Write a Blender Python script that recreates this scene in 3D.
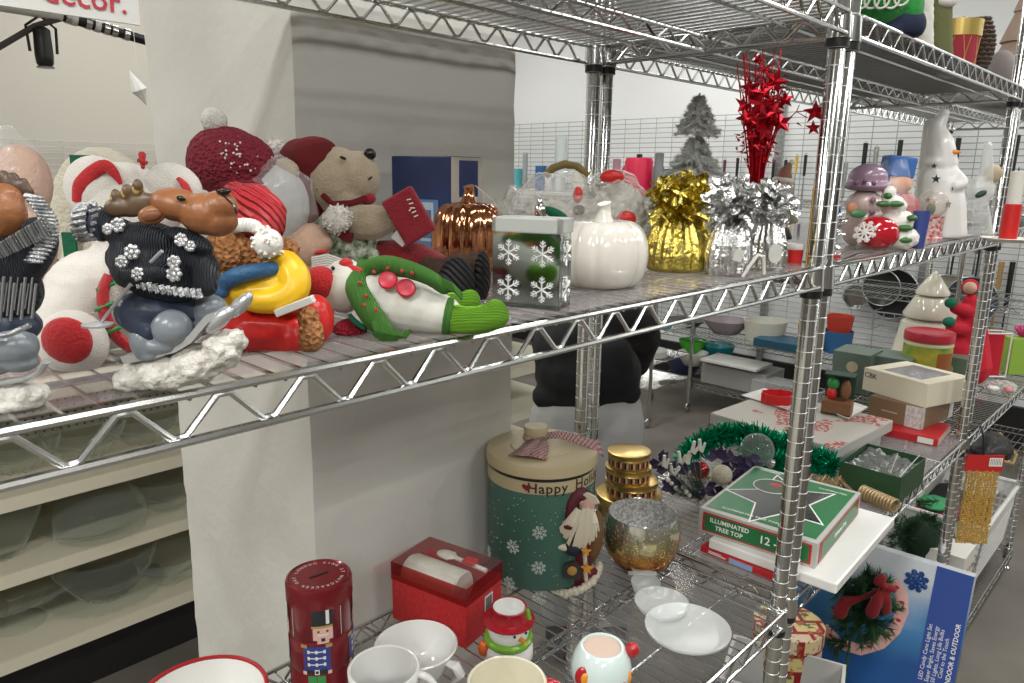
import bpy, bmesh, math, random
from mathutils import Vector, Matrix, noise
import numpy as np
random.seed(7)
PI = math.pi; R = math.radians
for o in list(bpy.data.objects): bpy.data.objects.remove(o)
SC = bpy.context.scene; COL = SC.collection
# ---------------------------------------------------------------- camera
FOC = 740.8; CAM = Vector((-1.18, -0.4464, 1.616)); PITCH = 0.2233; YAW = 0.807; ROLL = 0.0153
_f = Vector((math.sin(YAW)*math.cos(PITCH), math.cos(YAW)*math.cos(PITCH), -math.sin(PITCH)))
_r0 = Vector((math.cos(YAW), -math.sin(YAW), 0)); _u0 = _r0.cross(_f)
_r = _r0*math.cos(ROLL) + _u0*math.sin(ROLL); _u = -_r0*math.sin(ROLL) + _u0*math.cos(ROLL)
cd = bpy.data.cameras.new('camera'); cam = bpy.data.objects.new('camera', cd); COL.objects.link(cam)
cd.sensor_width = 36; cd.lens = FOC/1024*36; cd.clip_start = .02; cd.clip_end = 60
cam.matrix_world = Matrix(((_r.x, _u.x, -_f.x, CAM.x), (_r.y, _u.y, -_f.y, CAM.y), (_r.z, _u.z, -_f.z, CAM.z), (0, 0, 0, 1)))
SC.camera = cam
# ---------------------------------------------------------------- view, world, lamps
SC.view_settings.view_transform = 'Standard'; SC.view_settings.look = 'None'
SC.view_settings.gamma = 1; SC.view_settings.use_curve_mapping = False
SC.view_settings.exposure = 0.12
w = bpy.data.worlds.new('store_air'); SC.world = w; w.use_nodes = True
w.node_tree.nodes['Background'].inputs[0].default_value = (.93, .96, 1, 1)
w.node_tree.nodes['Background'].inputs[1].default_value = .25
MID = 1.48; TOP = MID+.3705; LOW = MID-.595; LOWB = MID-.586; BOT = .10
DEP = .477; LB = 1.182
CEIL = 3.3
LAMPS = [(-3.1, -.6), (-.6, -.6), (1.9, -.6), (4.2, -.6), (-3.1, 2.2), (-.6, 2.2), (1.5, 2.2), (3.2, 2.2), (.6, 4.2), (2.6, 4.2), (-3.1, -2.7), (-.6, -2.7), (1.9, -2.7), (4.2, -2.7)]
for lx, ly in LAMPS:
    l = bpy.data.lights.new('ceiling_lamp', 'AREA'); l.shape = 'RECTANGLE'; l.size = 1.2; l.size_y = .3
    l.energy = 70 if lx < -3 and ly < 3 else 34 if ly < -2 else 16 if ly > 1 else 22; l.color = (1, .99, .96)
    o = bpy.data.objects.new('ceiling_lamp', l); o.location = (lx, ly, CEIL-.09); COL.objects.link(o)
# ---------------------------------------------------------------- pixel helpers (a pixel and a real plane give a real point)
def ray(u, v): return _f + _r*((u-512)/FOC) - _u*((v-341.5)/FOC)
def onZ(u, v, z): d = ray(u, v); return CAM + d*((z-CAM.z)/d.z)
def onY(u, v, y): d = ray(u, v); return CAM + d*((y-CAM.y)/d.y)
def onX(u, v, x): d = ray(u, v); return CAM + d*((x-CAM.x)/d.x)
HF = Vector((math.sin(YAW), math.cos(YAW), 0)); HR = Vector((math.cos(YAW), -math.sin(YAW), 0))
class Fr:
    """local frame at base pixel (u,v) on height z: x to the viewer's right, y away, z up"""
    def __init__(s, u, v, z=None, P=None, ang=0.0):
        s.P = P if P is not None else onZ(u, v, z)
        s.rz = -YAW + ang
    @property
    def d(s): return (s.P-CAM).dot(HF)
    @property
    def s(s): return (s.P-CAM).dot(_f)/FOC
    def g(s, u, v, r=0):
        '''offset in px that puts pixel (u,v) on the plane the thing stands on, plus a radius'''
        return ((onZ(u, v, s.P.z)-CAM).dot(HF)-s.d)/s.s+r
    def __call__(s, u, v, off=0.0):
        d = ray(u, v); t = (s.d+off)/d.dot(HF); Q = CAM + d*t - s.P
        c, n = math.cos(-s.rz), math.sin(-s.rz)
        return Vector((Q.x*c-Q.y*n, Q.x*n+Q.y*c, Q.z))
# ---------------------------------------------------------------- materials
MATS = {}
def mat(name, col=(.8, .8, .8), rough=.5, metal=0, spec=.5, bump=None, noise_=None, trans=0, ior=1.45, alpha=1, emis=None, coat=0, sheen=0, sss=0):
    """bump=(scale,strength[,kind]) noise_=(scale, colour2, amount)"""
    if name in MATS: return MATS[name]
    m = bpy.data.materials.new(name); m.use_nodes = True; nt = m.node_tree; b = nt.nodes['Principled BSDF']
    b.inputs['Base Color'].default_value = (*col, 1); b.inputs['Roughness'].default_value = rough
    b.inputs['Metallic'].default_value = metal; b.inputs['Specular IOR Level'].default_value = spec
    b.inputs['Transmission Weight'].default_value = trans; b.inputs['IOR'].default_value = ior
    b.inputs['Alpha'].default_value = alpha; b.inputs['Coat Weight'].default_value = coat; b.inputs['Sheen Weight'].default_value = sheen
    if coat: b.inputs['Coat Roughness'].default_value = .08
    if sss: b.inputs['Subsurface Weight'].default_value = sss; b.inputs['Subsurface Scale'].default_value = .01
    if emis: b.inputs['Emission Color'].default_value = (*emis[:3], 1); b.inputs['Emission Strength'].default_value = emis[3]
    tc = nt.nodes.new('ShaderNodeTexCoord')
    if noise_:
        n = nt.nodes.new('ShaderNodeTexNoise'); n.inputs['Scale'].default_value = noise_[0]; n.inputs['Detail'].default_value = 5
        r = nt.nodes.new('ShaderNodeValToRGB'); am = noise_[2]
        r.color_ramp.elements[0].position = .5-.25/max(am, .01)*.5 if am < 1 else .46; r.color_ramp.elements[1].position = .5+.25/max(am, .01)*.5 if am < 1 else .54
        r.color_ramp.elements[0].position = max(0, r.color_ramp.elements[0].position); r.color_ramp.elements[1].position = min(1, r.color_ramp.elements[1].position)
        r.color_ramp.elements[0].color = (*col, 1); r.color_ramp.elements[1].color = (*noise_[1], 1)
        nt.links.new(tc.outputs['Object'], n.inputs['Vector']); nt.links.new(n.outputs['Fac'], r.inputs['Fac']); nt.links.new(r.outputs['Color'], b.inputs['Base Color'])
    if bump:
        kind = bump[2] if len(bump) > 2 else 'noise'
        if kind == 'noise': n = nt.nodes.new('ShaderNodeTexNoise'); n.inputs['Scale'].default_value = bump[0]; n.inputs['Detail'].default_value = 4; out = n.outputs['Fac']
        elif kind == 'voronoi': n = nt.nodes.new('ShaderNodeTexVoronoi'); n.inputs['Scale'].default_value = bump[0]; out = n.outputs['Distance']
        else:
            n = nt.nodes.new('ShaderNodeTexWave'); n.inputs['Scale'].default_value = bump[0]; n.inputs['Distortion'].default_value = 1.5; n.inputs['Detail'].default_value = 1
            n.bands_direction = {'wavez': 'Z', 'wavex': 'X', 'wavey': 'Y', 'waved': 'DIAGONAL'}[kind]; out = n.outputs['Fac']
        bp = nt.nodes.new('ShaderNodeBump'); bp.inputs['Strength'].default_value = bump[1]; bp.inputs['Distance'].default_value = .004
        nt.links.new(tc.outputs['Object'], n.inputs['Vector']); nt.links.new(out, bp.inputs['Height']); nt.links.new(bp.outputs['Normal'], b.inputs['Normal'])
    MATS[name] = m; return m
def glass(name, col=(1, 1, 1), alpha=.25, rough=.05, tint=None, fk=1.0):
    """thin clear plastic or glass: mostly see-through with a glossy film"""
    if name in MATS: return MATS[name]
    m = bpy.data.materials.new(name); m.use_nodes = True; nt = m.node_tree; nt.nodes.clear()
    out = nt.nodes.new('ShaderNodeOutputMaterial'); tr = nt.nodes.new('ShaderNodeBsdfTransparent'); tr.inputs[0].default_value = (*(tint or (1, 1, 1)), 1)
    g = nt.nodes.new('ShaderNodeBsdfPrincipled'); g.inputs['Base Color'].default_value = (*col, 1); g.inputs['Roughness'].default_value = rough; g.inputs['Specular IOR Level'].default_value = .8
    fr = nt.nodes.new('ShaderNodeFresnel'); fr.inputs[0].default_value = 1.5
    ma = nt.nodes.new('ShaderNodeMath'); ma.operation = 'MULTIPLY_ADD'; ma.inputs[1].default_value = fk; ma.inputs[2].default_value = alpha; ma.use_clamp = True
    mx = nt.nodes.new('ShaderNodeMixShader'); nt.links.new(fr.outputs[0], ma.inputs[0]); ge = nt.nodes.new('ShaderNodeNewGeometry'); m2 = nt.nodes.new('ShaderNodeMix'); m2.data_type = 'FLOAT'; nt.links.new(ge.outputs['Backfacing'], m2.inputs[0]); nt.links.new(ma.outputs[0], m2.inputs[2]); m2.inputs[3].default_value = alpha*.6; nt.links.new(m2.outputs[0], mx.inputs[0])
    nt.links.new(tr.outputs[0], mx.inputs[1]); nt.links.new(g.outputs[0], mx.inputs[2]); nt.links.new(mx.outputs[0], out.inputs[0])
    MATS[name] = m; return m
CHROME = mat('chrome wire', (.58, .59, .58), .18, 1)
POST = mat('chrome post', (.60, .61, .60), .12, 1)
BLACKP = mat('black plastic', (.012, .012, .013), .35)
# ---------------------------------------------------------------- mesh building
CLAMP = [None]   # while set, nothing built in a thing's own frame dips below this height (it rests on its shelf)
class B:
    def __init__(s): s.v = []; s.f = []; s.mi = []; s.m = 0
    def add(s, vs, fs):
        k = len(s.v); s.v += [tuple(v) for v in vs]; s.f += [tuple(i+k for i in f) for f in fs]; s.mi += [s.m]*len(fs); return s
    def box(s, c, d, rot=None):
        h = [x/2 for x in d]; vs = [Vector((x*h[0], y*h[1], z*h[2])) for x in (-1, 1) for y in (-1, 1) for z in (-1, 1)]
        if rot is not None: M = rot if isinstance(rot, Matrix) else Matrix.Rotation(rot, 3, 'Z'); vs = [M @ v for v in vs]
        return s.add([v+Vector(c) for v in vs], [(0, 1, 3, 2), (4, 6, 7, 5), (0, 4, 5, 1), (2, 3, 7, 6), (0, 2, 6, 4), (1, 5, 7, 3)])
    def tube(s, pts, r, n=8, cap=True, flat=1.0, closed=False):
        pts = [Vector(p) for p in pts]; N = len(pts); rs = r if isinstance(r, (list, tuple)) else [r]*N
        vs = []; fs = []; up = None
        for i, p in enumerate(pts):
            if closed: t = pts[(i+1) % N]-pts[i-1]
            else: t = pts[min(i+1, N-1)]-pts[max(i-1, 0)]
            if t.length < 1e-9: t = Vector((0, 0, 1))
            t.normalize()
            if up is None:
                up = Vector((0, 0, 1)) if abs(t.z) < .9 else Vector((0, 1, 0))
            a = up - t*up.dot(t)
            if a.length < 1e-6: a = t.orthogonal()
            a.normalize(); up = a; b = t.cross(a)
            for k in range(n):
                q = 2*PI*k/n; vs.append(p + a*math.sin(q)*rs[i]*flat + b*math.cos(q)*rs[i])
        for i in range(N if closed else N-1):
            j = (i+1) % N
            for k in range(n): fs.append((i*n+k, i*n+(k+1) % n, j*n+(k+1) % n, j*n+k))
        if cap and not closed: fs.append(tuple(range(n))[::-1]); fs.append(tuple((N-1)*n+k for k in range(n)))
        return s.add(vs, fs)
    def lathe(s, prof, n=32, c=(0, 0, 0), M=None, lob=None, cap0=True, cap1=True, a0=0, a1=2*PI):
        """prof: [(radius, z)...]; lob=(count, depth) pumpkin lobes"""
        full = abs(a1-a0-2*PI) < 1e-6; nn = n if full else n+1; vs = []; fs = []
        for rr, z in prof:
            for k in range(nn):
                q = a0+(a1-a0)*k/n; f = 1
                if lob: f = 1-lob[1]*(1-abs(math.sin(lob[0]*q/2)))**2
                v = Vector((rr*f*math.cos(q), rr*f*math.sin(q), z))
                if M is not None: v = M @ v
                vs.append(v+Vector(c))
        for i in range(len(prof)-1):
            for k in range(n): a, b2 = k, (k+1) % nn; fs.append((i*nn+a, i*nn+b2, (i+1)*nn+b2, (i+1)*nn+a))
        if full:
            if cap0 and prof[0][0] > 1e-6: fs.append(tuple(range(nn))[::-1])
            if cap1 and prof[-1][0] > 1e-6: fs.append(tuple((len(prof)-1)*nn+k for k in range(nn)))
        return s.add(vs, fs)
    def ell(s, c, r, n=16, m=10, M=None, jit=0):
        if not isinstance(r, (list, tuple, Vector)): r = (r, r, r)
        vs = [Vector((0, 0, -r[2]))]; fs = []
        for i in range(1, m):
            t = PI*i/m
            for k in range(n):
                q = 2*PI*k/n; j = 1+random.uniform(-jit, jit)
                vs.append(Vector((r[0]*math.sin(t)*math.cos(q)*j, r[1]*math.sin(t)*math.sin(q)*j, -r[2]*math.cos(t)*j)))
        vs.append(Vector((0, 0, r[2])))
        for k in range(n): fs.append((0, 1+(k+1) % n, 1+k)); fs.append((len(vs)-1, 1+(m-2)*n+k, 1+(m-2)*n+(k+1) % n))
        for i in range(m-2):
            for k in range(n): fs.append((1+i*n+k, 1+i*n+(k+1) % n, 1+(i+1)*n+(k+1) % n, 1+(i+1)*n+k))
        if M is not None: vs = [M @ v for v in vs]
        return s.add([v+Vector(c) for v in vs], fs)
    def prism(s, poly, h, M=None, c=(0, 0, 0)):
        """poly in local xy, extruded along z by h"""
        n = len(poly); vs = [Vector((x, y, 0)) for x, y in poly]+[Vector((x, y, h)) for x, y in poly]
        if M is not None: vs = [M @ v for v in vs]
        return s.add([v+Vector(c) for v in vs], [tuple(range(n))[::-1], tuple(range(n, 2*n))]+[(k, (k+1) % n, n+(k+1) % n, n+k) for k in range(n)])
    def quad(s, a, b, c, d): return s.add([a, b, c, d], [(0, 1, 2, 3)])
    def make(s, name, m, parent=None, smooth=True, loc=(0, 0, 0), rz=0, bev=0, recalc=True):
        if CLAMP[0] is not None and parent is not None: s.v = [(v[0], v[1], max(v[2], CLAMP[0])) for v in s.v]
        me = bpy.data.meshes.new(name); me.from_pydata([tuple(v) for v in s.v], [], s.f)
        for mm in (m if isinstance(m, (list, tuple)) else [m]): me.materials.append(mm)
        me.polygons.foreach_set('material_index', s.mi)
        if recalc:
            bm = bmesh.new(); bm.from_mesh(me); bmesh.ops.recalc_face_normals(bm, faces=bm.faces); bm.to_mesh(me); bm.free()
        if smooth:
            me.polygons.foreach_set('use_smooth', [True]*len(me.polygons))
            try: me.set_sharp_from_angle(angle=R(38 if smooth is True else smooth))
            except Exception: pass
        o = bpy.data.objects.new(name, me); COL.objects.link(o); o.parent = parent; o.location = loc; o.rotation_euler = (0, 0, rz)
        if bev:
            md = o.modifiers.new('bevel', 'BEVEL'); md.width = bev; md.segments = 2; md.limit_method = 'ANGLE'
        return o
def tag(o, label=None, cat=None, group=None, kind=None):
    if label: o['label'] = label
    if cat: o['category'] = cat
    if group: o['group'] = group
    if kind: o['kind'] = kind
    return o
def thing(name, label, cat, loc=(0, 0, 0), rz=0, group=None):
    o = bpy.data.objects.new(name, None); COL.objects.link(o); o.empty_display_size = .02
    o.location = loc; o.rotation_euler = (0, 0, rz); return tag(o, label, cat, group)
def fthing(name, label, cat, F, group=None): return thing(name, label, cat, F.P, F.rz, group)
def struct(name, b, m, smooth=False, **k): return tag(b.make(name, m, None, smooth, **k), kind='structure')
def copy_tree(o, parent=None):
    c = o.copy(); COL.objects.link(c); c.parent = parent
    for ch in list(o.children): copy_tree(ch, c)
    return c
def blob(name, m, parent, parts, vox=.003, sm=4, bump=None, loc=(0, 0, 0)):
    """one continuous body: parts are ('e', centre, radii[, matrix]) or ('t', points, radii) fused by a voxel remesh"""
    b = B()
    for p in parts:
        if p[0] == 'e': b.ell(p[1], p[2], 14, 9, p[3] if len(p) > 3 else None)
        else:
            b.tube(p[1], p[2], 10); rr = p[2] if isinstance(p[2], (list, tuple)) else [p[2]]*len(p[1])
            b.ell(p[1][0], rr[0]*.98, 10, 8); b.ell(p[1][-1], rr[-1]*.98, 10, 8)
    o = b.make(name, m, parent, True, loc)
    md = o.modifiers.new('fuse', 'REMESH'); md.mode = 'VOXEL'; md.voxel_size = vox; md.use_smooth_shade = True
    if sm: s_ = o.modifiers.new('smooth', 'SMOOTH'); s_.factor = .5; s_.iterations = sm
    if bump:
        tx = bpy.data.textures.new('fluff', 'CLOUDS'); tx.noise_scale = bump[0]
        d = o.modifiers.new('fluff', 'DISPLACE'); d.texture = tx; d.strength = bump[1]; d.mid_level = .5; d.texture_coords = 'LOCAL'
    return o
def rotm(a, ax): return Matrix.Rotation(a, 3, ax)
def text(name, s, size, m, parent, M=None, depth=.0003, align='CENTER', bend=None, bold=0, sp=1.0, squash=1.0):
    """lettering as mesh; M: 4x4 placing the text plane (x right, y up); bend=(radius) wraps about local z"""
    c = bpy.data.curves.new('t', 'FONT'); c.body = s; c.size = size; c.align_x = align; c.align_y = 'CENTER'; c.extrude = 0 if bend else depth; c.offset = bold; c.space_character = sp; c.resolution_u = 2
    t = bpy.data.objects.new('t', c); COL.objects.link(t); dg = bpy.context.evaluated_depsgraph_get(); dg.update()
    me = bpy.data.meshes.new_from_object(t.evaluated_get(dg)); bpy.data.objects.remove(t); me.name = name
    for v in me.vertices:
        v.co.x *= squash
        if bend:
            x, y = v.co.x, v.co.y; v.co = Vector((bend*math.sin(x/bend), -bend*math.cos(x/bend), y))
    if M is not None: me.transform(M)
    me.materials.clear(); me.materials.append(m)
    o = bpy.data.objects.new(name, me); COL.objects.link(o); o.parent = parent; return o
def plane_M(o, x, y):
    """4x4 with origin o, x axis and y axis given"""
    x = Vector(x).normalized(); y = Vector(y).normalized(); z = x.cross(y)
    return Matrix(((x.x, y.x, z.x, o[0]), (x.y, y.y, z.y, o[1]), (x.z, y.z, z.z, o[2]), (0, 0, 0, 1)))
# ================================================================ the setting
b = B().box((0, 0, -.05), (14, 12, .1))
m = mat('concrete floor', (.105, .094, .078), .5, noise_=(3.5, (.16, .147, .125), .7), bump=(60, .15)); struct('floor', b, m)
b = B().box((0, 0, CEIL+.05), (14, 12, .1)); struct('ceiling', b, mat('ceiling paint', (.62, .62, .60), .8))
WX = 4.15; WY = 5.2
white = mat('white painted wall', (.84, .86, .87), .6, bump=(8, .1))
cream = mat('cream painted wall', (.56, .53, .47), .6, bump=(8, .1))
struct('wall_right', B().box((WX+.05, 0, 1.65), (.1, 12, 3.5)), white)
struct('wall_back', B().box((-1, WY+.05, 1.65), (10.3, .1, 3.5)), cream)
clut = mat('crowded dark store wall', (.05, .045, .04), .7, noise_=(2.2, (.30, .27, .24), .9))
struct('shade_strip_right', B().box((WX-.02, 0, .13), (.04, 10, .26)), mat('black shade strip', (.012, .012, .012), .6))  # added dark strip at the wall foot, imitating the shadow under the far rack
struct('wall_left', B().box((-5.5, 0, 1.65), (.1, 12, 3.5)), cream)
struct('wall_front', B().box((0, -5, 1.65), (12, .1, 3.5)), clut)
# fluorescent ceiling fixtures
tubem = mat('lamp diffuser', (.9, .9, .85), .5, emis=(1, .98, .93, 3.0)); housing = mat('white steel', (.7, .7, .68), .4)
for i, (lx, ly) in enumerate(LAMPS):
    t = thing('ceiling_light', 'long white fluorescent ceiling fixture', 'ceiling light', (lx, ly, CEIL-.08), 0, 'ceiling fixtures')
    B().box((0, 0, .05), (1.3, .34, .05)).make('housing', housing, t)
    B().box((0, 0, .018), (1.2, .3, .012)).make('diffuser', tubem, t)
# concrete pillar
PX0, PX1, PY0, PY1 = -.627, -.186, .502, 1.005
def pillar():
    b = B(); nx, ny, nz = 22, 22, 120
    def rough(p, e):
        a = noise.noise(p*9)*.004 + noise.noise(p*40)*.0012
        if e: a += noise.noise(p*30)*.003
        return a
    ring = []
    for i in range(nx): ring.append((PX0+(PX1-PX0)*i/nx, PY0, 0, -1))
    for i in range(ny): ring.append((PX1, PY0+(PY1-PY0)*i/ny, 1, 0))
    for i in range(nx): ring.append((PX1-(PX1-PX0)*i/nx, PY1, 0, 1))
    for i in range(ny): ring.append((PX0, PY1-(PY1-PY0)*i/ny, -1, 0))
    vs = []; n = len(ring)
    for k in range(nz+1):
        z = CEIL*k/nz
        for j, (x, y, ax, ay) in enumerate(ring):
            p = Vector((x, y, z)); c = j in (0, nx, nx+ny, 2*nx+ny); a = rough(p, c)
            if c: ax = -.7 if x < -.4 else .7; ay = -.7 if y < .8 else .7; a -= .004
            vs.append((x+ax*a, y+ay*a, z))
    fs = [(k*n+j, k*n+(j+1) % n, (k+1)*n+(j+1) % n, (k+1)*n+j) for k in range(nz) for j in range(n)]
    b.add(vs, fs); return b
m = mat('rough painted concrete', (.56, .555, .52), .75, noise_=(2.5, (.52, .51, .47), .5), bump=(28, .5)); nt = m.node_tree
struct('wall_pillar', pillar(), m, smooth=60)
# ================================================================ chrome wire shelving racks
def cyl_wire(b, a, c, r=.003, n=6): b.tube([a, c], r, n)
RING = mat('chrome groove ring', (.88, .89, .88), .42, 1)
def post_bm(x, y, top=2.25):
    b = B().lathe([(.0127, .02), (.0127, top), (.010, top+.004)], 20, (x, y, 0)); b.m = 1; z = .05
    while z < top-.02: b.lathe([(.0127, z-.0007), (.0133, z-.0003), (.0133, z+.0003), (.0127, z+.0007)], 16, (x, y, 0), cap0=False, cap1=False); z += .0254
    b.m = 0; b.lathe([(.009, 0), (.018, 0), (.018, .012), (.008, .02)], 16, (x, y, 0)); return b
def truss(b, A, C, z, t=.030, pitch=.0595, n=None):
    """two rails and a zigzag wire between them, from A to C at top height z"""
    A = Vector((A[0], A[1], z)); C = Vector((C[0], C[1], z)); L = (C-A).length; d = (C-A)/L; dn = Vector((0, 0, -1))
    cyl_wire(b, A, C, .0032, 8); cyl_wire(b, A+dn*t+d*.0, C+dn*t-d*.0, .0032, 8)
    k = max(2, int((L-.05)/pitch)*2); pts = []
    for i in range(k+1):
        s_ = .025+(L-.05)*i/k; zz = .004 if i % 2 else t-.004
        for e in (-.0045, .0045): pts.append(A+d*(s_+e)+dn*zz)
    b.tube(pts, .0024, 6)
def shelf(rack, x0, x1, z, name='wire_shelf', dark=False):
    g = .006; mt = CHROME
    b = B()
    for y in (.10, DEP-.10, DEP/2): cyl_wire(b, (x0+g, y, z-.006), (x1-g, y, z-.006), .0028)
    n = int((x1-x0)/.0215)
    for i in range(1, n): x = x0+(x1-x0)*i/n; b.tube([(x, .0, z-.003), (x, DEP, z-.003)], .0016, 5)
    s_ = b.make(name, mt, rack)
    tb = B(); truss(tb, (x0+g+.02, 0), (x1-g-.02, 0), z); tb.make('front_truss', mt, s_)
    tb = B(); truss(tb, (x0+g+.02, DEP), (x1-g-.02, DEP), z); tb.make('rear_truss', mt, s_)
    for x in (x0+g, x1-g):
        tb = B(); truss(tb, (x, .02), (x, DEP-.02), z); tb.make('end_truss', mt, s_)
    # middle stiffening truss that hangs below the mat
    tb = B(); truss(tb, (x0+g, DEP/2), (x1-g, DEP/2), z-.008, t=.022); tb.make('middle_truss', mt, s_)
    # corner sleeves
    for x in (x0+.019, x1-.019):
        for y in (.014, DEP-.014):
            cb = B().lathe([(.0138, z-.036), (.0185, z-.036), (.0165, z-.001), (.0138, z)], 16, (x, y, 0))
            cyl_wire(cb, (x+(.013 if x < (x0+x1)/2 else -.013), 0 if y < .2 else DEP, z), (x+(-.013 if x < (x0+x1)/2 else .013), .014 if y < .2 else DEP-.014, z), .003)
            cb.make('corner_sleeve', mt, s_)
            B().lathe([(.0136, z-.048), (.0168, z-.048), (.0168, z-.036), (.0136, z-.036)], 16, (x, y, 0)).make('collar_clip', BLACKP, s_)
    return s_
RACKS = [('chrome wire shelving rack nearest the viewer, holding plush toys and mugs', -1.24, -.001, LOW),
         ('chrome wire shelving rack behind the first, holding the stacked gift boxes', .001, LB, LOWB),
         ('chrome wire shelving rack at the right edge beyond the second rack', LB+.002, 2*LB+.02, LOWB)]
racks = []
for lab, x0, x1, lo in RACKS:
    r = thing('wire_shelving_rack', lab, 'shelving rack', ((x0+x1)/2, DEP/2, 0)); racks.append(r)
    h = B(); piv = bpy.data.objects.new('tmp', None)
    inv = Matrix.Translation(Vector((-(x0+x1)/2, -DEP/2, 0)))
    parts = []
    for x in (x0+.019, x1-.019):
        for y in (.014, DEP-.014): parts.append(post_bm(x, y).make('post', [POST, RING], r))
    for z in (TOP, MID, lo, BOT): parts.append(shelf(r, x0, x1, z))
    for p in parts: p.location = (-(x0+x1)/2, -DEP/2, 0)
    bpy.data.objects.remove(piv)
# clear plastic liners on the shelves
liner = glass('clear shelf liner', (.36, .33, .34), .20, .06, fk=.75)
liner2 = glass('thin clear shelf liner', (.3, .3, .3), .04, .1, fk=.25)
def lin(x0, x1, z, lab, mt):
    o = B().box(((x0+x1)/2, DEP/2, z+.0042), (x1-x0-.03, DEP-.012, .0012)).make('shelf_liner', mt, None, False); tag(o, lab, 'shelf liner')
topliner = glass('grey shelf liner', (.05, .05, .05), .80, .5, fk=.1)
lin(-1.24, 0, TOP, 'grey plastic liner on the top shelf nearest the viewer', glass('thin smoky shelf liner', (.09, .09, .09), .42, .4, fk=.1))
lin(0, LB, TOP, 'grey plastic liner on the top shelf under the red drum', topliner)
lin(-1.24, 0, MID, 'clear plastic liner under the plush toys on the middle shelf', liner)
lin(0, LB, MID, 'clear plastic liner under the ceramic snowmen on the middle shelf', liner)
lin(-1.24, 0, LOW, 'clear plastic liner under the mugs and canister on the lower shelf', liner2)
lin(0, LB, LOWB, 'clear plastic liner under the gift boxes on the lower shelf', liner)
SZ = MID+.005; LZ = LOW+.005; LZB = LOWB+.005; TZ = TOP+.004; BZ = BOT+.004
# ================================================================ glassware gondola at left
GY = 1.9; GZ0 = onY(90, 628, GY).z
gm = mat('cream shelf steel', (.58, .55, .43), .45); gx0, gx1 = -2.6, 1.72
g = thing('gondola_shelf', 'cream store gondola with pegboard back and shelves of glassware', 'store shelf', ((gx0+gx1)/2, GY+.25, 0))
def gl(o): o.location = (-(gx0+gx1)/2, -GY-.25, 0); return o
pm = mat('cream pegboard', (.55, .52, .41), .6)
nt = pm.node_tree; bs = nt.nodes['Principled BSDF']; tc = nt.nodes.new('ShaderNodeTexCoord')
vm = nt.nodes.new('ShaderNodeVectorMath'); vm.operation = 'MULTIPLY'; vm.inputs[1].default_value = (39.4, 0, 39.4)
fr = nt.nodes.new('ShaderNodeVectorMath'); fr.operation = 'FRACTION'; sb = nt.nodes.new('ShaderNodeVectorMath'); sb.operation = 'SUBTRACT'; sb.inputs[1].default_value = (.5, 0, .5)
ln = nt.nodes.new('ShaderNodeVectorMath'); ln.operation = 'LENGTH'; lt = nt.nodes.new('ShaderNodeMath'); lt.operation = 'LESS_THAN'; lt.inputs[1].default_value = .17
mx = nt.nodes.new('ShaderNodeMix'); mx.data_type = 'RGBA'; mx.inputs[6].default_value = (.55, .52, .41, 1); mx.inputs[7].default_value = (.04, .04, .035, 1)
nt.links.new(tc.outputs['Object'], vm.inputs[0]); nt.links.new(vm.outputs[0], fr.inputs[0]); nt.links.new(fr.outputs[0], sb.inputs[0]); nt.links.new(sb.outputs[0], ln.inputs[0]); nt.links.new(ln.outputs['Value'], lt.inputs[0]); nt.links.new(lt.outputs[0], mx.inputs[0]); nt.links.new(mx.outputs[2], bs.inputs['Base Color'])
gl(B().box(((gx0+gx1)/2, GY+.5, .75), (gx1-gx0, .02, 1.5)).make('pegboard', pm, g, False))
gl(B().box(((gx0+gx1)/2, GY+.27, (GZ0-.03)/2), (gx1-gx0, .44, GZ0-.03)).make('kick_plate', mat('black kick plate', (.01, .01, .01), .5), g, False))
GZ = [onY(90, 628, GY).z, onY(90, 548, GY).z, onY(90, 477, GY).z, onY(90, 477, GY).z+.30]
for z in GZ:
    bb = B().box(((gx0+gx1)/2, GY+.245, z-.012), (gx1-gx0, .49, .024)); gl(bb.make('shelf', gm, g, False))
    gl(B().box(((gx0+gx1)/2, GY-.006, z-.018), (gx1-gx0, .012, .04)).make('price_rail', mat('cream price rail', (.62, .58, .46), .35), g, False))
for x in (gx0, -.9, gx1): gl(B().box((x, GY+.485, .75), (.03, .02, 1.5)).make('upright', gm, g, False))
CLAMP[0] = .0002
# ================================================================ figure helpers: sizes traced in pixels at the thing's own distance
def spline_(pts, n=5):
    pts = [Vector(p) for p in pts]
    if len(pts) < 3: return pts
    e = [pts[0]*2-pts[1]]+pts+[pts[-1]*2-pts[-2]]; out = []
    for i in range(1, len(e)-2):
        for k in range(n):
            t_ = k/n; a, b, c, d = e[i-1], e[i], e[i+1], e[i+2]; out.append(.5*((2*b)+(c-a)*t_+(2*a-5*b+4*c-d)*t_*t_+(3*b-a-3*c+d)*t_**3))
    return out+[pts[-1]]
def splr_(rs, n=5):
    o = []
    for a, b in zip(rs, rs[1:]): o += [a+(b-a)*k/n for k in range(n)]
    return o+[rs[-1]]
def E(F, u, v, o, a, b, c=None, ang=0):
    s = F.s*(1+o*F.s/F.d); c = c if c is not None else min(a, b); s0 = F.s; return ('e', F(u, v, o*s0), (a*s, c*s, b*s), rotm(-R(ang), 'Y'))
def T(F, pts, r):
    if len(pts) > 2: r = splr_(r, 4) if isinstance(r, (list, tuple)) else r; pts = [tuple(p) for p in spline_([Vector((p[0], p[1], p[2] if len(p) > 2 else 0)) for p in pts], 4)]
    return ('t', [F(p[0], p[1], (p[2] if len(p) > 2 else 0)*F.s) for p in pts], [x*F.s*(1+(p[2] if len(p) > 2 else 0)*F.s/F.d) for x, p in zip(r if isinstance(r, (list, tuple)) else [r]*len(pts), pts)])
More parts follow.
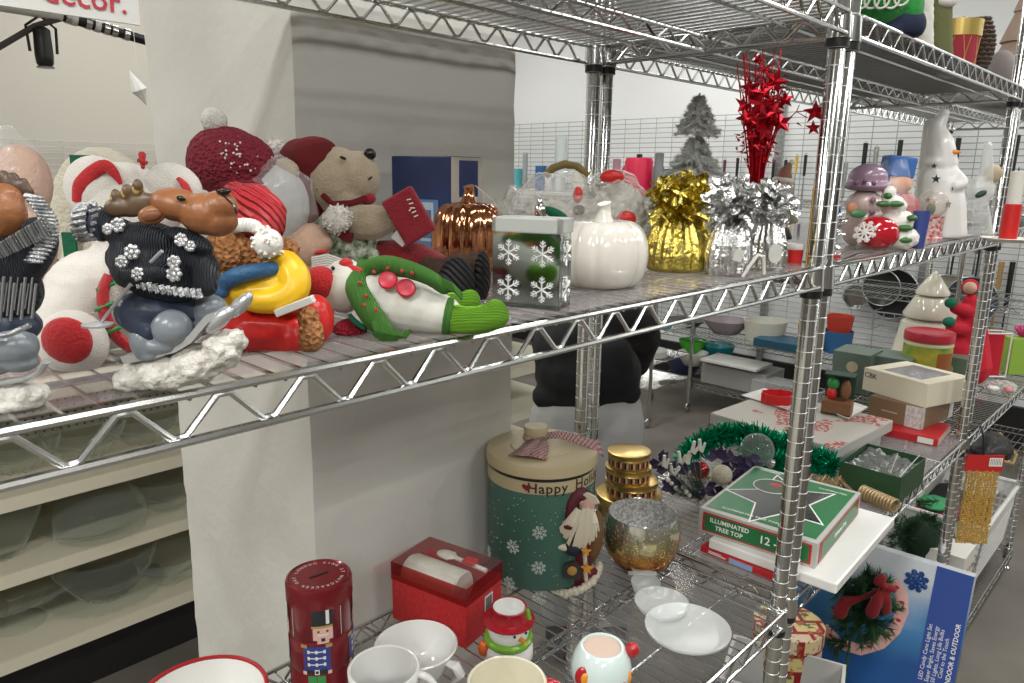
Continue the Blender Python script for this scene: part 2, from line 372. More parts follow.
def solid(name, m, parent, parts, n=20, k=12, jit=0):
    b = B()
    for p in parts:
        if p[0] == 'e': b.ell(p[1], p[2], n, k, p[3] if len(p) > 3 else None, jit)
        else: b.tube(p[1], p[2], 10)
    return b.make(name, m, parent, True)
def tuft(name, m, parent, c, r, n=260, th=.0011, _k=1, droop=0, zsq=1):
    """yarn pompom: many short strands round a core"""
    if th < .0015: n = int(n*1.8); th *= 1.35
    b = B(); rnd = random.Random(int(abs(c[0]*1e4))+n); b.ell(c, (r*.94, r*.94, r*.94*zsq), 20, 14)
    for i in range(n):
        d = Vector((rnd.gauss(0, 1), rnd.gauss(0, 1), rnd.gauss(0, 1))).normalized(); d.z *= zsq
        L = r*rnd.uniform(.92, 1.04); k = Vector((rnd.uniform(-.2, .2), rnd.uniform(-.2, .2), rnd.uniform(-.2, .2)))*r
        b.tube([Vector(c)+d*r*.5, Vector(c)+d*L*.8+k*.3, Vector(c)+d*L+k], [th, th, th*.6], 4)
    return b.make(name, m, parent, True)
def snowflake(b, o, x, y, r, t=.0006, w=.10, arms=6):
    """raised snowflake lying in plane (x,y) at o"""
    o = Vector(o); x = Vector(x).normalized(); y = Vector(y).normalized()
    for k in range(arms):
        q = 2*PI*k/arms+PI/arms; d = x*math.cos(q)+y*math.sin(q); e = y*math.cos(q)-x*math.sin(q)
        b.tube([o, o+d*r], r*w*.5, 5)
        for f, g in ((.45, .30), (.7, .24)):
            for sg in (-1, 1): b.tube([o+d*r*f, o+d*r*(f+g*.8)+e*sg*r*g*.8], r*w*.4, 5)
def ring_pts(c, x, y, r, n=24, r2=None):
    c = Vector(c); return [c+Vector(x)*math.cos(2*PI*i/n)*r+Vector(y)*math.sin(2*PI*i/n)*(r2 or r) for i in range(n)]
fleece_w = mat('white fleece', (.74, .71, .66), .95, bump=(900, .5), sheen=.3, noise_=(60, (.66, .63, .58), .6))
fleece_c = mat('cream fleece', (.60, .56, .45), .95, bump=(300, .8), sheen=.3)
fleece_t = mat('tan plush', (.42, .34, .24), .95, bump=(500, .7), sheen=.3, noise_=(90, (.36, .29, .20), .6))
red_felt = mat('red felt', (.46, .016, .02), .9, bump=(500, .5), sheen=.2)
resin_red = mat('glossy red resin', (.55, .02, .018), .32, bump=(60, .4))
maroon = mat('maroon knit', (.20, .012, .028), .85, bump=(260, 1.0, 'voronoi'))
dkred = mat('dark red plush', (.24, .01, .02), .9, bump=(400, .6), sheen=.2)
resin_wh = mat('white resin', (.72, .70, .66), .5, bump=(60, .4))
resin_bk = mat('dark painted resin', (.022, .024, .028), .45, noise_=(90, (.07, .08, .09), .35), bump=(200, .6))
knit_bk = mat('dark knitted resin', (.040, .046, .060), .5, bump=(240, 1.0, 'wavex'))
silver = mat('silver paint', (.50, .51, .52), .4, .6, bump=(220, .9), noise_=(160, (.16, .17, .18), .85))
silver_s = mat('smooth silver paint', (.50, .51, .52), .3, .55)
greyboot = mat('grey blue glossy resin', (.20, .225, .25), .28)
mooseb = mat('moose brown resin', (.30, .12, .045), .38, noise_=(40, (.19, .07, .028), .6), bump=(90, .3))
antler = mat('antler resin', (.07, .04, .025), .4, noise_=(35, (.13, .08, .04), .8))
antgold = mat('antler gold tips', (.50, .33, .10), .45)
jeans = mat('dark blue resin', (.028, .04, .07), .4, bump=(60, .5))
snowm = mat('craggy snow resin', (.70, .68, .62), .6, bump=(150, 1.0), noise_=(120, (.52, .50, .45), .5))
eyem = mat('black glossy bead', (.008, .008, .008), .1)
green_f = mat('green felt', (.01, .12, .06), .9, bump=(300, .5))
# ---------------------------------------------------------------- moose on skis, second from left
F = Fr(168, 388, SZ)
t = fthing('moose_figurine', 'resin moose skier in dark sweater on silver skis, whole figure in view', 'figurine', F)
blob('snow_base', snowm, t, [E(F, 140, 378, 0, 24, 12, 26), E(F, 165, 372, 0, 32, 17, 28), E(F, 196, 364, 0, 30, 20, 26, 15), E(F, 222, 350, 0, 20, 20, 22, 35), E(F, 158, 364, 0, 36, 11, 18, 8), E(F, 236, 340, 0, 10, 12, 12, 30)], .0016, 1, (.006, .006))
b = B()
def ski(b, o, dx, dy):
    pts = [(138+dx, 357+dy), (165+dx, 352+dy), (190+dx, 345+dy), (205+dx, 336+dy), (214+dx, 325+dy), (222+dx, 316+dy), (231+dx, 313+dy)]
    P_ = [F(u, v, o*F.s) for u, v in pts]; hw = 9*F.s; n = len(P_); vs = []
    for i, p in enumerate(P_):
        w_ = hw*(1 if i < n-1 else .55)
        for a, c in ((-1, 0), (1, 0), (1, 1), (-1, 1)): vs.append(p+Vector((0, a*w_, 0))+Vector((-.3, 0, .95))*(c*7.5*F.s))
    fs = [(0, 1, 2, 3), tuple((n-1)*4+k for k in (3, 2, 1, 0))]
    for i in range(n-1):
        for k in range(4): fs.append((i*4+k, i*4+(k+1) % 4, i*4+4+(k+1) % 4, i*4+4+k))
    b.add(vs, fs)
ski(b, -12, -10, 5); ski(b, 14, 20, -12); b.ell(F(219, 320, -12*F.s), (19*F.s, 9*F.s, 8*F.s), 16, 10, rotm(-R(42), 'Y')); b.ell(F(241, 305, 14*F.s), (17*F.s, 9*F.s, 7*F.s), 16, 10, rotm(-R(48), 'Y')); b.make('ski', silver_s, t, 50)
blob('boot', greyboot, t, [E(F, 172, 328, -14, 20, 19, 18), E(F, 145, 342, -12, 14, 20, 16, 10), E(F, 160, 345, -12, 24, 10, 15), E(F, 150, 355, -12, 14, 5, 14)], .0012, 2)
blob('boot', greyboot, t, [E(F, 209, 310, 12, 18, 15, 17, 20), E(F, 190, 318, 12, 12, 12, 14, 10), E(F, 198, 324, 12, 20, 8, 14, 15)], .0012, 2)
blob('trousers', jeans, t, [E(F, 150, 310, 0, 34, 20, 26, 0), T(F, [(135, 312, -8), (150, 330, -12)], [20, 15]), T(F, [(175, 308, 6), (196, 312, 10)], [18, 13])], .0014, 3)
blob('sweater', knit_bk, t, [E(F, 150, 262, 0, 42, 26, 28, -8), E(F, 165, 280, 0, 40, 22, 28, -6), E(F, 150, 240, 0, 30, 18, 24, -5), T(F, [(125, 250, -8), (128, 275, -20), (160, 272, -26)], [15, 14, 9]), T(F, [(130, 238, -4), (112, 228, -6), (102, 222, -6)], [15, 13, 12]), T(F, [(180, 250, 6), (203, 265, -4), (206, 285, -10)], [18, 15, 12]), E(F, 190, 240, -10, 24, 9, 14, -25)], .0013, 2)
b = B()
for i in range(15):
    a = i/14; u = 114+86*a; v = 275+18*a-10*math.sin(a*PI)*-.4; off = -22-8*math.sin(a*PI); b.tube([F(u-2, v-4, off*F.s), F(u+1, v+5, (off-2)*F.s)], 2.6*F.s, 6)
b.make('sweater_hem', silver, t)
b = B()
for i in range(16):
    a = 2*PI*i/16; cx, cy = 84+8*math.cos(a), 222+17*math.sin(a); b.tube([F(cx+10, cy-1, (-6-10*math.sin(a*.5))*F.s), F(cx-3+3*math.cos(a), cy+2, (-9-12*abs(math.cos(a)))*F.s)], [3.2*F.s, 2.2*F.s], 6)
b.ell(F(84, 221, -4*F.s), (10*F.s, 14*F.s, 18*F.s)); b.make('mitten_cuff', silver, t)
solid('mitten', jeans, t, [E(F, 100, 224, -4, 11, 17, 15, 5)])
b = B()
for (u, v, o, r_) in ((118, 225, -20, 9), (122, 262, -28, 8), (132, 252, -29, 10), (138, 274, -32, 8), (174, 262, -28, 8), (174, 274, -28, 10), (181, 240, -24, 8), (190, 246, -22, 6), (108, 229, -17, 6)):
    for k in range(7):
        q = 2*PI*k/7; b.ell(F(u+r_*.55*math.cos(q), v+r_*.55*math.sin(q), o*F.s), 2.7*F.s, 8, 6)
    b.ell(F(u, v, o*F.s), 3*F.s, 8, 6)
b.make('sweater_flowers', mat('silver flowers', (.60, .61, .62), .35, .6, bump=(220, .8)), t)
h = blob('head', mooseb, t, [E(F, 178, 205, -6, 26, 16, 20, -12), E(F, 205, 214, -8, 25, 20, 20, -5), E(F, 220, 207, -8, 17, 16, 17, 5), E(F, 217, 221, -8, 20, 15, 17)], .0012, 3)
solid('ear', mooseb, h, [E(F, 152, 215, -18, 14, 9, 5, 15)])
solid('ear_inside', mat('moose ear shade', (.17, .055, .02), .5), h, [E(F, 152, 216, -22.0, 10, 5, 3, 15)])
solid('eye', eyem, h, [E(F, 181, 198.5, -24.5, 4.5, 2.6, 2, -15)])
solid('nostril', eyem, h, [E(F, 224, 192, -14, 7, 3, 6, 10)])
b = B(); b.tube([F(u, v, -27*F.s) for u, v in ((216, 190), (225, 197), (234, 206), (237, 214))], .9*F.s, 5); b.make('mouth', eyem, h)
blob('antler', antler, t, [E(F, 138, 205, -8, 28, 11, 6, 10), E(F, 118, 208, -10, 14, 9, 6), E(F, 116, 197, -10, 5, 8, 5), E(F, 127, 192, -10, 5, 8, 5), E(F, 138, 187, -10, 5, 8, 5), E(F, 160, 203, -8, 16, 7, 6, -25)], .0011, 2)
for (u, v) in ((116, 195), (127, 190), (138, 186), (112, 206)): solid('antler_tip', antgold, h, [E(F, u, v+3, -9, 5.4, 6.5, 5.5)])
b = B(); b.tube([F(131, 284, -34*F.s), F(98, 326, -30*F.s)], 1.7*F.s, 8); b.tube([F(151, 262, -36*F.s), F(162, 251, -42*F.s)], 1.7*F.s, 8)
b.lathe([(0, 0), (14*F.s, 1*F.s), (14*F.s, 3*F.s), (3*F.s, 5*F.s), (0, 5*F.s)], 18, F(98, 327, -30*F.s)); b.make('ski_pole', silver_s, t)
# ---------------------------------------------------------------- moose cropped by the left edge
F = Fr(12, 408, SZ)
t = fthing('moose_figurine', 'resin moose skier at the far left edge, only arm, face and one boot in view', 'figurine', F)
blob('snow_base', snowm, t, [E(F, 10, 402, 0, 34, 10, 26), E(F, 22, 393, 0, 26, 10, 22), E(F, -15, 398, 0, 26, 14, 26)], .0016, 1, (.006, .005))
b = B(); b.tube([F(u, v, -12*F.s) for u, v in ((-30, 392), (5, 381), (25, 379), (40, 372), (46, 362))], 5*F.s, 8, flat=.6); b.make('ski', silver_s, t)
blob('boot', greyboot, t, [E(F, 14, 346, -12, 23, 20, 20), E(F, -10, 362, -12, 26, 14, 20), E(F, 20, 362, -10, 18, 10, 16)], .0012, 2)
blob('trousers', jeans, t, [E(F, 0, 325, 0, 40, 22, 26)], .0016, 2)
blob('sweater', knit_bk, t, [E(F, 0, 290, 0, 40, 34, 30), E(F, 12, 258, -2, 38, 26, 26, 20), T(F, [(20, 270, -6), (40, 245, -10), (38, 232, -10)], [20, 16, 15])], .0014, 2)
b = B()
for i in range(17):
    a = i/16; b.tube([F(-6+50*a, 246-30*a, -36*F.s), F(2+52*a, 258-24*a, -30*F.s)], (.8+.5*(i % 3))*F.s, 6)
for i in range(15): a = i/14; b.tube([F(-14+50*a, 282+2*a-6*(i % 2), -40*F.s), F(-18+50*a, 314-6*a+5*(i % 3), -38*F.s)], (.6+.4*(i % 3))*F.s, 6)
b.make('scarf_fringe', mat('dark silver streak', (.30, .31, .32), .35, .6), t)
b = B()
for i in range(18):
    a = i/17; cx = 34+16*math.sin(a*PI); cy = 196+64*a; b.tube([F(cx-8, cy, -22*F.s), F(cx+9, cy+2, -26*F.s)], [3.2*F.s, 1.2*F.s], 6)
b.make('mitten_cuff', silver, t)
b = B(); b.tube([F(u, v, -38*F.s) for u, v in ((-12, 338), (10, 334), (30, 325))], 2.6*F.s, 8); b.make('sweater_hem', silver, t)
h = blob('head', mooseb, t, [E(F, 2, 214, -8, 22, 25, 20), E(F, -14, 225, -8, 22, 22, 20), E(F, 4, 198, -4, 18, 14, 16)], .0013, 3)
blob('antler', antler, t, [E(F, 14, 186, 2, 20, 8, 6, -20), E(F, 4, 178, 2, 5, 8, 5), E(F, 14, 180, 2, 5, 8, 5), E(F, 24, 186, 2, 5, 8, 5)], .0012, 2)
# ---------------------------------------------------------------- big white plush bear lying on its back
F = Fr(73, 376, SZ)
t = fthing('plush_polar_bear', 'white plush bear lying on its back behind the moose skiers, with red paw pad', 'plush toy', F)
fk = lambda o: F.s*(1+o*F.s/F.d)
body = blob('body', fleece_w, t, [E(F, 100, 300, 115, 52, 50, 50), E(F, 140, 285, 130, 50, 58, 45), E(F, 75, 318, 85, 34, 36, 36), E(F, 130, 215, 135, 46, 42, 40), E(F, 125, 190, 140, 36, 26, 34)], .0024, 4, (.004, .0014))
solid('foot', fleece_w, t, [E(F, 73, 343, 30, 34, 33, 24)], 28, 18)
solid('paw_pad', red_felt, t, [E(F, 67, 341, 13, 25, 24, 11)], 28, 16)
solid('ear', fleece_w, t, [E(F, 96, 188, 112, 30, 30, 14, 10)], 24, 16); solid('ear', fleece_w, t, [E(F, 174, 187, 122, 27, 22, 13, -20)], 24, 16)
b = B(); b.tube(spline_([F(u, v, 98*F.s) for u, v in ((76, 202), (80, 186), (92, 173), (105, 166), (114, 173), (121, 184))]), splr_([4*fk(98), 7*fk(98), 7*fk(98), 6*fk(98), 5*fk(98), 2*fk(98)]), 10, flat=.6); b.make('ear_lining', red_felt, t)
b = B(); b.tube(spline_([F(u, v, 106*F.s) for u, v in ((178, 178), (185, 186), (192, 199))]), splr_([3*fk(98), 6*fk(98), 4*fk(98)]), 10, flat=.6); b.make('ear_lining', red_felt, t)
b = B(); b.tube([F(142, 154, 118*F.s), F(143, 168, 104*F.s)], [4*F.s, 2*F.s], 6); b.tube([F(138, 160, 106*F.s), F(147, 163, 106*F.s)], 2.4*F.s, 6); b.make('nose_stitching', red_felt, t)
band = B(); band.tube(spline_([F(u, v, o*F.s) for u, v, o in ((110, 275, 64), (103, 292, 58), (106, 318, 52), (118, 338, 54), (134, 350, 60))]), 10*fk(60), 12, flat=.5); cb = band.make('collar', red_felt, t)
b = B()
for (u, v, o) in ((106, 286, 56), (104, 306, 48), (112, 330, 46)): b.tube([F(u-9, v+4, o*F.s), F(u+9, v-3, o*F.s)], 2.4*F.s, 6)
b.make('collar_stripe', mat('green ribbon', (.03, .28, .08), .5), cb)
# flat cream fleece shape standing behind it (back of a plush stocking)
F = Fr(110, 330, P=Vector((-.93, .30, SZ)))
t = fthing('plush_cushion', 'beige fleece rounded cushion standing behind the white plush bear', 'cushion', F)
blob('cushion_body', fleece_c, t, [E(F, 105, 215, 0, 54, 66, 16), E(F, 130, 230, 0, 56, 62, 16), E(F, 110, 275, 0, 52, 45, 18)], .004, 4)
b = B(); b.box(F(80, 160, -16*F.s), (17*F.s, 4*F.s, 9*F.s)); b.make('green_trim', green_f, t); b = B(); b.box(F(70, 245, -20*F.s), (12*F.s, 4*F.s, 24*F.s)); b.make('green_trim', green_f, t)
# doll in a clear bag at the far left
F = Fr(30, 330, P=Vector((-1.055, .27, SZ)))
t = fthing('bagged_plush_doll', 'pink faced plush in a clear plastic bag behind the leftmost moose', 'plush toy', F)
pinkf = mat('pale pink plush', (.55, .38, .30), .9, bump=(300, .4))
blob('doll_body', pinkf, t, [E(F, 22, 182, 0, 27, 36, 25), E(F, 20, 240, 0, 34, 50, 28), E(F, 20, 300, 0, 34, 34, 28)], .003, 3)
bag = glass('clear crinkled bag', (.8, .8, .8), .12, .12)
def crumple(b, c, r, n=26, m=18, amp=.12, seed=0, freq=3.0, M=None):
    k0 = len(b.v); b.ell((0, 0, 0), r, n, m, M); rr = max(r)
    for i in range(k0, len(b.v)):
        v = Vector(b.v[i]); a = noise.noise(v/rr*freq+Vector((seed, 0, 0)))*amp+noise.noise(v/rr*freq*3+Vector((0, seed, 0)))*amp*.5
        b.v[i] = tuple(v*(1+a)+Vector(c))
    return b
b = B(); crumple(b, F(10, 190, 0), (34*F.s, 30*F.s, 58*F.s), 30, 20, .14, 3); b.make('clear_bag', bag, t, 20)
# ---------------------------------------------------------------- resin bear in yellow sweater and santa hat
F = Fr(265, 353, SZ)
F.P = F.P + HF*.03; F = Fr(0, 0, P=F.P)
fur_o = mat('orange brown carved fur', (.46, .21, .07), .55, bump=(260, 1.0, 'voronoi'), noise_=(160, (.27, .10, .03), .6))
yel = mat('yellow resin', (.76, .46, .012), .35, bump=(40, .3)); bluer = mat('blue resin scarf', (.03, .11, .24), .5, bump=(140, .6))
resin_hat = mat('red carved hat', (.55, .03, .04), .45, bump=(85, 1.0, 'waved'))
t = fthing('bear_figurine', 'resin bear lying down in yellow sweater, red trousers and santa hat', 'figurine', F)
blob('body', yel, t, [E(F, 255, 285, 0, 44, 26, 36, 5), E(F, 276, 286, -6, 27, 32, 32), T(F, [(284, 264, -14), (293, 276, -20), (293, 290, -26), (280, 299, -31), (262, 301, -33), (248, 300, -33)], [16, 17, 16, 14, 13, 11]), E(F, 232, 300, 0, 20, 18, 30), E(F, 262, 284, -16, 30, 22, 22)], .0014, 6)
blob('trousers', resin_red, t, [E(F, 245, 330, 0, 34, 26, 34), T(F, [(250, 332, -14), (296, 334, -18)], [26, 24]), E(F, 316, 320, 6, 18, 26, 22), E(F, 280, 325, 8, 30, 22, 26)], .0015, 2)
blob('foot', fur_o, t, [E(F, 310, 336, -24, 14, 20, 18), E(F, 308, 320, -22, 11, 14, 15)], .0012, 1, (.003, .0022))
b = B(); b.box(F(295, 306, -46*F.s), (38*F.s, 10*F.s, 7*F.s), rotm(-R(22), 'Y')); b.make('white_tag', resin_wh, t, bev=.0006)
h = blob('head', fur_o, t, [E(F, 238, 252, -2, 34, 25, 30), E(F, 262, 255, 0, 26, 20, 26), E(F, 285, 250, -4, 14, 12, 16)], .0012, 1, (.003, .0022))
blob('scarf', bluer, t, [T(F, [(212, 290, -20), (222, 284, -30), (240, 275, -38), (265, 270, -34), (280, 268, -22)], [9, 9, 9, 8, 7]), T(F, [(214, 286, -22), (222, 292, -34)], [9, 7])], .0012, 1)
hat = blob('santa_hat', resin_hat, t, [T(F, [(262, 222, 0), (250, 205, 2), (236, 196, 4)], [24, 24, 14]), T(F, [(255, 205, -4), (270, 215, -16), (268, 235, -26)], [20, 17, 9]), E(F, 242, 205, 0, 14, 20, 22)], .0012, 1)
tuft('hat_pompom', resin_wh, hat, F(268, 243, -34*F.s), 14.5*F.s, 60, 2.4*F.s)
b = B()
for i in range(12):
    a = i/11; b.ell(F(234+34*a, 226+9*a-5*math.sin(a*PI), (-28-3*math.sin(a*PI))*F.s), 6.5*F.s, 8, 6, jit=.1)
b.make('hat_brim', resin_wh, hat)
# second small bear figurine just visible behind
F = Fr(322, 348, P=Fr(300, 345, SZ).P+HF*.07+HR*.02)
t = fthing('bear_figurine', 'small carved bear with blue scarf half hidden behind the yellow sweater bear', 'figurine', F)
blob('body', resin_red, t, [E(F, 318, 328, 0, 16, 20, 18), E(F, 314, 305, 0, 15, 15, 15)], .0013, 1)
blob('head', fur_o, t, [E(F, 322, 300, 4, 13, 13, 14), E(F, 328, 315, -6, 6, 12, 8)], .0012, 1, (.004, .002))
solid('scarf', bluer, t, [E(F, 317, 287, -8, 17, 8, 12, -10)]); solid('green_leaf', green_f, t, [E(F, 322, 298, -14, 5, 9, 5, 30)])
# ---------------------------------------------------------------- knit snowman lying with green scarf
knit_w = mat('white knit', (.74, .73, .66), .9, bump=(420, .5, 'wavex')); knit_g = mat('green knit scarf', (.10, .33, .045), .9, bump=(300, 1.0, 'wavex'))
knit_l = mat('lime knit', (.18, .46, .015), .9, bump=(260, 1.0, 'wavez')); knit_r = mat('red mitten knit', (.38, .012, .03), .9, bump=(400, 1.0, 'voronoi'))
F = Fr(420, 338, P=Fr(420, 340, SZ).P+HF*.035)
t = fthing('knit_snowman', 'white knitted snowman doll lying on its side with green scarf and lime boots', 'plush toy', F)
blob('body', knit_w, t, [E(F, 405, 305, 0, 44, 27, 30, -10), E(F, 430, 312, 0, 36, 22, 26, -12), E(F, 345, 286, 0, 24, 27, 26, -10), E(F, 372, 292, 0, 24, 22, 24)], .0018, 3)
blob('boot', knit_l, t, [T(F, [(445, 318, -6), (470, 321, -10), (496, 316, -8)], [16, 15, 14]), E(F, 495, 312, -8, 13, 13, 13)], .0016, 2)
b = B(); b.tube(ring_pts(F(448, 317, -6*F.s), (0, 1, 0), (.15, 0, 1), 16*F.s, 20), 4*F.s, 8, closed=True); b.make('boot_cuff', knit_g, t)
blob('boot', knit_l, t, [T(F, [(440, 305, 26), (462, 304, 30), (470, 300, 30)], [13, 12, 11])], .0016, 2)
blob('scarf', knit_g, t, [T(F, [(362, 268, 6), (356, 285, -20), (362, 300, -30), (372, 316, -34), (384, 330, -36)], [9, 11, 12, 12, 10]), T(F, [(364, 270, -4), (385, 264, -14), (410, 270, -22), (430, 278, -20), (444, 288, -14)], [9, 9, 9, 8, 7])], .0015, 2)
for side in (0, 1):
  b = B(); rnd = random.Random(4)
  for i in range(0 if side else 15):
    a = i/14; x0, y0 = 372+16*a, 322+6*a; b.tube([F(x0, y0, -46*F.s), F(x0+4+14*a, y0+9, -50*F.s), F(x0+2+24*a*rnd.uniform(.8, 1.1), y0+13+7*math.sin(a*4)-6*a, -48*F.s)], 2.1*F.s, 5)
  for i in range(8 if side else 0):
    a = i/7; b.tube([F(435+4*a, 276+8*a, -20*F.s), F(452+4*a, 284+8*a, -20*F.s), F(462, 294+5*a, -16*F.s)], 1.6*F.s, 5)
  b.make('scarf_fringe', knit_g, t)
b = B()
for (u, v, o) in ((360, 283, -34), (366, 296, -42), (376, 310, -46), (364, 305, -42), (374, 272, -22), (388, 268, -24), (402, 271, -31), (412, 273, -32), (378, 326, -46), (357, 290, -33)): b.ell(F(u, v, o*F.s), 1.9*F.s, 6, 5)
b.make('red_dots', red_felt, t)
buttonm = mat('red button', (.42, .02, .04), .4)
for (u, v, o, a) in ((388, 280, -26, 0), (406, 288, -28, -25)):
    b = B(); M = rotm(-R(a), 'Y') @ rotm(R(60), 'X'); b.lathe([(0, -1.4*F.s), (9*F.s, -1.4*F.s), (9.4*F.s, 0), (8*F.s, 1.6*F.s), (6*F.s, .6*F.s), (0, .6*F.s)], 20, F(u, v, o*F.s), M); b.make('button', buttonm, t)
solid('ear_muff', red_felt, t, [E(F, 321, 282, -16, 17, 16, 12, -20)])
solid('nose', red_felt, t, [E(F, 346, 264, -8, 7, 6, 7), T(F, [(346, 266, -10), (362, 272, -14)], [4, 3])])
solid('eye', eyem, t, [E(F, 333, 268, -18, 2, 2, 2)])
blob('mitten', knit_r, t, [E(F, 350, 333, -16, 18, 15, 16), E(F, 340, 340, -14, 10, 8, 10)], .0015, 2)
solid('mitten_cuff', fleece_w, t, [E(F, 362, 317, -22, 11, 10, 10, -40)]); solid('cuff_band', green_f, t, [E(F, 358, 322, -26, 12, 4, 9, -40)])
# ---------------------------------------------------------------- bagged doll with maroon knit hat
F = Fr(240, 300, P=Vector((-.76, .26, SZ)))
t = fthing('knit_hat_doll', 'stuffed doll in maroon knit hat with white pompom, wrapped in clear plastic', 'plush toy', F)
greyp = mat('grey plush in plastic', (.42, .42, .41), .5, bump=(90, .6))
blob('doll_body', greyp, t, [E(F, 275, 205, 0, 34, 40, 30), E(F, 250, 250, 0, 50, 50, 34)], .003, 3)
hat = blob('knit_hat', maroon, t, [E(F, 232, 164, -6, 43, 32, 36), E(F, 226, 156, -6, 36, 28, 32), E(F, 248, 188, -8, 34, 16, 32, -12)], .002, 2, (.004, .002))
blob('hat_pompom', mat('white pompom wool', (.80, .79, .75), .95, bump=(500, .8), sheen=.4), hat, [E(F, 214, 121, -10, 12.5, 12.5, 12.5)], .0016, 1, (.004, .002))
b = B(); rnd = random.Random(9)
for i in range(42):
    a = rnd.uniform(0, 2*PI); q = rnd.uniform(.15, .95); b.ell(F(232+42*math.cos(a)*q, 158+30*math.sin(a)*q, (-7-34*math.sqrt(max(0, 1-q*q)))*F.s), rnd.uniform(.6, 1.3)*F.s, 6, 4)
b.make('snow_flecks', resin_wh, hat)
b = B(); crumple(b, F(276, 205, 0), (38*F.s, 36*F.s, 46*F.s), 26, 18, .12, 5); b.make('clear_bag', bag, t, 20)
# ---------------------------------------------------------------- teddy in red hood
F = Fr(360, 280, P=Vector((-.66, .22, SZ)))
t = fthing('hooded_teddy', 'tan teddy in red knitted hood lying back with green floral shirt and maroon trousers', 'plush toy', F)
hoodm = mat('red knitted hood', (.30, .015, .02), .9, bump=(300, 1.0, 'wavez'))
h = blob('head', fleece_t, t, [E(F, 335, 182, 0, 34, 34, 34), E(F, 358, 178, -4, 22, 26, 26), E(F, 366, 168, -4, 10, 14, 14), E(F, 345, 198, -4, 28, 22, 26)], .0022, 4)
blob('hood', hoodm, t, [E(F, 306, 178, 2, 26, 38, 36, 12), E(F, 312, 160, 0, 28, 22, 36, 15), E(F, 312, 208, -4, 18, 20, 32)], .002, 3)
solid('ear', fleece_t, h, [E(F, 285, 171, -40, 14, 12, 9, -10)]); solid('nose', eyem, h, [E(F, 370, 154, -10, 6, 5.5, 6, -20)])
solid('eye', eyem, h, [E(F, 343, 158, -27, 3.4, 1.6, 2, -20)]); b = B(); b.tube([F(u, v, -23*F.s) for u, v in ((361, 176), (368, 180), (372, 177))], .9*F.s, 5); b.make('mouth', eyem, h)
tuft('hood_pompom', fleece_w, t, F(276, 150, 4*F.s), 11*F.s, 160, .0009)
tuft('cord_pompom', fleece_w, t, F(338, 219, -44*F.s), 13*F.s, 220, .0009)
b = B(); b.tube([F(u, v, o*F.s) for u, v, o in ((323, 195, -30), (332, 204, -34), (352, 203, -28), (365, 198, -20))], 3*F.s, 8); b.tube([F(u, v, -40*F.s) for u, v in ((334, 226), (345, 236), (352, 238))], 5*F.s, 8); b.make('hood_cord', hoodm, t)
solid('cord_bow', dkred, t, [E(F, 368, 199, -16, 8, 6, 6, 10)])
shirt = mat('green floral cloth', (.035, .12, .02), .8, noise_=(140, (.66, .68, .58), .97))
blob('shirt', shirt, t, [E(F, 345, 240, 0, 38, 22, 30, -15), E(F, 320, 222, 0, 20, 26, 26), E(F, 372, 256, 0, 26, 14, 26)], .0022, 2)
blob('arm', fleece_t, t, [T(F, [(352, 222, -22), (375, 222, -26), (393, 218, -26)], [17, 18, 12])], .002, 3)
blob('trousers', dkred, t, [T(F, [(372, 262, 0), (410, 258, -10), (440, 266, -34)], [22, 18, 12]), E(F, 395, 262, 0, 30, 20, 24)], .0024, 3)
b = B(); b.box(F(409, 216, -44*F.s), (32*F.s, 10*F.s, 46*F.s), rotm(R(-30), 'Y')); sk = b.make('stocking_cuff', dkred, t, bev=.003)
b = B(); 
for (u0, v0, u1, v1) in ((407, 200, 411, 199), (409, 204, 413, 203), (410, 208, 415, 208), (412, 213, 416, 211), (414, 217, 418, 215), (409, 211, 411, 209)): b.tube([F(u0, v0, -51*F.s), F(u1, v1, -51*F.s)], .6*F.s, 5)
b.make('stitched_writing', resin_wh, sk)
b = B(); b.box(F(400, 238, -40*F.s), (14*F.s, 1.2*F.s, 10*F.s), rotm(R(40), 'Y')); b.make('paper_tag', resin_wh, t, False)
bootm = mat('brown plush boot', (.055, .03, .018), .9, bump=(200, .5)); solem = mat('black rubber sole', (.01, .01, .011), .6, bump=(80, 1, 'waved'))
blob('boot', bootm, t, [T(F, [(430, 270, -36), (450, 276, -48)], [14, 17]), E(F, 456, 268, -48, 20, 14, 16, 20)], .002, 2); solid('boot_sole', solem, t, [E(F, 456, 284, -66, 19, 27, 6, -5)])
solid('boot', bootm, t, [E(F, 474, 280, -40, 17, 28, 16, -5)]); solid('boot_sole', solem, t, [E(F, 481, 280, -50, 9, 29, 9, -4)])
# small doll face between
F = Fr(310, 300, P=Vector((-.70, .20, SZ)))
t = fthing('santa_doll', 'small pale faced cloth doll lying between the bear figurine and the teddy', 'plush toy', F)
skin = mat('peach cloth skin', (.55, .36, .26), .8, bump=(300, .3))
blob('head', skin, t, [E(F, 308, 245, 0, 24, 21, 22, 30), E(F, 296, 262, 0, 14, 14, 14), E(F, 325, 243, -4, 8, 8, 10), E(F, 300, 285, 0, 24, 24, 22)], .0018, 3)
b = B(); 
for i in range(7): b.tube([F(312, 258+i*2.2, -22*F.s), F(328, 255+i*2.4, -24*F.s), F(342, 260+i*2, -16*F.s)], 1.4*F.s, 5)
b.make('beard', fleece_w, t); solid('lips', resin_red, t, [E(F, 321, 252, -17, 7, 2, 4, 10)])
CLAMP[0] = None
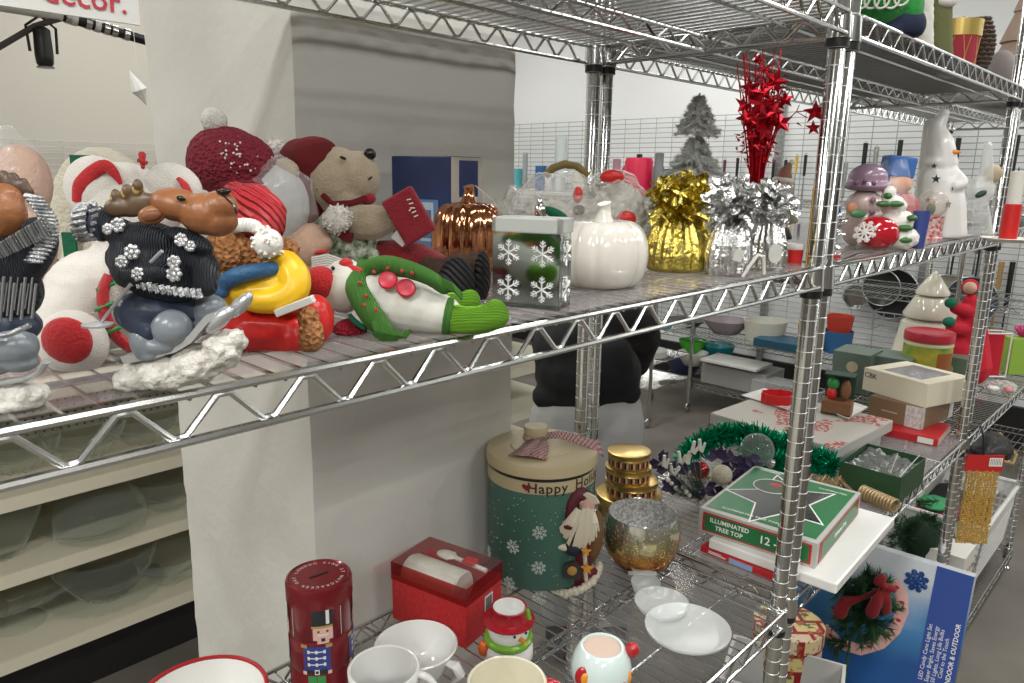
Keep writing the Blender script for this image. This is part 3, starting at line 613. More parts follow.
# ================================================================ middle shelf, nearest rack
CLAMP[0] = None
class Bx:
    """frame on the front bottom edge of a box: x along the edge from pixel a to pixel b, y away, z up"""
    def __init__(s, a, b, z, z2=None):
        A = onZ(*a, z); C = onZ(*b, z); d = C-A; s.w = d.length; s.rz = math.atan2(d.y, d.x); s.P = (A+C)/2; s.P.z = z
def bthing(name, label, cat, X, group=None): return thing(name, label, cat, X.P, X.rz, group)
def rbox(b, w, d, h, z0=0, y0=0, x0=0): return b.box((x0, y0+d/2, z0+h/2), (w, d, h))
mirror = mat('mirrored glass', (.40, .44, .42), .08, 1)
frost = mat('frosted white rim', (.44, .46, .44), .3)
sparkle = mat('silver snowflake', (.80, .81, .80), .35, .4)
X = Bx((493, 305), (560, 313), SZ); A_ = onZ(492, 305, SZ); X.rz = R(-68.5); X.w = .0715; X.P = A_+Vector((math.cos(X.rz), math.sin(X.rz), 0))*X.w/2; t = bthing('candle_box', 'square mirrored glass candle box with silver snowflakes and frosted rim', 'candle holder', X)
W = X.w; H = .078; DD = W*.5
b = B(); rbox(b, W, .006, H); rbox(b, W, .006, H, 0, DD-.006)
for sx in (-1, 1): b.box((sx*(W/2-.003), DD/2, H/2), (.006, DD-.0125, H))
rbox(b, W, DD, .005); b.make('glass_body', mirror, t, False, bev=.0006)
b = B()
for sx in (-1, 1): b.box((sx*(W/2-.002), DD/2, H-.004+.0075), (.006, DD+.002, .015))
rbox(b, W+.002, .006, .015, H-.004, -.001); rbox(b, W+.002, .006, .015, H-.004, DD-.005); b.make('rim', frost, t, False, bev=.0015)
b = B()
for x in (-.25, .25):
    for z in (.25, .70): snowflake(b, (x*W, -.001, z*H), (1, 0, 0), (0, 0, 1), .0130, w=.12)
b.make('front_snowflakes', sparkle, t)
b = B()
for y in (.25,):
    for z in (.25, .70): snowflake(b, (W/2+.001, y*W, z*H), (0, 1, 0), (0, 0, 1), .0130, w=.12)
b.make('side_snowflakes', sparkle, t)
# white pumpkin
def pumpkin(name, lab, P, r, h, m, stem_h, lobes=14, seed=0, ld=.10):
    t = thing(name, lab, 'pumpkin', P, seed)
    pr = [(0, .0)]+[(r*(.55+.45*math.sin(PI*(i/16*.86+.02)))*(1 if 0 < i < 16 else .9), h*(1-math.cos(PI*i/16))/2) for i in range(0, 17)]
    pr = [(r*max(.25, math.sin(PI*(.13+.77*i/18))**.62), h*(1-math.cos(PI*i/18))/2) for i in range(19)]+[(r*.2, h*.955), (r*.12, h*.93)]
    b = B().lathe(pr, 112, lob=(lobes, ld)); b.make('pumpkin_body', m, t, 80)
    b = B(); b.tube([(0, 0, h*.92), (.001, 0, h+stem_h*.3), (.003, 0, h+stem_h*.7), (.001, 0, h+stem_h)], [r*.30, r*.17, r*.13, r*.15], 12); b.make('stem', m, t, 60)
    return t
pearl = mat('pearl white ceramic', (.66, .63, .57), .16, coat=.6, bump=(60, .06))
P = Fr(610, 291, SZ); p_ = P.P+HF*.045-HR*.006
pumpkin('ceramic_pumpkin', 'pearly white ceramic pumpkin beside the candle box', p_, 44.5*(P.s+.00010), .078, pearl, .020, 12, 0, .045)
copper = mat('polished copper', (.62, .27, .14), .1, 1)
P = Fr(467, 274, SZ)
t = pumpkin('copper_pumpkin', 'shiny copper pumpkin in front of the navy box', P.P+HF*.02, 37*P.s, .092, copper, .022, 12, .2)
b = B(); b.tube([(0.004, -.008, .115), (.012, -.03, .097), (.024, -.048, .07), (.02, -.056, .03)], .0006, 5); b.make('hang_string', mat('beige string', (.6, .5, .4), .8), t)
# navy box
navy = mat('navy card', (.008, .016, .075), .4, noise_=(12, (.012, .03, .12), .6)); card = mat('grey beige card', (.40, .37, .32), .6)
P0 = onZ(391, 263, SZ); P1 = onZ(454, 266, SZ); P0 = CAM+(P0-CAM)*1.0
X = Bx((388, 266), (446, 272), SZ); X.P = X.P+HF*.06
t = bthing('blue_gift_box', 'tall navy blue cardboard box leaning space against the pillar with a picture window', 'box', X); tag(t, 'tall navy blue cardboard box behind the copper pumpkin')
W = X.w*1.05; H = .153
b = B(); rbox(b, W, .075, H); b.make('carton', navy, t, False, bev=.0015)
b = B().box((W/2+.0006, .0375, H/2), (.001, .0745, H-.002)); b.make('side_panel', card, t, False)
b = B().box((W/2+.0014, .04, H*.80), (.001, .045, H*.33)); b.make('side_label', navy, t, False)
b = B().box((W/2+.0014, .04, H*.42), (.001, .038, H*.42)); b.make('side_window', mat('white paper', (.62, .62, .60), .6), t, False)
b = B().box((.012, -.0006, H*.33), (.040, .001, H*.55)); pp = b.make('picture', mat('pale blue print', (.10, .20, .38), .4), t, False)
b = B().box((.012, -.0014, H*.40), (.024, .001, H*.36)); b.make('picture_frame', mat('light print', (.42, .50, .58), .4), pp, False)
b = B().box((.012, -.0022, H*.38), (.016, .001, H*.26)); b.make('picture_scene', mat('mid blue print', (.06, .16, .34), .4), pp, False)
# clear plastic gift bag
F = Fr(590, 262, P=Vector((-.33, .27, SZ)))
t = fthing('wrapped_gift_basket', 'small gift basket wrapped in clear crinkled plastic behind the white pumpkin', 'gift basket', F)
crk = glass('crinkled cellophane', (.80, .79, .74), .26, .2); nt = crk.node_tree
bp = nt.nodes.new('ShaderNodeBump'); nn = nt.nodes.new('ShaderNodeTexVoronoi'); nn.inputs['Scale'].default_value = 95; tcn = nt.nodes.new('ShaderNodeTexCoord'); bp.inputs['Strength'].default_value = 1; bp.inputs['Distance'].default_value = .01
nt.links.new(tcn.outputs['Object'], nn.inputs['Vector']); nt.links.new(nn.outputs['Distance'], bp.inputs['Height']); nt.links.new([n for n in nt.nodes if n.type == 'BSDF_PRINCIPLED'][0].inputs['Normal'], bp.outputs['Normal']) if 0 else nt.links.new(bp.outputs['Normal'], [n for n in nt.nodes if n.type == 'BSDF_PRINCIPLED'][0].inputs['Normal'])
CLAMP[0] = .0002
b = B(); crumple(b, F(612, 222, 0), (42*F.s, 40*F.s, 50*F.s), 60, 40, .10, 1, 2.2); crumple(b, F(560, 225, 0), (58*F.s, 44*F.s, 52*F.s), 60, 40, .12, 8, 2.2); crumple(b, F(520, 222, -10*F.s), (26*F.s, 26*F.s, 34*F.s), 40, 26, .18, 4, 2.6)
b.make('cellophane', crk, t, 70)
tis = mat('grey green wrapping', (.42, .41, .36), .6, bump=(60, .8), noise_=(40, (.64, .62, .56), .6))
blob('wrapped_filling', tis, t, [E(F, 590, 235, 10, 46, 36, 30), E(F, 618, 215, 6, 28, 32, 26), E(F, 550, 235, 10, 40, 34, 30)], .003, 1, (.012, .010))
wick = mat('wicker', (.42, .30, .10), .7, bump=(150, 1, 'wavex')); b = B(); b.tube([F(u, v, 20*F.s) for u, v in ((545, 176), (553, 168), (565, 164), (578, 167), (588, 176))], 4*F.s, 8); b.make('basket_handle', wick, t)
solid('red_bauble', resin_red, t, [E(F, 612, 177, -20, 12, 7, 6)]); solid('red_bauble', resin_red, t, [E(F, 626, 219, -38, 10, 8, 6)]); solid('red_bauble', resin_red, t, [E(F, 578, 195, -30, 5, 8, 5)])
solid('green_leaf', green_f, t, [E(F, 556, 214, -46, 14, 5, 4, -25)]); solid('brown_cone', bootm, t, [E(F, 579, 210, -32, 6, 5, 5)])
solid('silver_bell', mat('bright silver', (.7, .7, .7), .15, 1), t, [E(F, 540, 213, -52, 6, 11, 6), E(F, 540, 205, -52, 3, 8, 3)])
CLAMP[0] = None
# foil balloon weights
def foil_weight(lab, F, m, r, h, hf, seed, mname='foil_balloon_weight', grp=None, tagm=None):
    t = fthing(mname, lab, 'balloon weight', F, grp); rnd = random.Random(seed)
    n = 44; prof = [(.80, 0), (.98, .06), (1, .25), (.93, .45), (.76, .65), (.48, .85), (.30, 1.0), (.36, 1.1)]; vs = []; ph = [rnd.uniform(-1, 1) for _ in range(n)]
    for (rr, z) in prof:
        for k in range(n):
            q = 2*PI*k/n; f = 1+(.10 if k % 2 else -.08)*(.6+.6*z)*(.6+.5*ph[k])+rnd.uniform(-.02, .02)
            vs.append((r*rr*f*math.cos(q), r*rr*f*math.sin(q), h*z+rnd.uniform(-.001, .001)*(z > 0)))
    fs = [(i*n+k, i*n+(k+1) % n, (i+1)*n+(k+1) % n, (i+1)*n+k) for i in range(len(prof)-1) for k in range(n)]+[tuple(range(n))[::-1]]
    B().add(vs, fs).make('foil_pouch', m, t, False)
    b = B()
    for i in range(520):
        a = rnd.uniform(0, 2*PI); el = rnd.uniform(-.7, 1.5); d = Vector((math.cos(a)*math.cos(el), math.sin(a)*math.cos(el), math.sin(el))); L = hf*rnd.uniform(.30, .50)
        s_ = d.cross(Vector((rnd.gauss(0, 1), rnd.gauss(0, 1), rnd.gauss(0, 1)))).normalized()*.0036; o = Vector((d.x*hf*rnd.uniform(.1, .42), d.y*hf*rnd.uniform(.1, .42), h*.98+hf*rnd.uniform(-.25, .55)))
        k1 = Vector((rnd.uniform(-1, 1), rnd.uniform(-1, 1), rnd.uniform(-1, .6)))*L*.3; k2 = Vector((rnd.uniform(-1, 1), rnd.uniform(-1, 1), rnd.uniform(-1.4, .4)))*L*.45
        p1 = o+d*L*.5+k1; p2 = o+d*L+k2; s2 = (s_+Vector((rnd.uniform(-1, 1), rnd.uniform(-1, 1), rnd.uniform(-1, 1)))*.0018)
        b.add([o-s_, o+s_, p1+s2*1.2, p1-s2*1.2, p2+s_, p2-s2], [(0, 1, 2, 3), (3, 2, 4, 5)])
    b.make('foil_frill', m, t, False, recalc=False); return t
gold = mat('gold foil', (.70, .58, .14), .2, 1, bump=(120, .7)); silf = mat('silver foil', (.76, .77, .77), .17, 1, bump=(120, .7))
F1 = Fr(681, 274, SZ); F1.P += HF*.045; foil_weight('gold foil balloon weight with bushy frill, nearest and leftmost', F1, gold, 28*F1.s*1.08, .092, .056, 1); 
F2 = Fr(0, 0, P=F1.P+HF*.075+HR*.035); foil_weight('gold foil balloon weight mostly hidden behind the silver ones', F2, gold, .033, .088, .050, 2)
F3 = Fr(733, 277, SZ); F3.P += HF*.03; ta = foil_weight('silver foil balloon weight in front, just left of the other silver one', F3, silf, .0315, .090, .046, 3)
F4 = Fr(771, 272, SZ); F4.P += HF*.034; tb = foil_weight('silver foil balloon weight nearest the chrome post with oval sticker', F4, silf, .031, .088, .046, 4)
stk = mat('pale sticker', (.50, .50, .46), .4); b = B(); b.lathe([(0, 0), (.012, 0), (.012, .001), (0, .001)], 20, (0, 0, 0), rotm(R(90), 'X')); so = b.make('oval_sticker', stk, tb); so.location = (.004, -.0325, .026); so.scale = (.8, 1, 1.15)
b = B(); b.box((0.002, -.040, .03), (.012, .001, .016), rotm(R(15), 'Y')); b.make('paper_sticker', stk, ta, False)
b = B(); b.tube([(.01, -.040, .002), (.018, -.045, .02), (.026, -.046, .032), (.034, -.044, .03), (.038, -.04, .006)], .0022, 6); b.make('curled_ribbon', resin_wh, ta)
# frosted bottle brush tree
def needles(b, c, d, L, n, r, rnd, w=.0006):
    for i in range(n):
        t_ = rnd.random(); o = Vector(c)+Vector(d)*t_*L; a = rnd.uniform(0, 2*PI); e = Vector(d).normalized(); p = e.orthogonal().normalized(); q = e.cross(p)
        v = (p*math.cos(a)+q*math.sin(a))*r+e*r*.6; s_ = e.cross(v).normalized()*w; b.add([o-s_, o+s_, o+v], [(0, 1, 2)])
frostg = mat('frosted grey branches', (.80, .80, .76), .8, noise_=(60, (.42, .46, .44), .55))
def brush_tree(t, h, r, tiers, m, seed, trunk=True, base_z=0.0, dens=46, nr=.010, ns=26, nw=.0006, tp=1.0, br=1):
    rnd = random.Random(seed); b = B()
    for k in range(tiers):
        z0 = base_z+(h-base_z)*(k/tiers); z1 = base_z+(h-base_z)*((k+1.35)/tiers); rr = r*(1-tp*k/(tiers+.3))
        for j in range(dens-k*3):
            a = rnd.uniform(0, 2*PI); f = rnd.uniform(.0, .85); rad = rr*(1-f)*rnd.uniform(.8, 1.05); z = z0+(z1-z0)*f*.75
            d = Vector((math.cos(a), math.sin(a), -.25)); st = Vector((0, 0, z+.12*rad)); b.tube([st, st+d*rad], [.0012*br, .0008*br], 4); needles(b, st+d*rad*.15, d*1.0, rad*.85, ns, nr, rnd, nw)
    b.tube([(0, 0, 0), (0, 0, h)], [.005, .002], 6)
    return b.make('branches', m, t, False, recalc=False)
F = Fr(0, 0, P=Vector((.0, .26, SZ)))
d_ = ray(683, 340); k_ = 1.40/d_.dot(HF); F.P = Vector((CAM.x+d_.x*k_, CAM.y+d_.y*k_, SZ))
t = fthing('frosted_tree', 'small frosted grey artificial tree behind the gold foil weights', 'artificial tree', F); brush_tree(t, F(690, 95, 0).z+.004, .086, 4, frostg, 11, nr=.009, dens=150, ns=40, nw=.0012, tp=.62, br=2.6)
solid('tree_base', mat('dark wood base', (.05, .035, .02), .6), t, [('e', Vector((0, 0, .008)), (.03, .03, .008))]); t.rotation_euler.x = 0
# dark greenery beside it
darkgreen = mat('dark pine green', (.015, .05, .02), .8, noise_=(60, (.03, .09, .03), .6))
F = Fr(0, 0, P=Vector((-.205, .30, SZ))); t = fthing('pine_sprig', 'dark green pine sprig between the wrapped basket and gold foil weights', 'greenery', F); brush_tree(t, .115, .045, 3, darkgreen, 12, nr=.014, dens=60, ns=34, nw=.001)
# red star spray
redm = mat('red foil star', (.50, .01, .025), .22, .75); F = Fr(768, 264, P=onZ(768, 262, SZ)+HF*.03); SH = HR*11*F.s
t = fthing('star_spray', 'tall red foil star spray with long thin stems in a pale pot', 'decoration', F)
t.location = F.P-SH; rnd = random.Random(5); zmax = 1.835-SZ
def star_poly(r, r2=.42): return [((r if i % 2 == 0 else r*r2)*math.cos(PI/2+i*PI/5), (r if i % 2 == 0 else r*r2)*math.sin(PI/2+i*PI/5)) for i in range(10)]
b = B()
for i in range(46):
    a = rnd.uniform(0, 2*PI); sp = rnd.uniform(0, .035); top = F(768+rnd.uniform(-20, 26), rnd.uniform(48, 120), rnd.uniform(-.03, .03)); top.z = min(top.z, zmax)
    b.tube([(rnd.uniform(-.008, .008), rnd.uniform(-.008, .008), .06), ((top.x)*.35, top.y*.3, .15), tuple(top)], [.0013, .0012, .0008], 4)
for (u, v) in ((828, 110), (819, 118), (811, 105)): b.tube([(0, 0, .1), tuple(F(788, 130, 0)), tuple(F(808, 112, -.01)), tuple(F(u, v, -.01))], .0008, 4)
b.make('stems', redm, t)
for (u, v, r_, o) in ((787, 81, 13, -10), (778, 110, 14, -5), (755, 106, 12, -10), (772, 120, 13, 5), (792, 123, 12, -8), (827, 112, 12, -12), (766, 98, 11, 8), (782, 101, 9, 10), (776, 132, 12, -14), (768, 145, 9, -8), (770, 60, 8, 10), (781, 138, 8, 4), (825, 128, 8, -10), (762, 125, 9, 8), (790, 105, 8, 6), (767, 152, 7, 0), (762, 88, 11, -6), (775, 92, 12, -12), (758, 118, 11, -12), (768, 116, 12, -16), (786, 112, 11, -14), (780, 122, 11, 0), (772, 105, 13, -18), (797, 100, 9, -4), (764, 136, 10, -12), (778, 70, 8, 4)):
    M = rotm(rnd.uniform(-.7, .7), 'Z') @ rotm(rnd.uniform(-.5, .5), 'X') @ rotm(rnd.uniform(0, 6), 'Y') @ rotm(R(90), 'X')
    sb_ = B(); c = F(u, v, o*F.s); pl = star_poly(r_*F.s); vs = [M @ Vector((x, y, 0)) + c for x, y in pl]; nrm = M @ Vector((0, 0, 1)); vs += [c+nrm*r_*F.s*.25, c-nrm*r_*F.s*.25]
    sb_.add(vs, [(i, (i+1) % 10, 10) for i in range(10)]+[((i+1) % 10, i, 11) for i in range(10)]); sb_.make('star', redm, t, False)
b = B()
for i in range(600):
    a = rnd.uniform(0, 1); c = F(768+rnd.gauss(0, 8)+10*a, 150-60*a+rnd.gauss(0, 14), rnd.gauss(0, .012)); v = Vector((rnd.gauss(0, 1), rnd.gauss(0, 1), rnd.gauss(0, 1))).normalized()*.011; w_ = v.orthogonal().normalized()*.0025
    b.add([c-w_, c+w_, c+v], [(0, 1, 2)])
tag(b.make('foil_tinsel', redm, t, False, recalc=False), kind='stuff')
b = B(); b.lathe([(.014, 0), (.018, .03), (.020, .075), (.022, .115), (.020, .115), (.012, .08), (0, .07)], 20, (0, 0, 0)); b.make('pot', mat('pale pink frosted pot', (.40, .28, .30), .4), t)
# little santas by the post
def santa(lab, F, ht, coat=resin_red, lean=0, group=None, hatm=resin_red):
    t = fthing('santa_figurine', lab, 'figurine', F, group); t.rotation_euler.y = lean
    blob('robe', coat, t, [('t', [(0, 0, ht*.05), (0, 0, ht*.55)], [ht*.2, ht*.13]), ('t', [(-ht*.13, 0, ht*.5), (-ht*.2, -ht*.08, ht*.32)], [ht*.055, ht*.05]), ('t', [(ht*.13, 0, ht*.5), (ht*.2, -ht*.08, ht*.32)], [ht*.055, ht*.05])], ht*.02, 1)
    solid('face', skin, t, [('e', Vector((0, -ht*.03, ht*.70)), (ht*.095, ht*.09, ht*.1))]); solid('beard', resin_wh, t, [('e', Vector((0, -ht*.09, ht*.60)), (ht*.09, ht*.06, ht*.12))])
    h = solid('hat', hatm, t, [('t', [(0, 0, ht*.76), (.0, 0, ht*.88), (ht*.04, 0, ht*.98)], [ht*.11, ht*.07, ht*.02])]); b = B(); b.tube(ring_pts((0, 0, ht*.765), (1, 0, 0), (0, 1, 0), ht*.105), ht*.03, 8, closed=True); b.make('hat_trim', resin_wh, h); b = B(); b.ell((ht*.05, 0, ht*.985), ht*.035); b.make('hat_pompom', resin_wh, h); return t
Fp = Fr(804, 262, P=onZ(800, 252, SZ)+HF*.16); santa('tall muted santa figurine leaning beside the left of the chrome post', Fp, .165, mat('muted olive coat', (.30, .28, .20), .6), .12, hatm=mat('muted brown hat', (.28, .12, .08), .7))
Fp = Fr(799, 258, SZ); Fp.P += HF*.10; santa('little santa with red hat standing behind the red gift cup', Fp, .082, mat('black coat', (.02, .02, .02), .5))
Fp = Fr(798, 264, SZ); Fp.P += HF*.02; t = fthing('red_cup', 'small red cup with white furry rim left of the chrome post', 'cup', Fp)
B().lathe([(.0, 0), (.0125, 0), (.0135, .022), (.0115, .022), (0, .004)], 20).make('cup_body', resin_red, t); B().lathe([(.0140, .021), (.0155, .025), (.0140, .030), (.0115, .029), (.0115, .021)], 20).make('cup_rim', resin_wh, t)
Fp = Fr(783, 252, SZ); Fp.P += HF*.02; o = B().lathe([(0.001, 0), (.010, .003), (.013, .013), (.010, .022), (.001, .026)], 18).make('red_bauble', mat('hot pink glass', (.55, .02, .08), .12), None, loc=Fp.P); tag(o, 'small pink red glass bauble behind the silver foil weight', 'ornament')
o = B().lathe([(.0018, 0), (.0018, .115), (.0008, .118)], 8).make('gold_stick', mat('shiny gold', (.7, .48, .15), .2, 1), None, loc=onZ(806, 266, SZ)); tag(o, 'thin gold stick standing against the left of the chrome post', 'stick')
# ================================================================ lower shelf, nearest rack
def hz(F, u, v): return F(u, v, 0).z
glaze = mat('white glazed ceramic', (.74, .74, .72), .14, coat=.5)
cglaze = mat('cream glazed ceramic', (.70, .66, .52), .16, coat=.5)
rglaze = mat('red glaze', (.36, .01, .015), .14, coat=.5)
def cup_profile(r, h, t=.004, foot=.8, flare=1.0, belly=None):
    o = [(0, .0), (r*foot, 0), (r*foot, .004)]
    for i in range(9):
        a = i/8; rr = r*(foot+(flare-foot)*a**.6) if belly is None else r*belly(a); o.append((rr, .004+(h-.004)*a))
    o += [(o[-1][0]-t*.5, h+t*.35), (o[-1][0]-t, h)]
    for i in range(8, -1, -1): o.append((max(.002, o[3+i][0]-t), max(o[3+i][1], .006)))
    o.append((0, .006)); return o
def handle(b, r, z0, z1, out, th, ang, flat=1.3, n=14):
    pts = []
    for i in range(n+1):
        a = -PI/2+PI*i/n; rad = r-th*.4+out*math.cos(a)**.8 if math.cos(a) > 0 else r-th*.4; pts.append((rad*math.cos(ang), rad*math.sin(ang), (z0+z1)/2+(z1-z0)/2*math.sin(a)))
    b.tube(pts, th, 10, flat=1/flat)
def mug(name, lab, u, v, zt, rpx, h, ang, body, hand=None, foot=.85, flare=1.0, belly=None, out=.028, th=.0055, cat='mug', rimm=None, z0=None):
    zb = LZ; P = onZ(u, v, zb+h); s_ = (P-CAM).dot(_f)/FOC; P.z = zb; r = rpx*s_
    t = thing(name, lab, cat, P, -YAW); pr = cup_profile(r, h, .0042, foot, flare, belly)
    B().lathe(pr, 48).make('mug_body', body, t, 60)
    if hand is not None: b = B(); handle(b, r*(.93 if belly else .97), h*.30, h*.95, out, th, ang); b.make('handle', hand, t, 60)
    if rimm is not None:
        b = B(); b.tube(ring_pts((0, 0, h), (1, 0, 0), (0, 1, 0), pr[11][0]-.0018, 56), .0030, 8, closed=True); b.make('rim', rimm, t)
    return t, r
mug('white_mug', 'plain white mug at the bottom edge beside the nutcracker tin', 384, 667, 0, 36, .108, -.12, glaze, glaze)
t, r = mug('footed_cup', 'wide white footed cup behind the plain white mug', 416, 644, 0, 41.5, .056, -.6, glaze, None, foot=.5, flare=1.0)
b = B(); b.tube([(r*.80, -r*.45, .045), (r*1.0, -r*.55, .046), (r*1.12, -r*.6, .034), (r*.95, -r*.5, .018)], [.006, .009, .010, .006], 10, flat=.6); b.make('handle', glaze, t, 60)
mug('cream_mug', 'cream mug with a red handle at the bottom edge', 507, 681, 0, 40, .088, .12, cglaze, rglaze, th=.006)
enam = mat('white enamel', (.72, .72, .69), .2, coat=.4); redl = mat('red enamel rim', (.33, .01, .015), .3)
t, r = mug('enamel_bowl', 'large white enamel bowl with red rim at the bottom left', 202, 696, 0, 63, .085, 0, enam, None, foot=.6, flare=1.0, cat='bowl', rimm=redl)
# snowman mug
F = Fr(508, 672, LZ); F.P += HF*.03; t = fthing('snowman_mug', 'ceramic snowman mug with red top hat and green scarf', 'mug', F); r = 21*F.s; H_ = hz(F, 508, 606)
hatr = mat('red glazed hat', (.34, .01, .02), .15, coat=.6)
b = B(); b.lathe([(0, 0), (r*1.0, 0), (r*1.2, H_*.12), (r*1.15, H_*.3), (r*.85, H_*.42), (r*.95, H_*.5), (r*1.0, H_*.6), (r*.9, H_*.74)], 36); b.make('mug_body', glaze, t, 60)
b = B(); b.lathe([(r*.9, H_*.72), (r*1.22, H_*.745), (r*1.24, H_*.77), (r*.88, H_*.80), (r*.78, H_*.97), (r*.84, H_*1.0), (r*.75, H_*1.0)], 36, cap1=False); hh = b.make('hat', hatr, t, 60)
b = B(); b.lathe([(r*.745, H_*.995), (r*.69, H_*.80), (0, H_*.79)], 36, cap0=False); b.make('hat_lining', glaze, hh, 60)
blob('scarf', mat('lime glaze', (.16, .36, .03), .2, coat=.4), t, [('t', ring_pts((0, 0, H_*.44), (1, 0, 0), (0, 1, .1), r*.98, 18), r*.2), ('t', [(r*.85, -r*.2, H_*.48), (r*1.0, -r*.1, H_*.7), (r*.85, 0, H_*.92)], r*.14)], .0016, 1)
solid('nose', mat('orange glaze', (.70, .28, .03), .2), t, [('t', [(r*.55, -r*.8, H_*.58), (r*.8, -r*1.15, H_*.585)], [r*.13, r*.05])])
b = B(); b.ell((r*.28, -r*.93, H_*.645), r*.07, 8, 6); b.make('eye', eyem, t); b = B(); b.ell((r*.80, -r*.60, H_*.645), r*.07, 8, 6); b.make('eye', eyem, t)
solid('mitten', mat('orange red glaze', (.55, .10, .02), .2), t, [('e', Vector((-r*1.15, -r*.4, H_*.3)), (r*.28, r*.25, r*.42))])
# round bear mug
F = Fr(600, 692, LZ); F.P += HF*.0; t = fthing('round_mug', 'round pale blue mug with painted bears and a red berry handle', 'mug', F); H_ = hz(F, 600, 645); r = 31*F.s*.97
pblue = mat('pale blue glaze', (.56, .66, .64), .14, coat=.5); cocoa = mat('matte pinkish inside', (.55, .42, .34), .4)
B().lathe([(0, 0), (r*.6, 0), (r*.82, H_*.15), (r*.99, H_*.42), (r*1.0, H_*.6), (r*.9, H_*.82), (r*.73, H_*.98), (r*.68, H_), (r*.62, H_*.985), (r*.62, H_*.93)], 44).make('mug_body', pblue, t, 60)
B().lathe([(r*.625, H_*.95), (r*.72, H_*.7), (r*.6, H_*.3), (0, H_*.25)], 36).make('mug_inside', cocoa, t, 60)
solid('berry_handle', rglaze, t, [('e', Vector((r*.98, -r*.05, H_*.93)), (r*.24, r*.22, r*.26)), ('t', [(r*.7, 0, H_*.72), (r*.95, 0, H_*.85)], r*.12)])
solid('painted_face', mat('orange glaze', (.70, .28, .03), .2), t, [('e', Vector((-r*.62, -r*.78, H_*.60)), (r*.13, r*.08, r*.22))])
solid('painted_bear', mat('orange glaze', (.70, .28, .03), .2), t, [('e', Vector((r*.72, -r*.70, H_*.38)), (r*.15, r*.08, r*.16)), ('e', Vector((r*.85, -r*.52, H_*.55)), (r*.07, r*.07, r*.22))])
solid('painted_hood', rglaze, t, [('e', Vector((-r*.68, -r*.66, H_*.60)), (r*.25, r*.14, r*.36)), ('e', Vector((r*.62, -r*.76, H_*.50)), (r*.10, r*.07, r*.08))])
# nutcracker money tin
F = Fr(325, 708, LZ); t = fthing('money_tin', 'tall round dark red tin with nutcracker soldiers and a coin slot lid', 'tin', F)
r = 33.5*F.s*.90; H_ = hz(F, 325, 574); tred = mat('dark red tin', (.17, .008, .014), .3, .3, coat=.3)
B().lathe([(0, 0), (r*.99, 0), (r, .003), (r, H_*.40), (r*.985, H_*.405), (r, H_*.41), (r, H_*.625), (r*.985, H_*.63), (r, H_*.635), (r, H_*.9)], 64).make('tin_body', tred, t)
B().lathe([(r*1.0, H_*.86), (r*1.035, H_*.862), (r*1.035, H_*.972), (r*1.0, H_*.992), (r*.94, H_), (r*.9, H_*.992), (0, H_*.992)], 64).make('lid', tred, t, 30)
b = B(); b.box((0, 0, H_*.992+.0006), (r*.62, .0032, .0012), R(38)); b.make('coin_slot', BLACKP, t, False)
lett = mat('pale lettering', (.60, .52, .48), .5)
ringt = 'KING ST NUTCRACKER DAY LONDON '
for i, ch in enumerate(ringt):
    if ch == ' ': continue
    q = PI/2-2*PI*i/len(ringt); text('lid_lettering', ch, .0065, lett, t, plane_M((r*.74*math.cos(q), r*.74*math.sin(q), H_*.992+.0005), (math.sin(q), -math.cos(q), 0), (math.cos(q), math.sin(q), 0)), .0001)
def onc(q, z, rr): return Vector((rr*math.sin(q), -rr*math.cos(q), z))
def patch(name, m, par, q0, q1, z0, z1, e=.0008, n=8, top=None):
    z0 += H_*.055; z1 += H_*.055
    """a printed area wrapped on the tin"""
    b = B(); vs = []
    for i in range(n+1):
        q = q0+(q1-q0)*i/n
        zt = z1 if top is None else z0+(z1-z0)*top(i/n); zb = z0
        vs += [onc(q, zb, r*1.0+e), onc(q, zt, r*1.0+e)]
    b.add(vs, [(2*i, 2*i+2, 2*i+3, 2*i+1) for i in range(n)]); return b.make(name, m, par, True, recalc=False)
hatk = mat('black printed hat', (.02, .025, .03), .3); pskin = mat('printed pink face', (.68, .42, .36), .4); pblue2 = mat('printed blue coat', (.03, .05, .22), .35); pgreen = mat('printed green trousers', (.04, .25, .07), .35); pwhite = mat('printed white', (.7, .7, .68), .4); pgold = mat('printed gold', (.45, .30, .10), .35, .3)
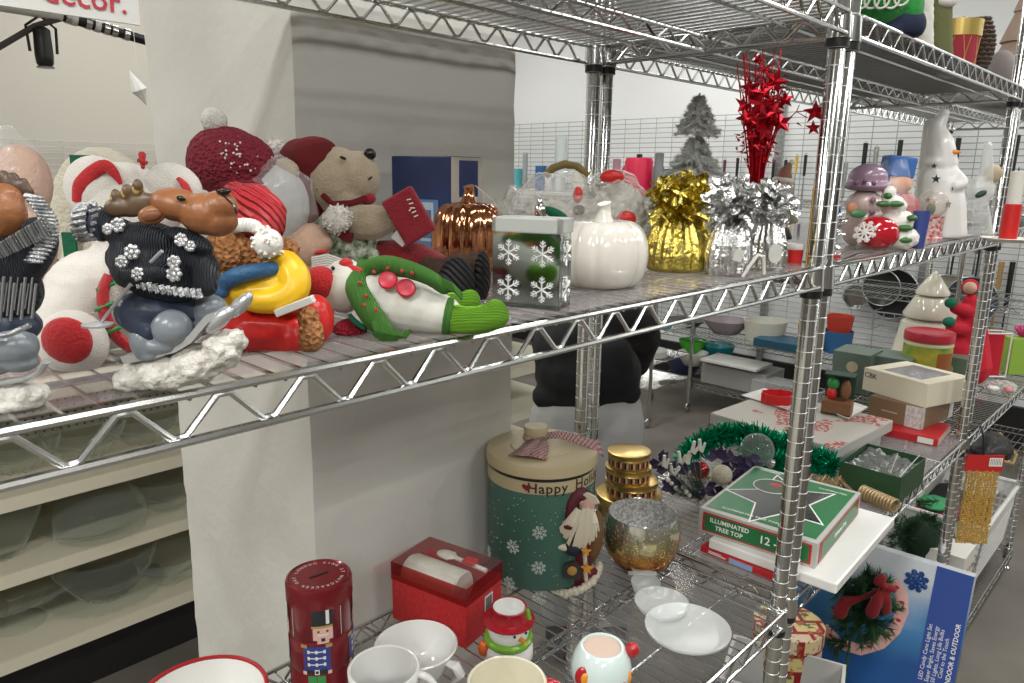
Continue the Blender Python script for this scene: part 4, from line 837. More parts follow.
for k, q in enumerate((-1.5, .10, 1.65, 3.2)):
    qh = q+.33 if 0 else q+.22
    patch('printed_hat', hatk, t, qh-.33, qh+.33, H_*.70, H_*.835); patch('hat_band', pwhite, t, qh+.10, qh+.20, H_*.71, H_*.83, .0012); patch('hat_brim', pgold, t, qh-.34, qh+.30, H_*.683, H_*.70, .001)
    patch('printed_face', pskin, t, qh-.30, qh+.30, H_*.60, H_*.683, .0009, 10, lambda a: 1); patch('printed_chin', pskin, t, qh-.18, qh+.18, H_*.575, H_*.60, .0009)
    for s_ in (-.13, .13): patch('eye', hatk, t, qh+s_-.035, qh+s_+.035, H_*.655, H_*.668, .0013)
    patch('moustache', pwhite, t, qh-.16, qh+.16, H_*.632, H_*.642, .0013); patch('open_mouth', hatk, t, qh-.06, qh+.06, H_*.592, H_*.615, .0013)
    patch('printed_coat', pblue2, t, q-.42, q+.42, H_*.375, H_*.555); patch('sleeve_gap', tred, t, q-.32, q-.29, H_*.40, H_*.52, .0011)
    for z in (.52, .475, .43):
        patch('white_braid', pwhite, t, q-.24, q+.24, H_*(z-.004), H_*(z+.004), .0014)
        for s_ in (-.24, 0, .24): patch('button', pwhite, t, q+s_-.035, q+s_+.035, H_*(z-.012), H_*(z+.012), .0016)
    patch('belt', hatk, t, q-.32, q+.32, H_*.362, H_*.39, .0013); patch('buckle', pwhite, t, q-.07, q+.07, H_*.358, H_*.394, .0016); patch('buckle_centre', hatk, t, q-.045, q+.045, H_*.366, H_*.386, .0019)
    for s_ in (-.38, .38): patch('epaulette', pgold, t, q+s_-.10, q+s_+.10, H_*.545, H_*.57, .0014); patch('hand', pskin, t, q+s_-.06, q+s_+.06, H_*.355, H_*.38, .0014)
    for s_ in (-.17, .11): patch('trouser_leg', pgreen, t, q+s_-.12, q+s_+.14, H_*.16, H_*.345)
    for s_ in (-.17, .11): patch('boot_print', pgold, t, q+s_-.12, q+s_+.14, H_*.06, H_*.16)
    patch('divider_line', pwhite, t, q+.80, q+.815, H_*.60, H_*.80, .001)
# red gift set box
X = Bx((393, 618), (466, 649), LZ); Cc = onZ(506, 620, LZ); t = bthing('gift_set_box', 'red gift box with clear lid showing a white cup and spoon', 'box', X)
W = X.w; D_ = (Cc-onZ(466, 649, LZ)).length*1.0; Fz = Fr(466, 649, LZ); Ht_ = hz(Fz, 466, 589)
rcard = mat('red patterned card', (.42, .008, .014), .4, noise_=(160, (.50, .03, .03), .8)); h1 = Ht_*.78
b = B()
rbox(b, W, .002, h1); rbox(b, W, .002, h1, 0, D_-.002); b.box((-W/2+.001, D_/2, h1/2), (.002, D_-.0042, h1)); b.box((W/2-.001, D_/2, h1/2), (.002, D_-.0042, h1)); rbox(b, W-.0042, D_-.0042, .003, .0, .0021); b.make('carton', rcard, t, False)
clr = glass('clear red tinted lid', (.45, .06, .06), .10, .12, tint=(.8, .45, .43), fk=.6); clr2 = glass('clear acetate', (.7, .7, .7), .03, .08, fk=.35)
e = .0012; b = B(); rbox(b, W+2*e, .0008, Ht_*.30, Ht_*.70, -e); rbox(b, W+2*e, .0008, Ht_*.30, Ht_*.70, D_+e-.0008); b.box((-W/2-e, D_/2, Ht_*.85), (.0008, D_, Ht_*.30)); b.box((W/2+e, D_/2, Ht_*.85), (.0008, D_, Ht_*.30)); b.make('lid_sides', clr, t, False)
b = B(); b.box((0, D_/2, Ht_+.0006), (W+2*e, D_+2*e, .0008)); b.make('lid_top', clr2, t, False)
b = B(); rbox(b, W-.006, D_-.006, .003, h1*.55, .003); b.make('card_insert', rcard, t, False)
cupm = mat('pale stoneware', (.58, .55, .47), .4, noise_=(70, (.46, .44, .38), .5))
M = rotm(R(90), 'Y') @ rotm(0, 'Z'); b = B(); b.lathe([(0, -W*.40), (.027, -W*.40), (.030, -W*.35), (.030, W*.30), (.027, W*.32), (0, W*.30)], 32, (0, D_*.30, h1*.55+.0340), M); b.make('cup', cupm, t)
b = B(); b.tube([(-W*.2, D_*.78, Ht_*.93), (-W*.08, D_*.78, Ht_*.93)], [.010, .014], 12, flat=.35); b.tube([(-W*.05, D_*.78, Ht_*.93), (W*.42, D_*.72, Ht_*.93)], .004, 8); b.ell((-W*.14, D_*.78, Ht_*.93), (.020, .013, .005)); b.make('spoon', mat('white spoon', (.66, .62, .55), .3), t)
b = B(); rbox(b, .022, .018, .006, Ht_*.95, D_*.66, W*.2); b.make('spoon_ribbon', rcard, t, False, bev=.001)
b = B(); b.box((W/2+.0006, D_*.62, h1*.60), (.0006, .022, .030)); lb = b.make('barcode_label', pwhite, t, False)
b = B()
for i in range(9): b.box((W/2+.0012, D_*.62-.008+i*.002, h1*.60), (.0004, .0006+.0005*(i % 3 == 0), .025))
b.make('barcode_lines', BLACKP, lb, False)
# green canister with santa
F = Fr(541, 592, LZ); R0 = 54*F.s*1.02; HC = hz(F, 541, 492); F.P += HF*R0; t = fthing('cookie_canister', 'green snowflake canister with cream lid, gingham bow and carved santa', 'canister', F); F = Fr(0, 0, P=F.P)
H_ = HC; r = R0; canm = mat('dark green painted wood', (.008, .058, .042), .45, noise_=(900, (.10, .22, .17), .25)); lidm = mat('cream painted lid', (.50, .42, .26), .5, noise_=(12, (.42, .35, .21), .5))
zt = H_*1.0
B().lathe([(0, 0), (r*.97, 0), (r, .004), (r, zt*.985), (r*.96, zt*.985)], 72).make('canister_body', canm, t)
zl = zt*.97; B().lathe([(r*1.0, zl), (r*1.02, zl+.001), (r*1.02, zl+.022), (r*1.0, zl+.023)], 72).make('cream_band', lidm, t)
B().lathe([(r*1.0, zl+.0225), (r*1.0, zl+.0285)], 72, cap0=False, cap1=False).make('lid_gap', BLACKP, t)
z2 = zl+.0285; lid = B().lathe([(r*1.0, z2), (r*1.045, z2+.002), (r*1.05, z2+.016), (r*1.03, z2+.022), (r*.98, z2+.024), (r*.60, z2+.025), (r*.58, z2+.028), (r*.45, z2+.030), (0, z2+.030)], 72).make('lid', lidm, t)
zk = z2+.030; B().lathe([(.0, zk-.002), (.012, zk), (.013, zk+.010), (.021, zk+.014), (.023, zk+.024), (.021, zk+.030), (0, zk+.031)], 32, (-.012, .010, 0)).make('knob', lidm, lid)
ging = mat('red gingham cloth', (.34, .14, .14), .85); nt = ging.node_tree; tc = nt.nodes.new('ShaderNodeTexCoord'); ck = nt.nodes.new('ShaderNodeTexChecker'); ck.inputs['Scale'].default_value = 330; ck.inputs['Color1'].default_value = (.20, .02, .035, 1); ck.inputs['Color2'].default_value = (.50, .42, .38, 1); nt.links.new(tc.outputs['Object'], ck.inputs['Vector']); nt.links.new(ck.outputs['Color'], nt.nodes['Principled BSDF'].inputs['Base Color'])
def ribbon(b, pts, w0, w1, side):
    n = len(pts); vs = []
    for i, p in enumerate(pts):
        w_ = w0+(w1-w0)*i/(n-1); s_ = Vector(side).normalized()*w_/2; vs += [Vector(p)-s_, Vector(p)+s_]
    b.add(vs, [(2*i, 2*i+2, 2*i+3, 2*i+1) for i in range(n-1)])
b = B(); ribbon(b, [(-.005, -.004, zk+.014), (-.018, -.022, zk+.012), (-.03, -.045, zk+.006), (-.045, -.068, zk+.002)], .018, .040, (1, -.5, .2)); ribbon(b, [(.0, -.004, zk+.014), (.0, -.03, zk+.010), (-.005, -.055, zk+.006), (-.012, -.075, zk+.001)], .014, .034, (1, -.1, -.2))
ribbon(b, [(.005, .0, zk+.014), (.03, .004, zk+.016), (.06, .0, zk+.010), (.10, -.004, zk-.002), (.112, -.008, zk-.012)], .014, .032, (0, 1, .5)); b.lathe([(.0225, zk+.004), (.0240, zk+.009), (.0225, zk+.014)], 20, (-.012, .010, 0), cap0=False, cap1=False)
o = b.make('gingham_bow', ging, lid, True, recalc=False); md = o.modifiers.new('thick', 'SOLIDIFY'); md.thickness = .0012
ink = mat('dark brown ink', (.03, .015, .01), .5)
text('lettering', 'Happy', .026, ink, t, Matrix.Translation((0, 0, zl+.0115)) @ Matrix.Rotation(R(4), 4, 'Z'), bend=r*1.025, bold=.0004, sp=1.1)
text('lettering', 'Holidays', .026, ink, t, Matrix.Translation((0, 0, zl+.0135)) @ Matrix.Rotation(R(62), 4, 'Z'), bend=r*1.025, bold=.0004, sp=1.1)
def wrap(pts, q0, z0, rr, flip=1): return [onc(q0+x/rr, z0+y, rr) for x, y in pts]
hp = [(.0085*(math.sin(a)**3), .0075*(.8125*math.cos(a)-.3125*math.cos(2*a)-.125*math.cos(3*a)-.0625*math.cos(4*a))) for a in [2*PI*i/24 for i in range(24)]]
b = B(); vs = wrap(hp, -.30, zl+.013, r*1.028); b.add(vs, [tuple(range(24))[::-1]]); b.make('painted_heart', mat('dark red paint', (.16, .01, .015), .5), t, False)
flk = mat('white paint flakes', (.56, .62, .56), .6)
for (u, v) in ((538, 508), (512, 523), (538, 541), (509, 558), (539, 570), (487, 535), (566, 500)):
    b = B(); q = math.asin(max(-.97, min(.97, (u-541)/55.5))); z = hz(F, u, v+ (1-math.cos(q))*14); o = onc(q, z, r*1.004); snowflake(b, o, (math.cos(q), math.sin(q), 0), (0, 0, 1), .0135, w=.10, arms=8); b.make('painted_snowflake', flk, t)
b = B(); rnd = random.Random(3)
for i in range(260):
    q = rnd.uniform(-PI, PI); z = rnd.uniform(.01, zt*.96); b.box(onc(q, z, r*1.001), (.0012, .0012, .0012), q)
b.make('paint_specks', flk, t, False)
# carved santa on its right front
CL = F
def SE(u, v, o, a, b_, c, ang=0): return E(F, u, v, o, a, b_, c, ang)
sq = -34
sant = blob('santa_robe', mat('burgundy carved wood', (.11, .008, .02), .5), t, [SE(576, 556, sq+2, 15, 32, 9, 4), SE(576, 576, sq+2, 23, 14, 9, 12), SE(568, 535, sq, 11, 14, 8, 15), SE(578, 512, sq+2, 13, 14, 8, 10)], .0022, 2)
solid('hat', mat('burgundy hat', (.09, .008, .02), .6), sant, [T(F, [(588, 497, sq-4), (578, 494, sq-6), (571, 505, sq-10), (568, 520, sq-12)], [6, 8, 6, 4])]); solid('hat_tassel', mat('burgundy hat', (.09, .008, .02), .6), sant, [SE(570, 526, sq-17, 7, 4, 4)])
solid('face', mat('carved pink face', (.52, .30, .24), .6), sant, [SE(587, 507, sq-8, 8, 8, 6)])
crm = mat('cream carved beard', (.62, .57, .45), .7); b = B(); rnd = random.Random(8)
for i in range(54):
    a = rnd.uniform(0, 1); u0 = 577+a*18; v0 = 509+rnd.uniform(-2, 8); u1 = 560+a*38+rnd.uniform(-2, 2); v1 = 528+22*math.sin(a*PI)+rnd.uniform(-3, 3)
    b.tube([F(u0, v0, (sq-14)*F.s), F((u0+u1)/2, (v0+v1)/2, (sq-19)*F.s), F(u1, v1, (sq-16)*F.s)], [1.7*F.s, 1.9*F.s, .9*F.s], 5)
for i in range(14): a = i/13; b.tube([F(578+16*a, 497-4*math.sin(a*PI), (sq-10)*F.s), F(574+24*a, 503, (sq-8)*F.s)], 1.8*F.s, 5)
b.make('beard', crm, sant)
solid('sleeve_fur', crm, sant, [SE(563, 513, sq-6, 7, 12, 5, 20), SE(566, 547, sq-12, 11, 4, 5, -8)]); solid('mitten', mat('dark glove', (.015, .02, .03), .6), sant, [SE(574, 548, sq-13, 10, 8, 6)])
b = B(); b.prism([(-.016, -.014), (.012, -.018), (.018, .002), (.004, .016), (-.014, .010)], .010, rotm(R(90), 'X'), F(572, 568, (sq-12)*F.s)); b.make('birdhouse', mat('dark grey wood', (.04, .035, .03), .6), sant, False)
solid('window', mat('ochre', (.38, .22, .05), .6), sant, [SE(572, 571, sq-20, 5, 5, 2)])
b = B(); b.tube([F(583, 520, (sq-16)*F.s), F(586, 580, (sq-14)*F.s)], 2.0*F.s, 8); b.make('staff', crm, sant)
b = B(); b.prism([(x*5.5*F.s/1, y*5.5*F.s/1) for x, y in star_poly(1.15)], .004, rotm(R(90), 'X'), F(587, 568, (sq-18)*F.s)); b.prism([(x*4.5*F.s, y*4.5*F.s) for x, y in star_poly(1.1)], .004, rotm(R(90), 'X'), F(586, 551, (sq-18)*F.s)); b.make('star', mat('orange star', (.62, .27, .03), .5), sant, False)
blob('brown_sack', mat('brown carved sack', (.16, .08, .03), .7, bump=(200, .8)), sant, [SE(594, 540, sq+10, 9, 26, 10, -8), SE(597, 522, sq+12, 6, 12, 8)], .002, 1)
b = B(); pts = [F(u, v, o*F.s) for u, v, o in ((554, 591, sq-6), (566, 594, sq-12), (580, 590, sq-12), (592, 582, sq-6), (598, 572, sq+6), (599, 562, sq+12))]
for p, q_ in zip(pts, pts[1:]):
    for a in (0, .33, .66): b.ell(p.lerp(q_, a), 4.2*F.s, 8, 6, jit=.12)
b.make('fur_hem', crm, sant)
# gold nesting tins
F = Fr(632, 512, LZB); P = Vector((.085, .405, LZB)); F = Fr(0, 0, P=P); goldt = mat('brushed gold tin', (.52, .36, .12), .28, .9); strp = mat('dark stripe', (.03, .02, .015), .5); strc = mat('cream stripe', (.55, .45, .28), .5); strr = mat('red stripe', (.35, .04, .02), .5)
pz = LZB
for i, (u, rp, h, lab) in enumerate([(632, 33, .045, 'lowest and widest gold tin of the stack behind the silver votive bowl'), (634, 26.5, .032, 'second gold tin from the bottom of the stack behind the votive bowl'), (630, 23, .030, 'gold tin with striped band, second from the top of its stack'), (630, 21.5, .034, 'small gold tin with striped band, topmost of its stack')]):
    rr = rp*F.s*.96; z0 = LZB+[0, .045, .077, .107][i]; c = P.copy(); c += HR*(u-632)*F.s; c.z = z0
    g = thing('gold_tin', lab, 'tin', c, -YAW)
    B().lathe([(0, 0), (rr*.97, 0), (rr*.97, h*.68), (0, h*.68)], 48).make('tin_body', goldt, g); lid_ = B().lathe([(rr*.96, h*.6), (rr, h*.6), (rr*1.02, h*.64), (rr, h*.70), (rr, h*.93), (rr*1.02, h*.97), (rr*.97, h*.995), (0, h*.985)], 48).make('lid', goldt, g)
    if i >= 1:
        for ci, mm in enumerate((strp, strc, strr)):
            b = B()
            for k in range(ci, 60, 3):
                q = 2*PI*k/60; vs = [onc(q-.04, h*.18, rr*.985), onc(q+.04, h*.18, rr*.985), onc(q+.04, h*.55, rr*.985), onc(q-.04, h*.55, rr*.985)]; b.add(vs, [(0, 1, 2, 3)])
            b.make('striped_band', mm, g, False, recalc=False)
# mercury glass votive
F = Fr(644, 577, LZ); r = 39*F.s; F.P += HF*r*.62; F = Fr(0, 0, P=F.P); t = fthing('votive_bowl', 'round mercury glass votive bowl, silver above fading to amber brown', 'candle holder', F); H_ = hz(F, 646, 512)
mg = bpy.data.materials.new('mercury glass'); mg.use_nodes = True; nt = mg.node_tree; bs = nt.nodes['Principled BSDF']; tc = nt.nodes.new('ShaderNodeTexCoord'); sx = nt.nodes.new('ShaderNodeSeparateXYZ'); mr = nt.nodes.new('ShaderNodeMapRange'); mr.inputs[2].default_value = H_
cr = nt.nodes.new('ShaderNodeValToRGB'); cr.color_ramp.elements[0].color = (.07, .016, .006, 1); cr.color_ramp.elements[1].color = (.60, .62, .60, 1); e1 = cr.color_ramp.elements.new(.35); e1.color = (.50, .22, .05, 1); e2 = cr.color_ramp.elements.new(.62); e2.color = (.50, .44, .22, 1)
nz = nt.nodes.new('ShaderNodeTexNoise'); nz.inputs['Scale'].default_value = 55; nz.inputs['Detail'].default_value = 6; ad = nt.nodes.new('ShaderNodeMath'); ad.operation = 'MULTIPLY_ADD'; ad.inputs[1].default_value = .45; sb = nt.nodes.new('ShaderNodeMath'); sb.operation = 'SUBTRACT'; sb.inputs[1].default_value = .225
nt.links.new(tc.outputs['Object'], sx.inputs[0]); nt.links.new(sx.outputs['Z'], mr.inputs[0]); nt.links.new(tc.outputs['Object'], nz.inputs['Vector']); nt.links.new(nz.outputs['Fac'], ad.inputs[0]); nt.links.new(mr.outputs[0], ad.inputs[2]); nt.links.new(ad.outputs[0], sb.inputs[0]); nt.links.new(sb.outputs[0], cr.inputs[0]); nt.links.new(cr.outputs[0], bs.inputs['Base Color']); bs.inputs['Metallic'].default_value = .9; bs.inputs['Roughness'].default_value = .14
vv = nt.nodes.new('ShaderNodeTexNoise'); vv.inputs['Scale'].default_value = 240; rr_ = nt.nodes.new('ShaderNodeValToRGB'); rr_.color_ramp.elements[0].position = .63; rr_.color_ramp.elements[0].color = (.85, .85, .85, 1); rr_.color_ramp.elements[1].position = .66; rr_.color_ramp.elements[1].color = (.1, .1, .1, 1); nt.links.new(tc.outputs['Object'], vv.inputs['Vector']); nt.links.new(vv.outputs['Fac'], rr_.inputs[0]); nt.links.new(rr_.outputs[0], bs.inputs['Metallic'])
B().lathe([(0, 0), (r*.58, 0), (r*.78, H_*.12), (r*.95, H_*.35), (r*1.0, H_*.58), (r*.97, H_*.8), (r*.90, H_*.98), (r*.885, H_), (r*.87, H_*.99)], 56, cap1=False).make('bowl', mg, t, 60)
mi = mat('speckled silver glass', (.80, .80, .78), .3, .35, bump=(120, .5), noise_=(190, (.38, .37, .35), .97)); B().lathe([(r*.87, H_*.99), (r*.93, H_*.78), (r*.95, H_*.5), (r*.7, H_*.14), (0, H_*.08)], 56, cap0=False).make('bowl_inside', mi, t, 60)
# frosted snowman dish
F = Fr(689, 652, LZ); fg = glass('frosted glass', (.72, .75, .74), .38, .25); t = None
bb = B(); 
def dish(P, rx, ry, h):
    Pl = onZ(*P, LZ); s_ = (Pl-CAM).dot(_f)/FOC; return Pl, rx*s_, ry*s_, h
Pd = onZ(686, 640, LZ); Fd = Fr(0, 0, P=Pd); t = fthing('snowman_dish', 'frosted glass dish in three round sections shaped like a snowman', 'dish', Fd)
def flatdish(c, r_, h, cut=None):
    b = B(); pr = [(0, .0015), (r_*.72, .0015), (r_*.80, .003), (r_*.93, h*.7), (r_, h), (r_*1.03, h+.0015), (r_*1.02, h-.003), (r_*.86, h*.3), (r_*.74, 0), (0, 0)]
    b.lathe(pr, 48, c); return b
def loc_(u, v): q = onZ(u, v, LZ)-Pd; c, n = math.cos(YAW), math.sin(YAW); return Vector((q.x*c-q.y*n, q.x*n+q.y*c, 0))
for (u, v, rp, h, nm) in ((687, 636, 42, .016, 'large_section'), (661, 611, 28, .018, 'middle_section'), (645, 592, 16, .020, 'head_section')):
    flatdish(loc_(u, v), rp*1.58e-3, h).make(nm, fg, t, 50)
b = B(); c = loc_(643, 588); b.box(c+Vector((0, .012, .022)), (.052, .010, .004)); b.box(c+Vector((0, .022, .022)), (.034, .016, .004)); b.make('hat_section', fg, t, False, bev=.001)
# ================================================================ lower shelf of the second rack
def gbox(name, lab, cat, a, b_, z, dep, h, m, bev=.001, off=0, group=None, wmul=1.0):
    X = Bx(a, b_, z); X.P = X.P+HF*off; t = bthing(name, lab, cat, X, group); W = X.w*wmul
    b = B(); rbox(b, W, dep, h); b.make('carton', m, t, False, bev=bev); return t, W
def dcorner(n, r, z): return (onZ(*r, z)-onZ(*n, z)).length
def front_panel(t, m, W, x0, x1, z0, z1, name='front_panel', e=.0006):
    b = B(); b.box(((x0+x1)/2*W, -e, (z0+z1)/2), ((x1-x0)*W, .0008, z1-z0)); return b.make(name, m, t, False)
def side_panel(t, m, W, D, y0, y1, z0, z1, name='side_panel', e=.0006):
    b = B(); b.box((W/2+e, (y0+y1)/2*D, (z0+z1)/2), (.0008, (y1-y0)*D, z1-z0)); return b.make(name, m, t, False)
whitec = mat('white card', (.68, .67, .62), .45); creamc = mat('cream card', (.66, .62, .48), .5); redc = mat('red card', (.42, .015, .02), .4); greenc = mat('green card', (.015, .14, .045), .35); greyc = mat('pale grey card', (.40, .40, .37), .4)
# white flat package under the tree top box, resting partly on a thin red book
zb = LZB
X = Bx((700, 551), (790, 588), zb); t = bthing('thin_book', 'thin red and blue book lying under the white flat package', 'book', X)
b = B(); rbox(b, X.w, .20, .012); b.make('cover', redc, t, False, bev=.001)
front_panel(t, mat('pale blue card', (.22, .32, .50), .5), X.w, -.16, .1, .001, .011); front_panel(t, whitec, X.w, -.40, -.2, .004, .006, 'title_line'); front_panel(t, whitec, X.w, -.40, -.25, .0075, .009, 'title_line')
X = Bx((708, 548), (836, 595), zb+.0128); dd = .35; X.P = X.P
t = bthing('flat_package', 'flat white shrink wrapped package sticking out over the shelf edge under the green box', 'package', X)
wrap_ = mat('white shrink wrap', (.70, .70, .67), .22, coat=.5, bump=(30, .5)); Wp = X.w
b = B(); rbox(b, Wp, dd, .020); b.make('package_body', wrap_, t, False, bev=.003)
# illuminated tree top box
zt = zb+.0128+.0205
X = Bx((693, 535), (815, 569), zt); N_ = onZ(815, 569, zt); X.rz -= R(6); X.P = N_-Vector((math.cos(X.rz), math.sin(X.rz), 0))*X.w/2; DD = dcorner((815, 569), (861, 531), zt)*1.35; t = bthing('tree_top_box', 'green and white illuminated tree top box with star cut-out window', 'box', X)
W = X.w; Fq = Fr(815, 569, zt); H_ = hz(Fq, 815, 543)
b = B(); rbox(b, W, DD, H_-.0015); b.make('carton', greyc, t, False, bev=.0015)
front_panel(t, redc, W, -.46, .46, H_*.10, H_*.86, 'red_border'); front_panel(t, greenc, W, -.44, .44, H_*.16, H_*.80, 'green_panel', .0012)
side_panel(t, redc, W, DD, .05, .95, H_*.10, H_*.86, 'red_border'); side_panel(t, greenc, W, DD, .09, .91, H_*.16, H_*.80, 'green_panel', .0012)
wl = mat('white lettering', (.78, .78, .74), .5)
text('lettering', 'ILLUMINATED', .0125, wl, t, plane_M((-W*.22, -.0018, H_*.62), (1, 0, 0), (0, 0, 1)), .0002, bold=.0002)
text('lettering', 'TREE TOP', .0125, wl, t, plane_M((-W*.22, -.0018, H_*.34), (1, 0, 0), (0, 0, 1)), .0002, bold=.0002)
text('lettering', '12 -', .022, wl, t, plane_M((W*.115, -.0018, H_*.46), (1, 0, 0), (0, 0, 1)), .0002, bold=.0003)
text('lettering', 'Universal Tree', .013, wl, t, plane_M((W/2+.0018, DD*.5, H_*.46), (0, 1, 0), (0, 0, 1)), .0002, bold=.0002)
b = B(); b.box((0, DD/2, H_+.0006-.0015), (W*.93, DD*.90, .0008)); tp = b.make('top_panel', greenc, t, False); zz = H_+.0012-.0015
b = B(); sc_ = [(x*W*.42, y*DD*.40) for x, y in [(1, -.1), (.35, .25), (.45, .95), (0, .55), (-.5, 1.0), (-.4, .4), (-1.0, .2), (-.45, -.1), (-.6, -.9), (0, -.5), (.6, -.8), (.45, -.3)]]
# star outline and dark window
star = [(r_*W*math.cos(a)*.46, r_*DD*math.sin(a)*.46) for r_, a in [((1.0 if i % 2 == 0 else .48), PI/2+i*PI/5+.5) for i in range(10)]]
b.prism([(x*1.07, y*1.07) for x, y in star], .0006, None, (0, DD*.48, zz)); b.make('star_outline', wl, tp, False)
b = B(); b.prism(star, .0006, None, (0, DD*.48, zz+.0004)); b.make('star_window', mat('dark window film', (.02, .022, .02), .08), tp, False)
b = B(); b.lathe([(0, 0), (.036, 0), (.036, .0005), (0, .0005)], 32, (-W*.17, DD*.66, zz+.0010)); b.make('wreath_picture', mat('picture dark green', (.03, .06, .03), .3), tp, False)
b = B(); b.tube(ring_pts((-W*.17, DD*.66, zz+.0014), (1, 0, 0), (0, 1, 0), .037, 40), .0009, 6, closed=True); b.make('wreath_outline', wl, tp)
b = B(); b.ell((-W*.15, DD*.70, zz+.0016), (.013, .008, .001)); b.make('red_bow_picture', redc, tp)
text('lettering', 'ILLUMINATED', .009, wl, tp, plane_M((W*.30, DD*.86, zz+.0014), (1, 0, 0), (0, 1, 0)), .0001); text('lettering', 'ILLUMINATED TREE TOP', .010, wl, tp, plane_M((-W*.1, DD*.09, zz+.0014), (1, 0, 0), (0, 1, 0)), .0001); text('lettering', 'UNIVERSAL', .009, wl, tp, plane_M((-W*.30, DD*.92, zz+.0014), (1, 0, 0), (0, 1, 0)), .0001)
# ---------------------------------------------------------------- tinsel garland, picks and baubles
def tinsel(name, m, path, rad, n, seed, par, w=.0011):
    rnd = random.Random(seed); b = B(); pts = [Vector(p) for p in path]; seg = [(pts[i], pts[i+1]) for i in range(len(pts)-1)]; Ls = [(q-p).length for p, q in seg]; tot = sum(Ls)
    for i in range(n):
        a = rnd.uniform(0, tot); k = 0
        while a > Ls[k] and k < len(Ls)-1: a -= Ls[k]; k += 1
        o = seg[k][0].lerp(seg[k][1], min(1, a/Ls[k])); d = Vector((rnd.gauss(0, 1), rnd.gauss(0, 1), rnd.gauss(0, 1))).normalized(); L = rad*rnd.uniform(.7, 1.1); s_ = d.orthogonal().normalized(); s_ = Matrix.Rotation(rnd.uniform(0, 6), 3, d) @ s_*w
        b.add([o-s_, o+s_, o+d*L+s_*.5, o+d*L-s_*.5], [(0, 1, 2, 3)])
    return b.make(name, m, par, False, recalc=False)
tins = mat('green foil tinsel', (.0, .36, .18), .2, .7)
P0 = onZ(760, 470, zb); F = Fr(0, 0, P=P0); t = fthing('tinsel_garland', 'shiny green tinsel garland heaped between the floral pick and paper package', 'garland', F); t['kind'] = 'thing'; del t['kind']
path = [F(683, 462, .0), F(696, 448, .02), F(712, 440, .05), F(735, 436, .06), F(755, 438, .05), F(775, 448, .02), F(790, 445, .02), F(805, 462, .0), F(820, 470, .0), F(828, 476, -.02), F(812, 466, .03), F(780, 462, .03), F(745, 452, .05), F(765, 470, -.01), F(798, 478, -.02)]
path = [Vector((p.x, p.y-.015, max(p.z+.012, .030))) for p in path]; tinsel('tinsel_strands', tins, path, .036, 5500, 3, t, .0026)
b = B(); b.tube(path, .002, 5); b.make('garland_core', tins, t)
F = Fr(0, 0, P=onZ(702, 506, zb)+HF*.01); t = fthing('floral_pick', 'christmas floral pick with dark purple leaves, white berries and pine', 'greenery', F)
purp = mat('dark purple leaf', (.035, .022, .07), .6); wberry = mat('white berry', (.62, .62, .56), .4); pine = mat('dark pine', (.02, .05, .03), .8)
b = B(); rnd = random.Random(21)
for (u, v, o) in ((660, 462, .02), (668, 470, .01), (735, 470, .01), (718, 458, .03), (705, 488, -.01), (742, 480, .0), (726, 492, -.01), (690, 470, .02), (672, 486, 0), (752, 468, .02), (748, 460, .03), (730, 462, .03)):
    c = F(u, v, o); 
    for k in range(5):
        a = rnd.uniform(0, 2*PI); d = Vector((math.cos(a), rnd.uniform(-.4, .4), math.sin(a)*.7)).normalized()*.030; n_ = Vector((rnd.uniform(-.4, .4), -1, rnd.uniform(-.2, .8))).normalized(); s_ = d.cross(n_).normalized()*.010; m_ = c+d*.5
        b.add([c, m_+s_, c+d, m_-s_, m_-n_*.003], [(0, 1, 4), (1, 2, 4), (2, 3, 4), (3, 0, 4)])
b.make('purple_leaves', purp, t, False, recalc=False)
b = B(); base = F(700, 505, 0); base.z = .01
tips = [(692, 452), (686, 462), (680, 462), (700, 450), (664, 466), (672, 474), (686, 492), (696, 488), (702, 496), (676, 488), (694, 500), (707, 490), (668, 480)]
for i, (u, v) in enumerate(tips): p = F(u, v, -.01+.01*(i % 3)); b.tube([base, base.lerp(p, .5)+Vector((0, -.006, 0)), p], [.0016, .0013, .001], 5)
b.make('stems', mat('grey brown stem', (.12, .10, .07), .8), t)
b = B()
for i, (u, v) in enumerate(tips):
    p = F(u, v, -.012+.01*(i % 3))
    if i < 6: b.tube([p, p+Vector((rnd.uniform(-.01, .006), -.003, .026))], [.0052, .0035], 8); b.tube([p+Vector((.004, 0, -.004)), p+Vector((rnd.uniform(.008, .016), -.003, .018))], [.004, .0028], 8)
    else: b.ell(p, .0058, 8, 6); b.ell(p+Vector((.008, 0, -.008)), .005, 8, 6)
b.make('white_berries', wberry, t)
b = B(); 
for i in range(9): a = rnd.uniform(0, PI); d = Vector((math.cos(a), rnd.uniform(-.5, .5), math.sin(a))).normalized(); b.tube([base, base+d*.07], .001, 4); needles(b, base+d*.01, d, .065, 90, .018, rnd, .0007)
b.make('pine_needles', pine, t, False, recalc=False)
def bauble(lab, u, v, z, r, m, capm):
    c = onZ(u, v, z); t = thing('bauble', lab, 'ornament', c, -YAW); B().ell((0, 0, 0), r, 24, 16).make('ball', m, t) if 0 else solid('ball', m, t, [('e', Vector((0, 0, 0)), (r, r, r))], 28, 18)
    b = B(); b.lathe([(0, 0), (r*.28, 0), (r*.28, r*.25), (0, r*.28)], 12, (r*.75, -r*.1, -r*.75), rotm(R(110), 'Y')); b.make('cap', capm, t); return t
capg = mat('gold cap', (.6, .42, .12), .3, 1)
bauble('shiny red glass bauble with silver highlight beside the purple leaves', 700, 470, zb+.062, .021, mat('red glass ball', (.36, .02, .02), .1, .6), capg)
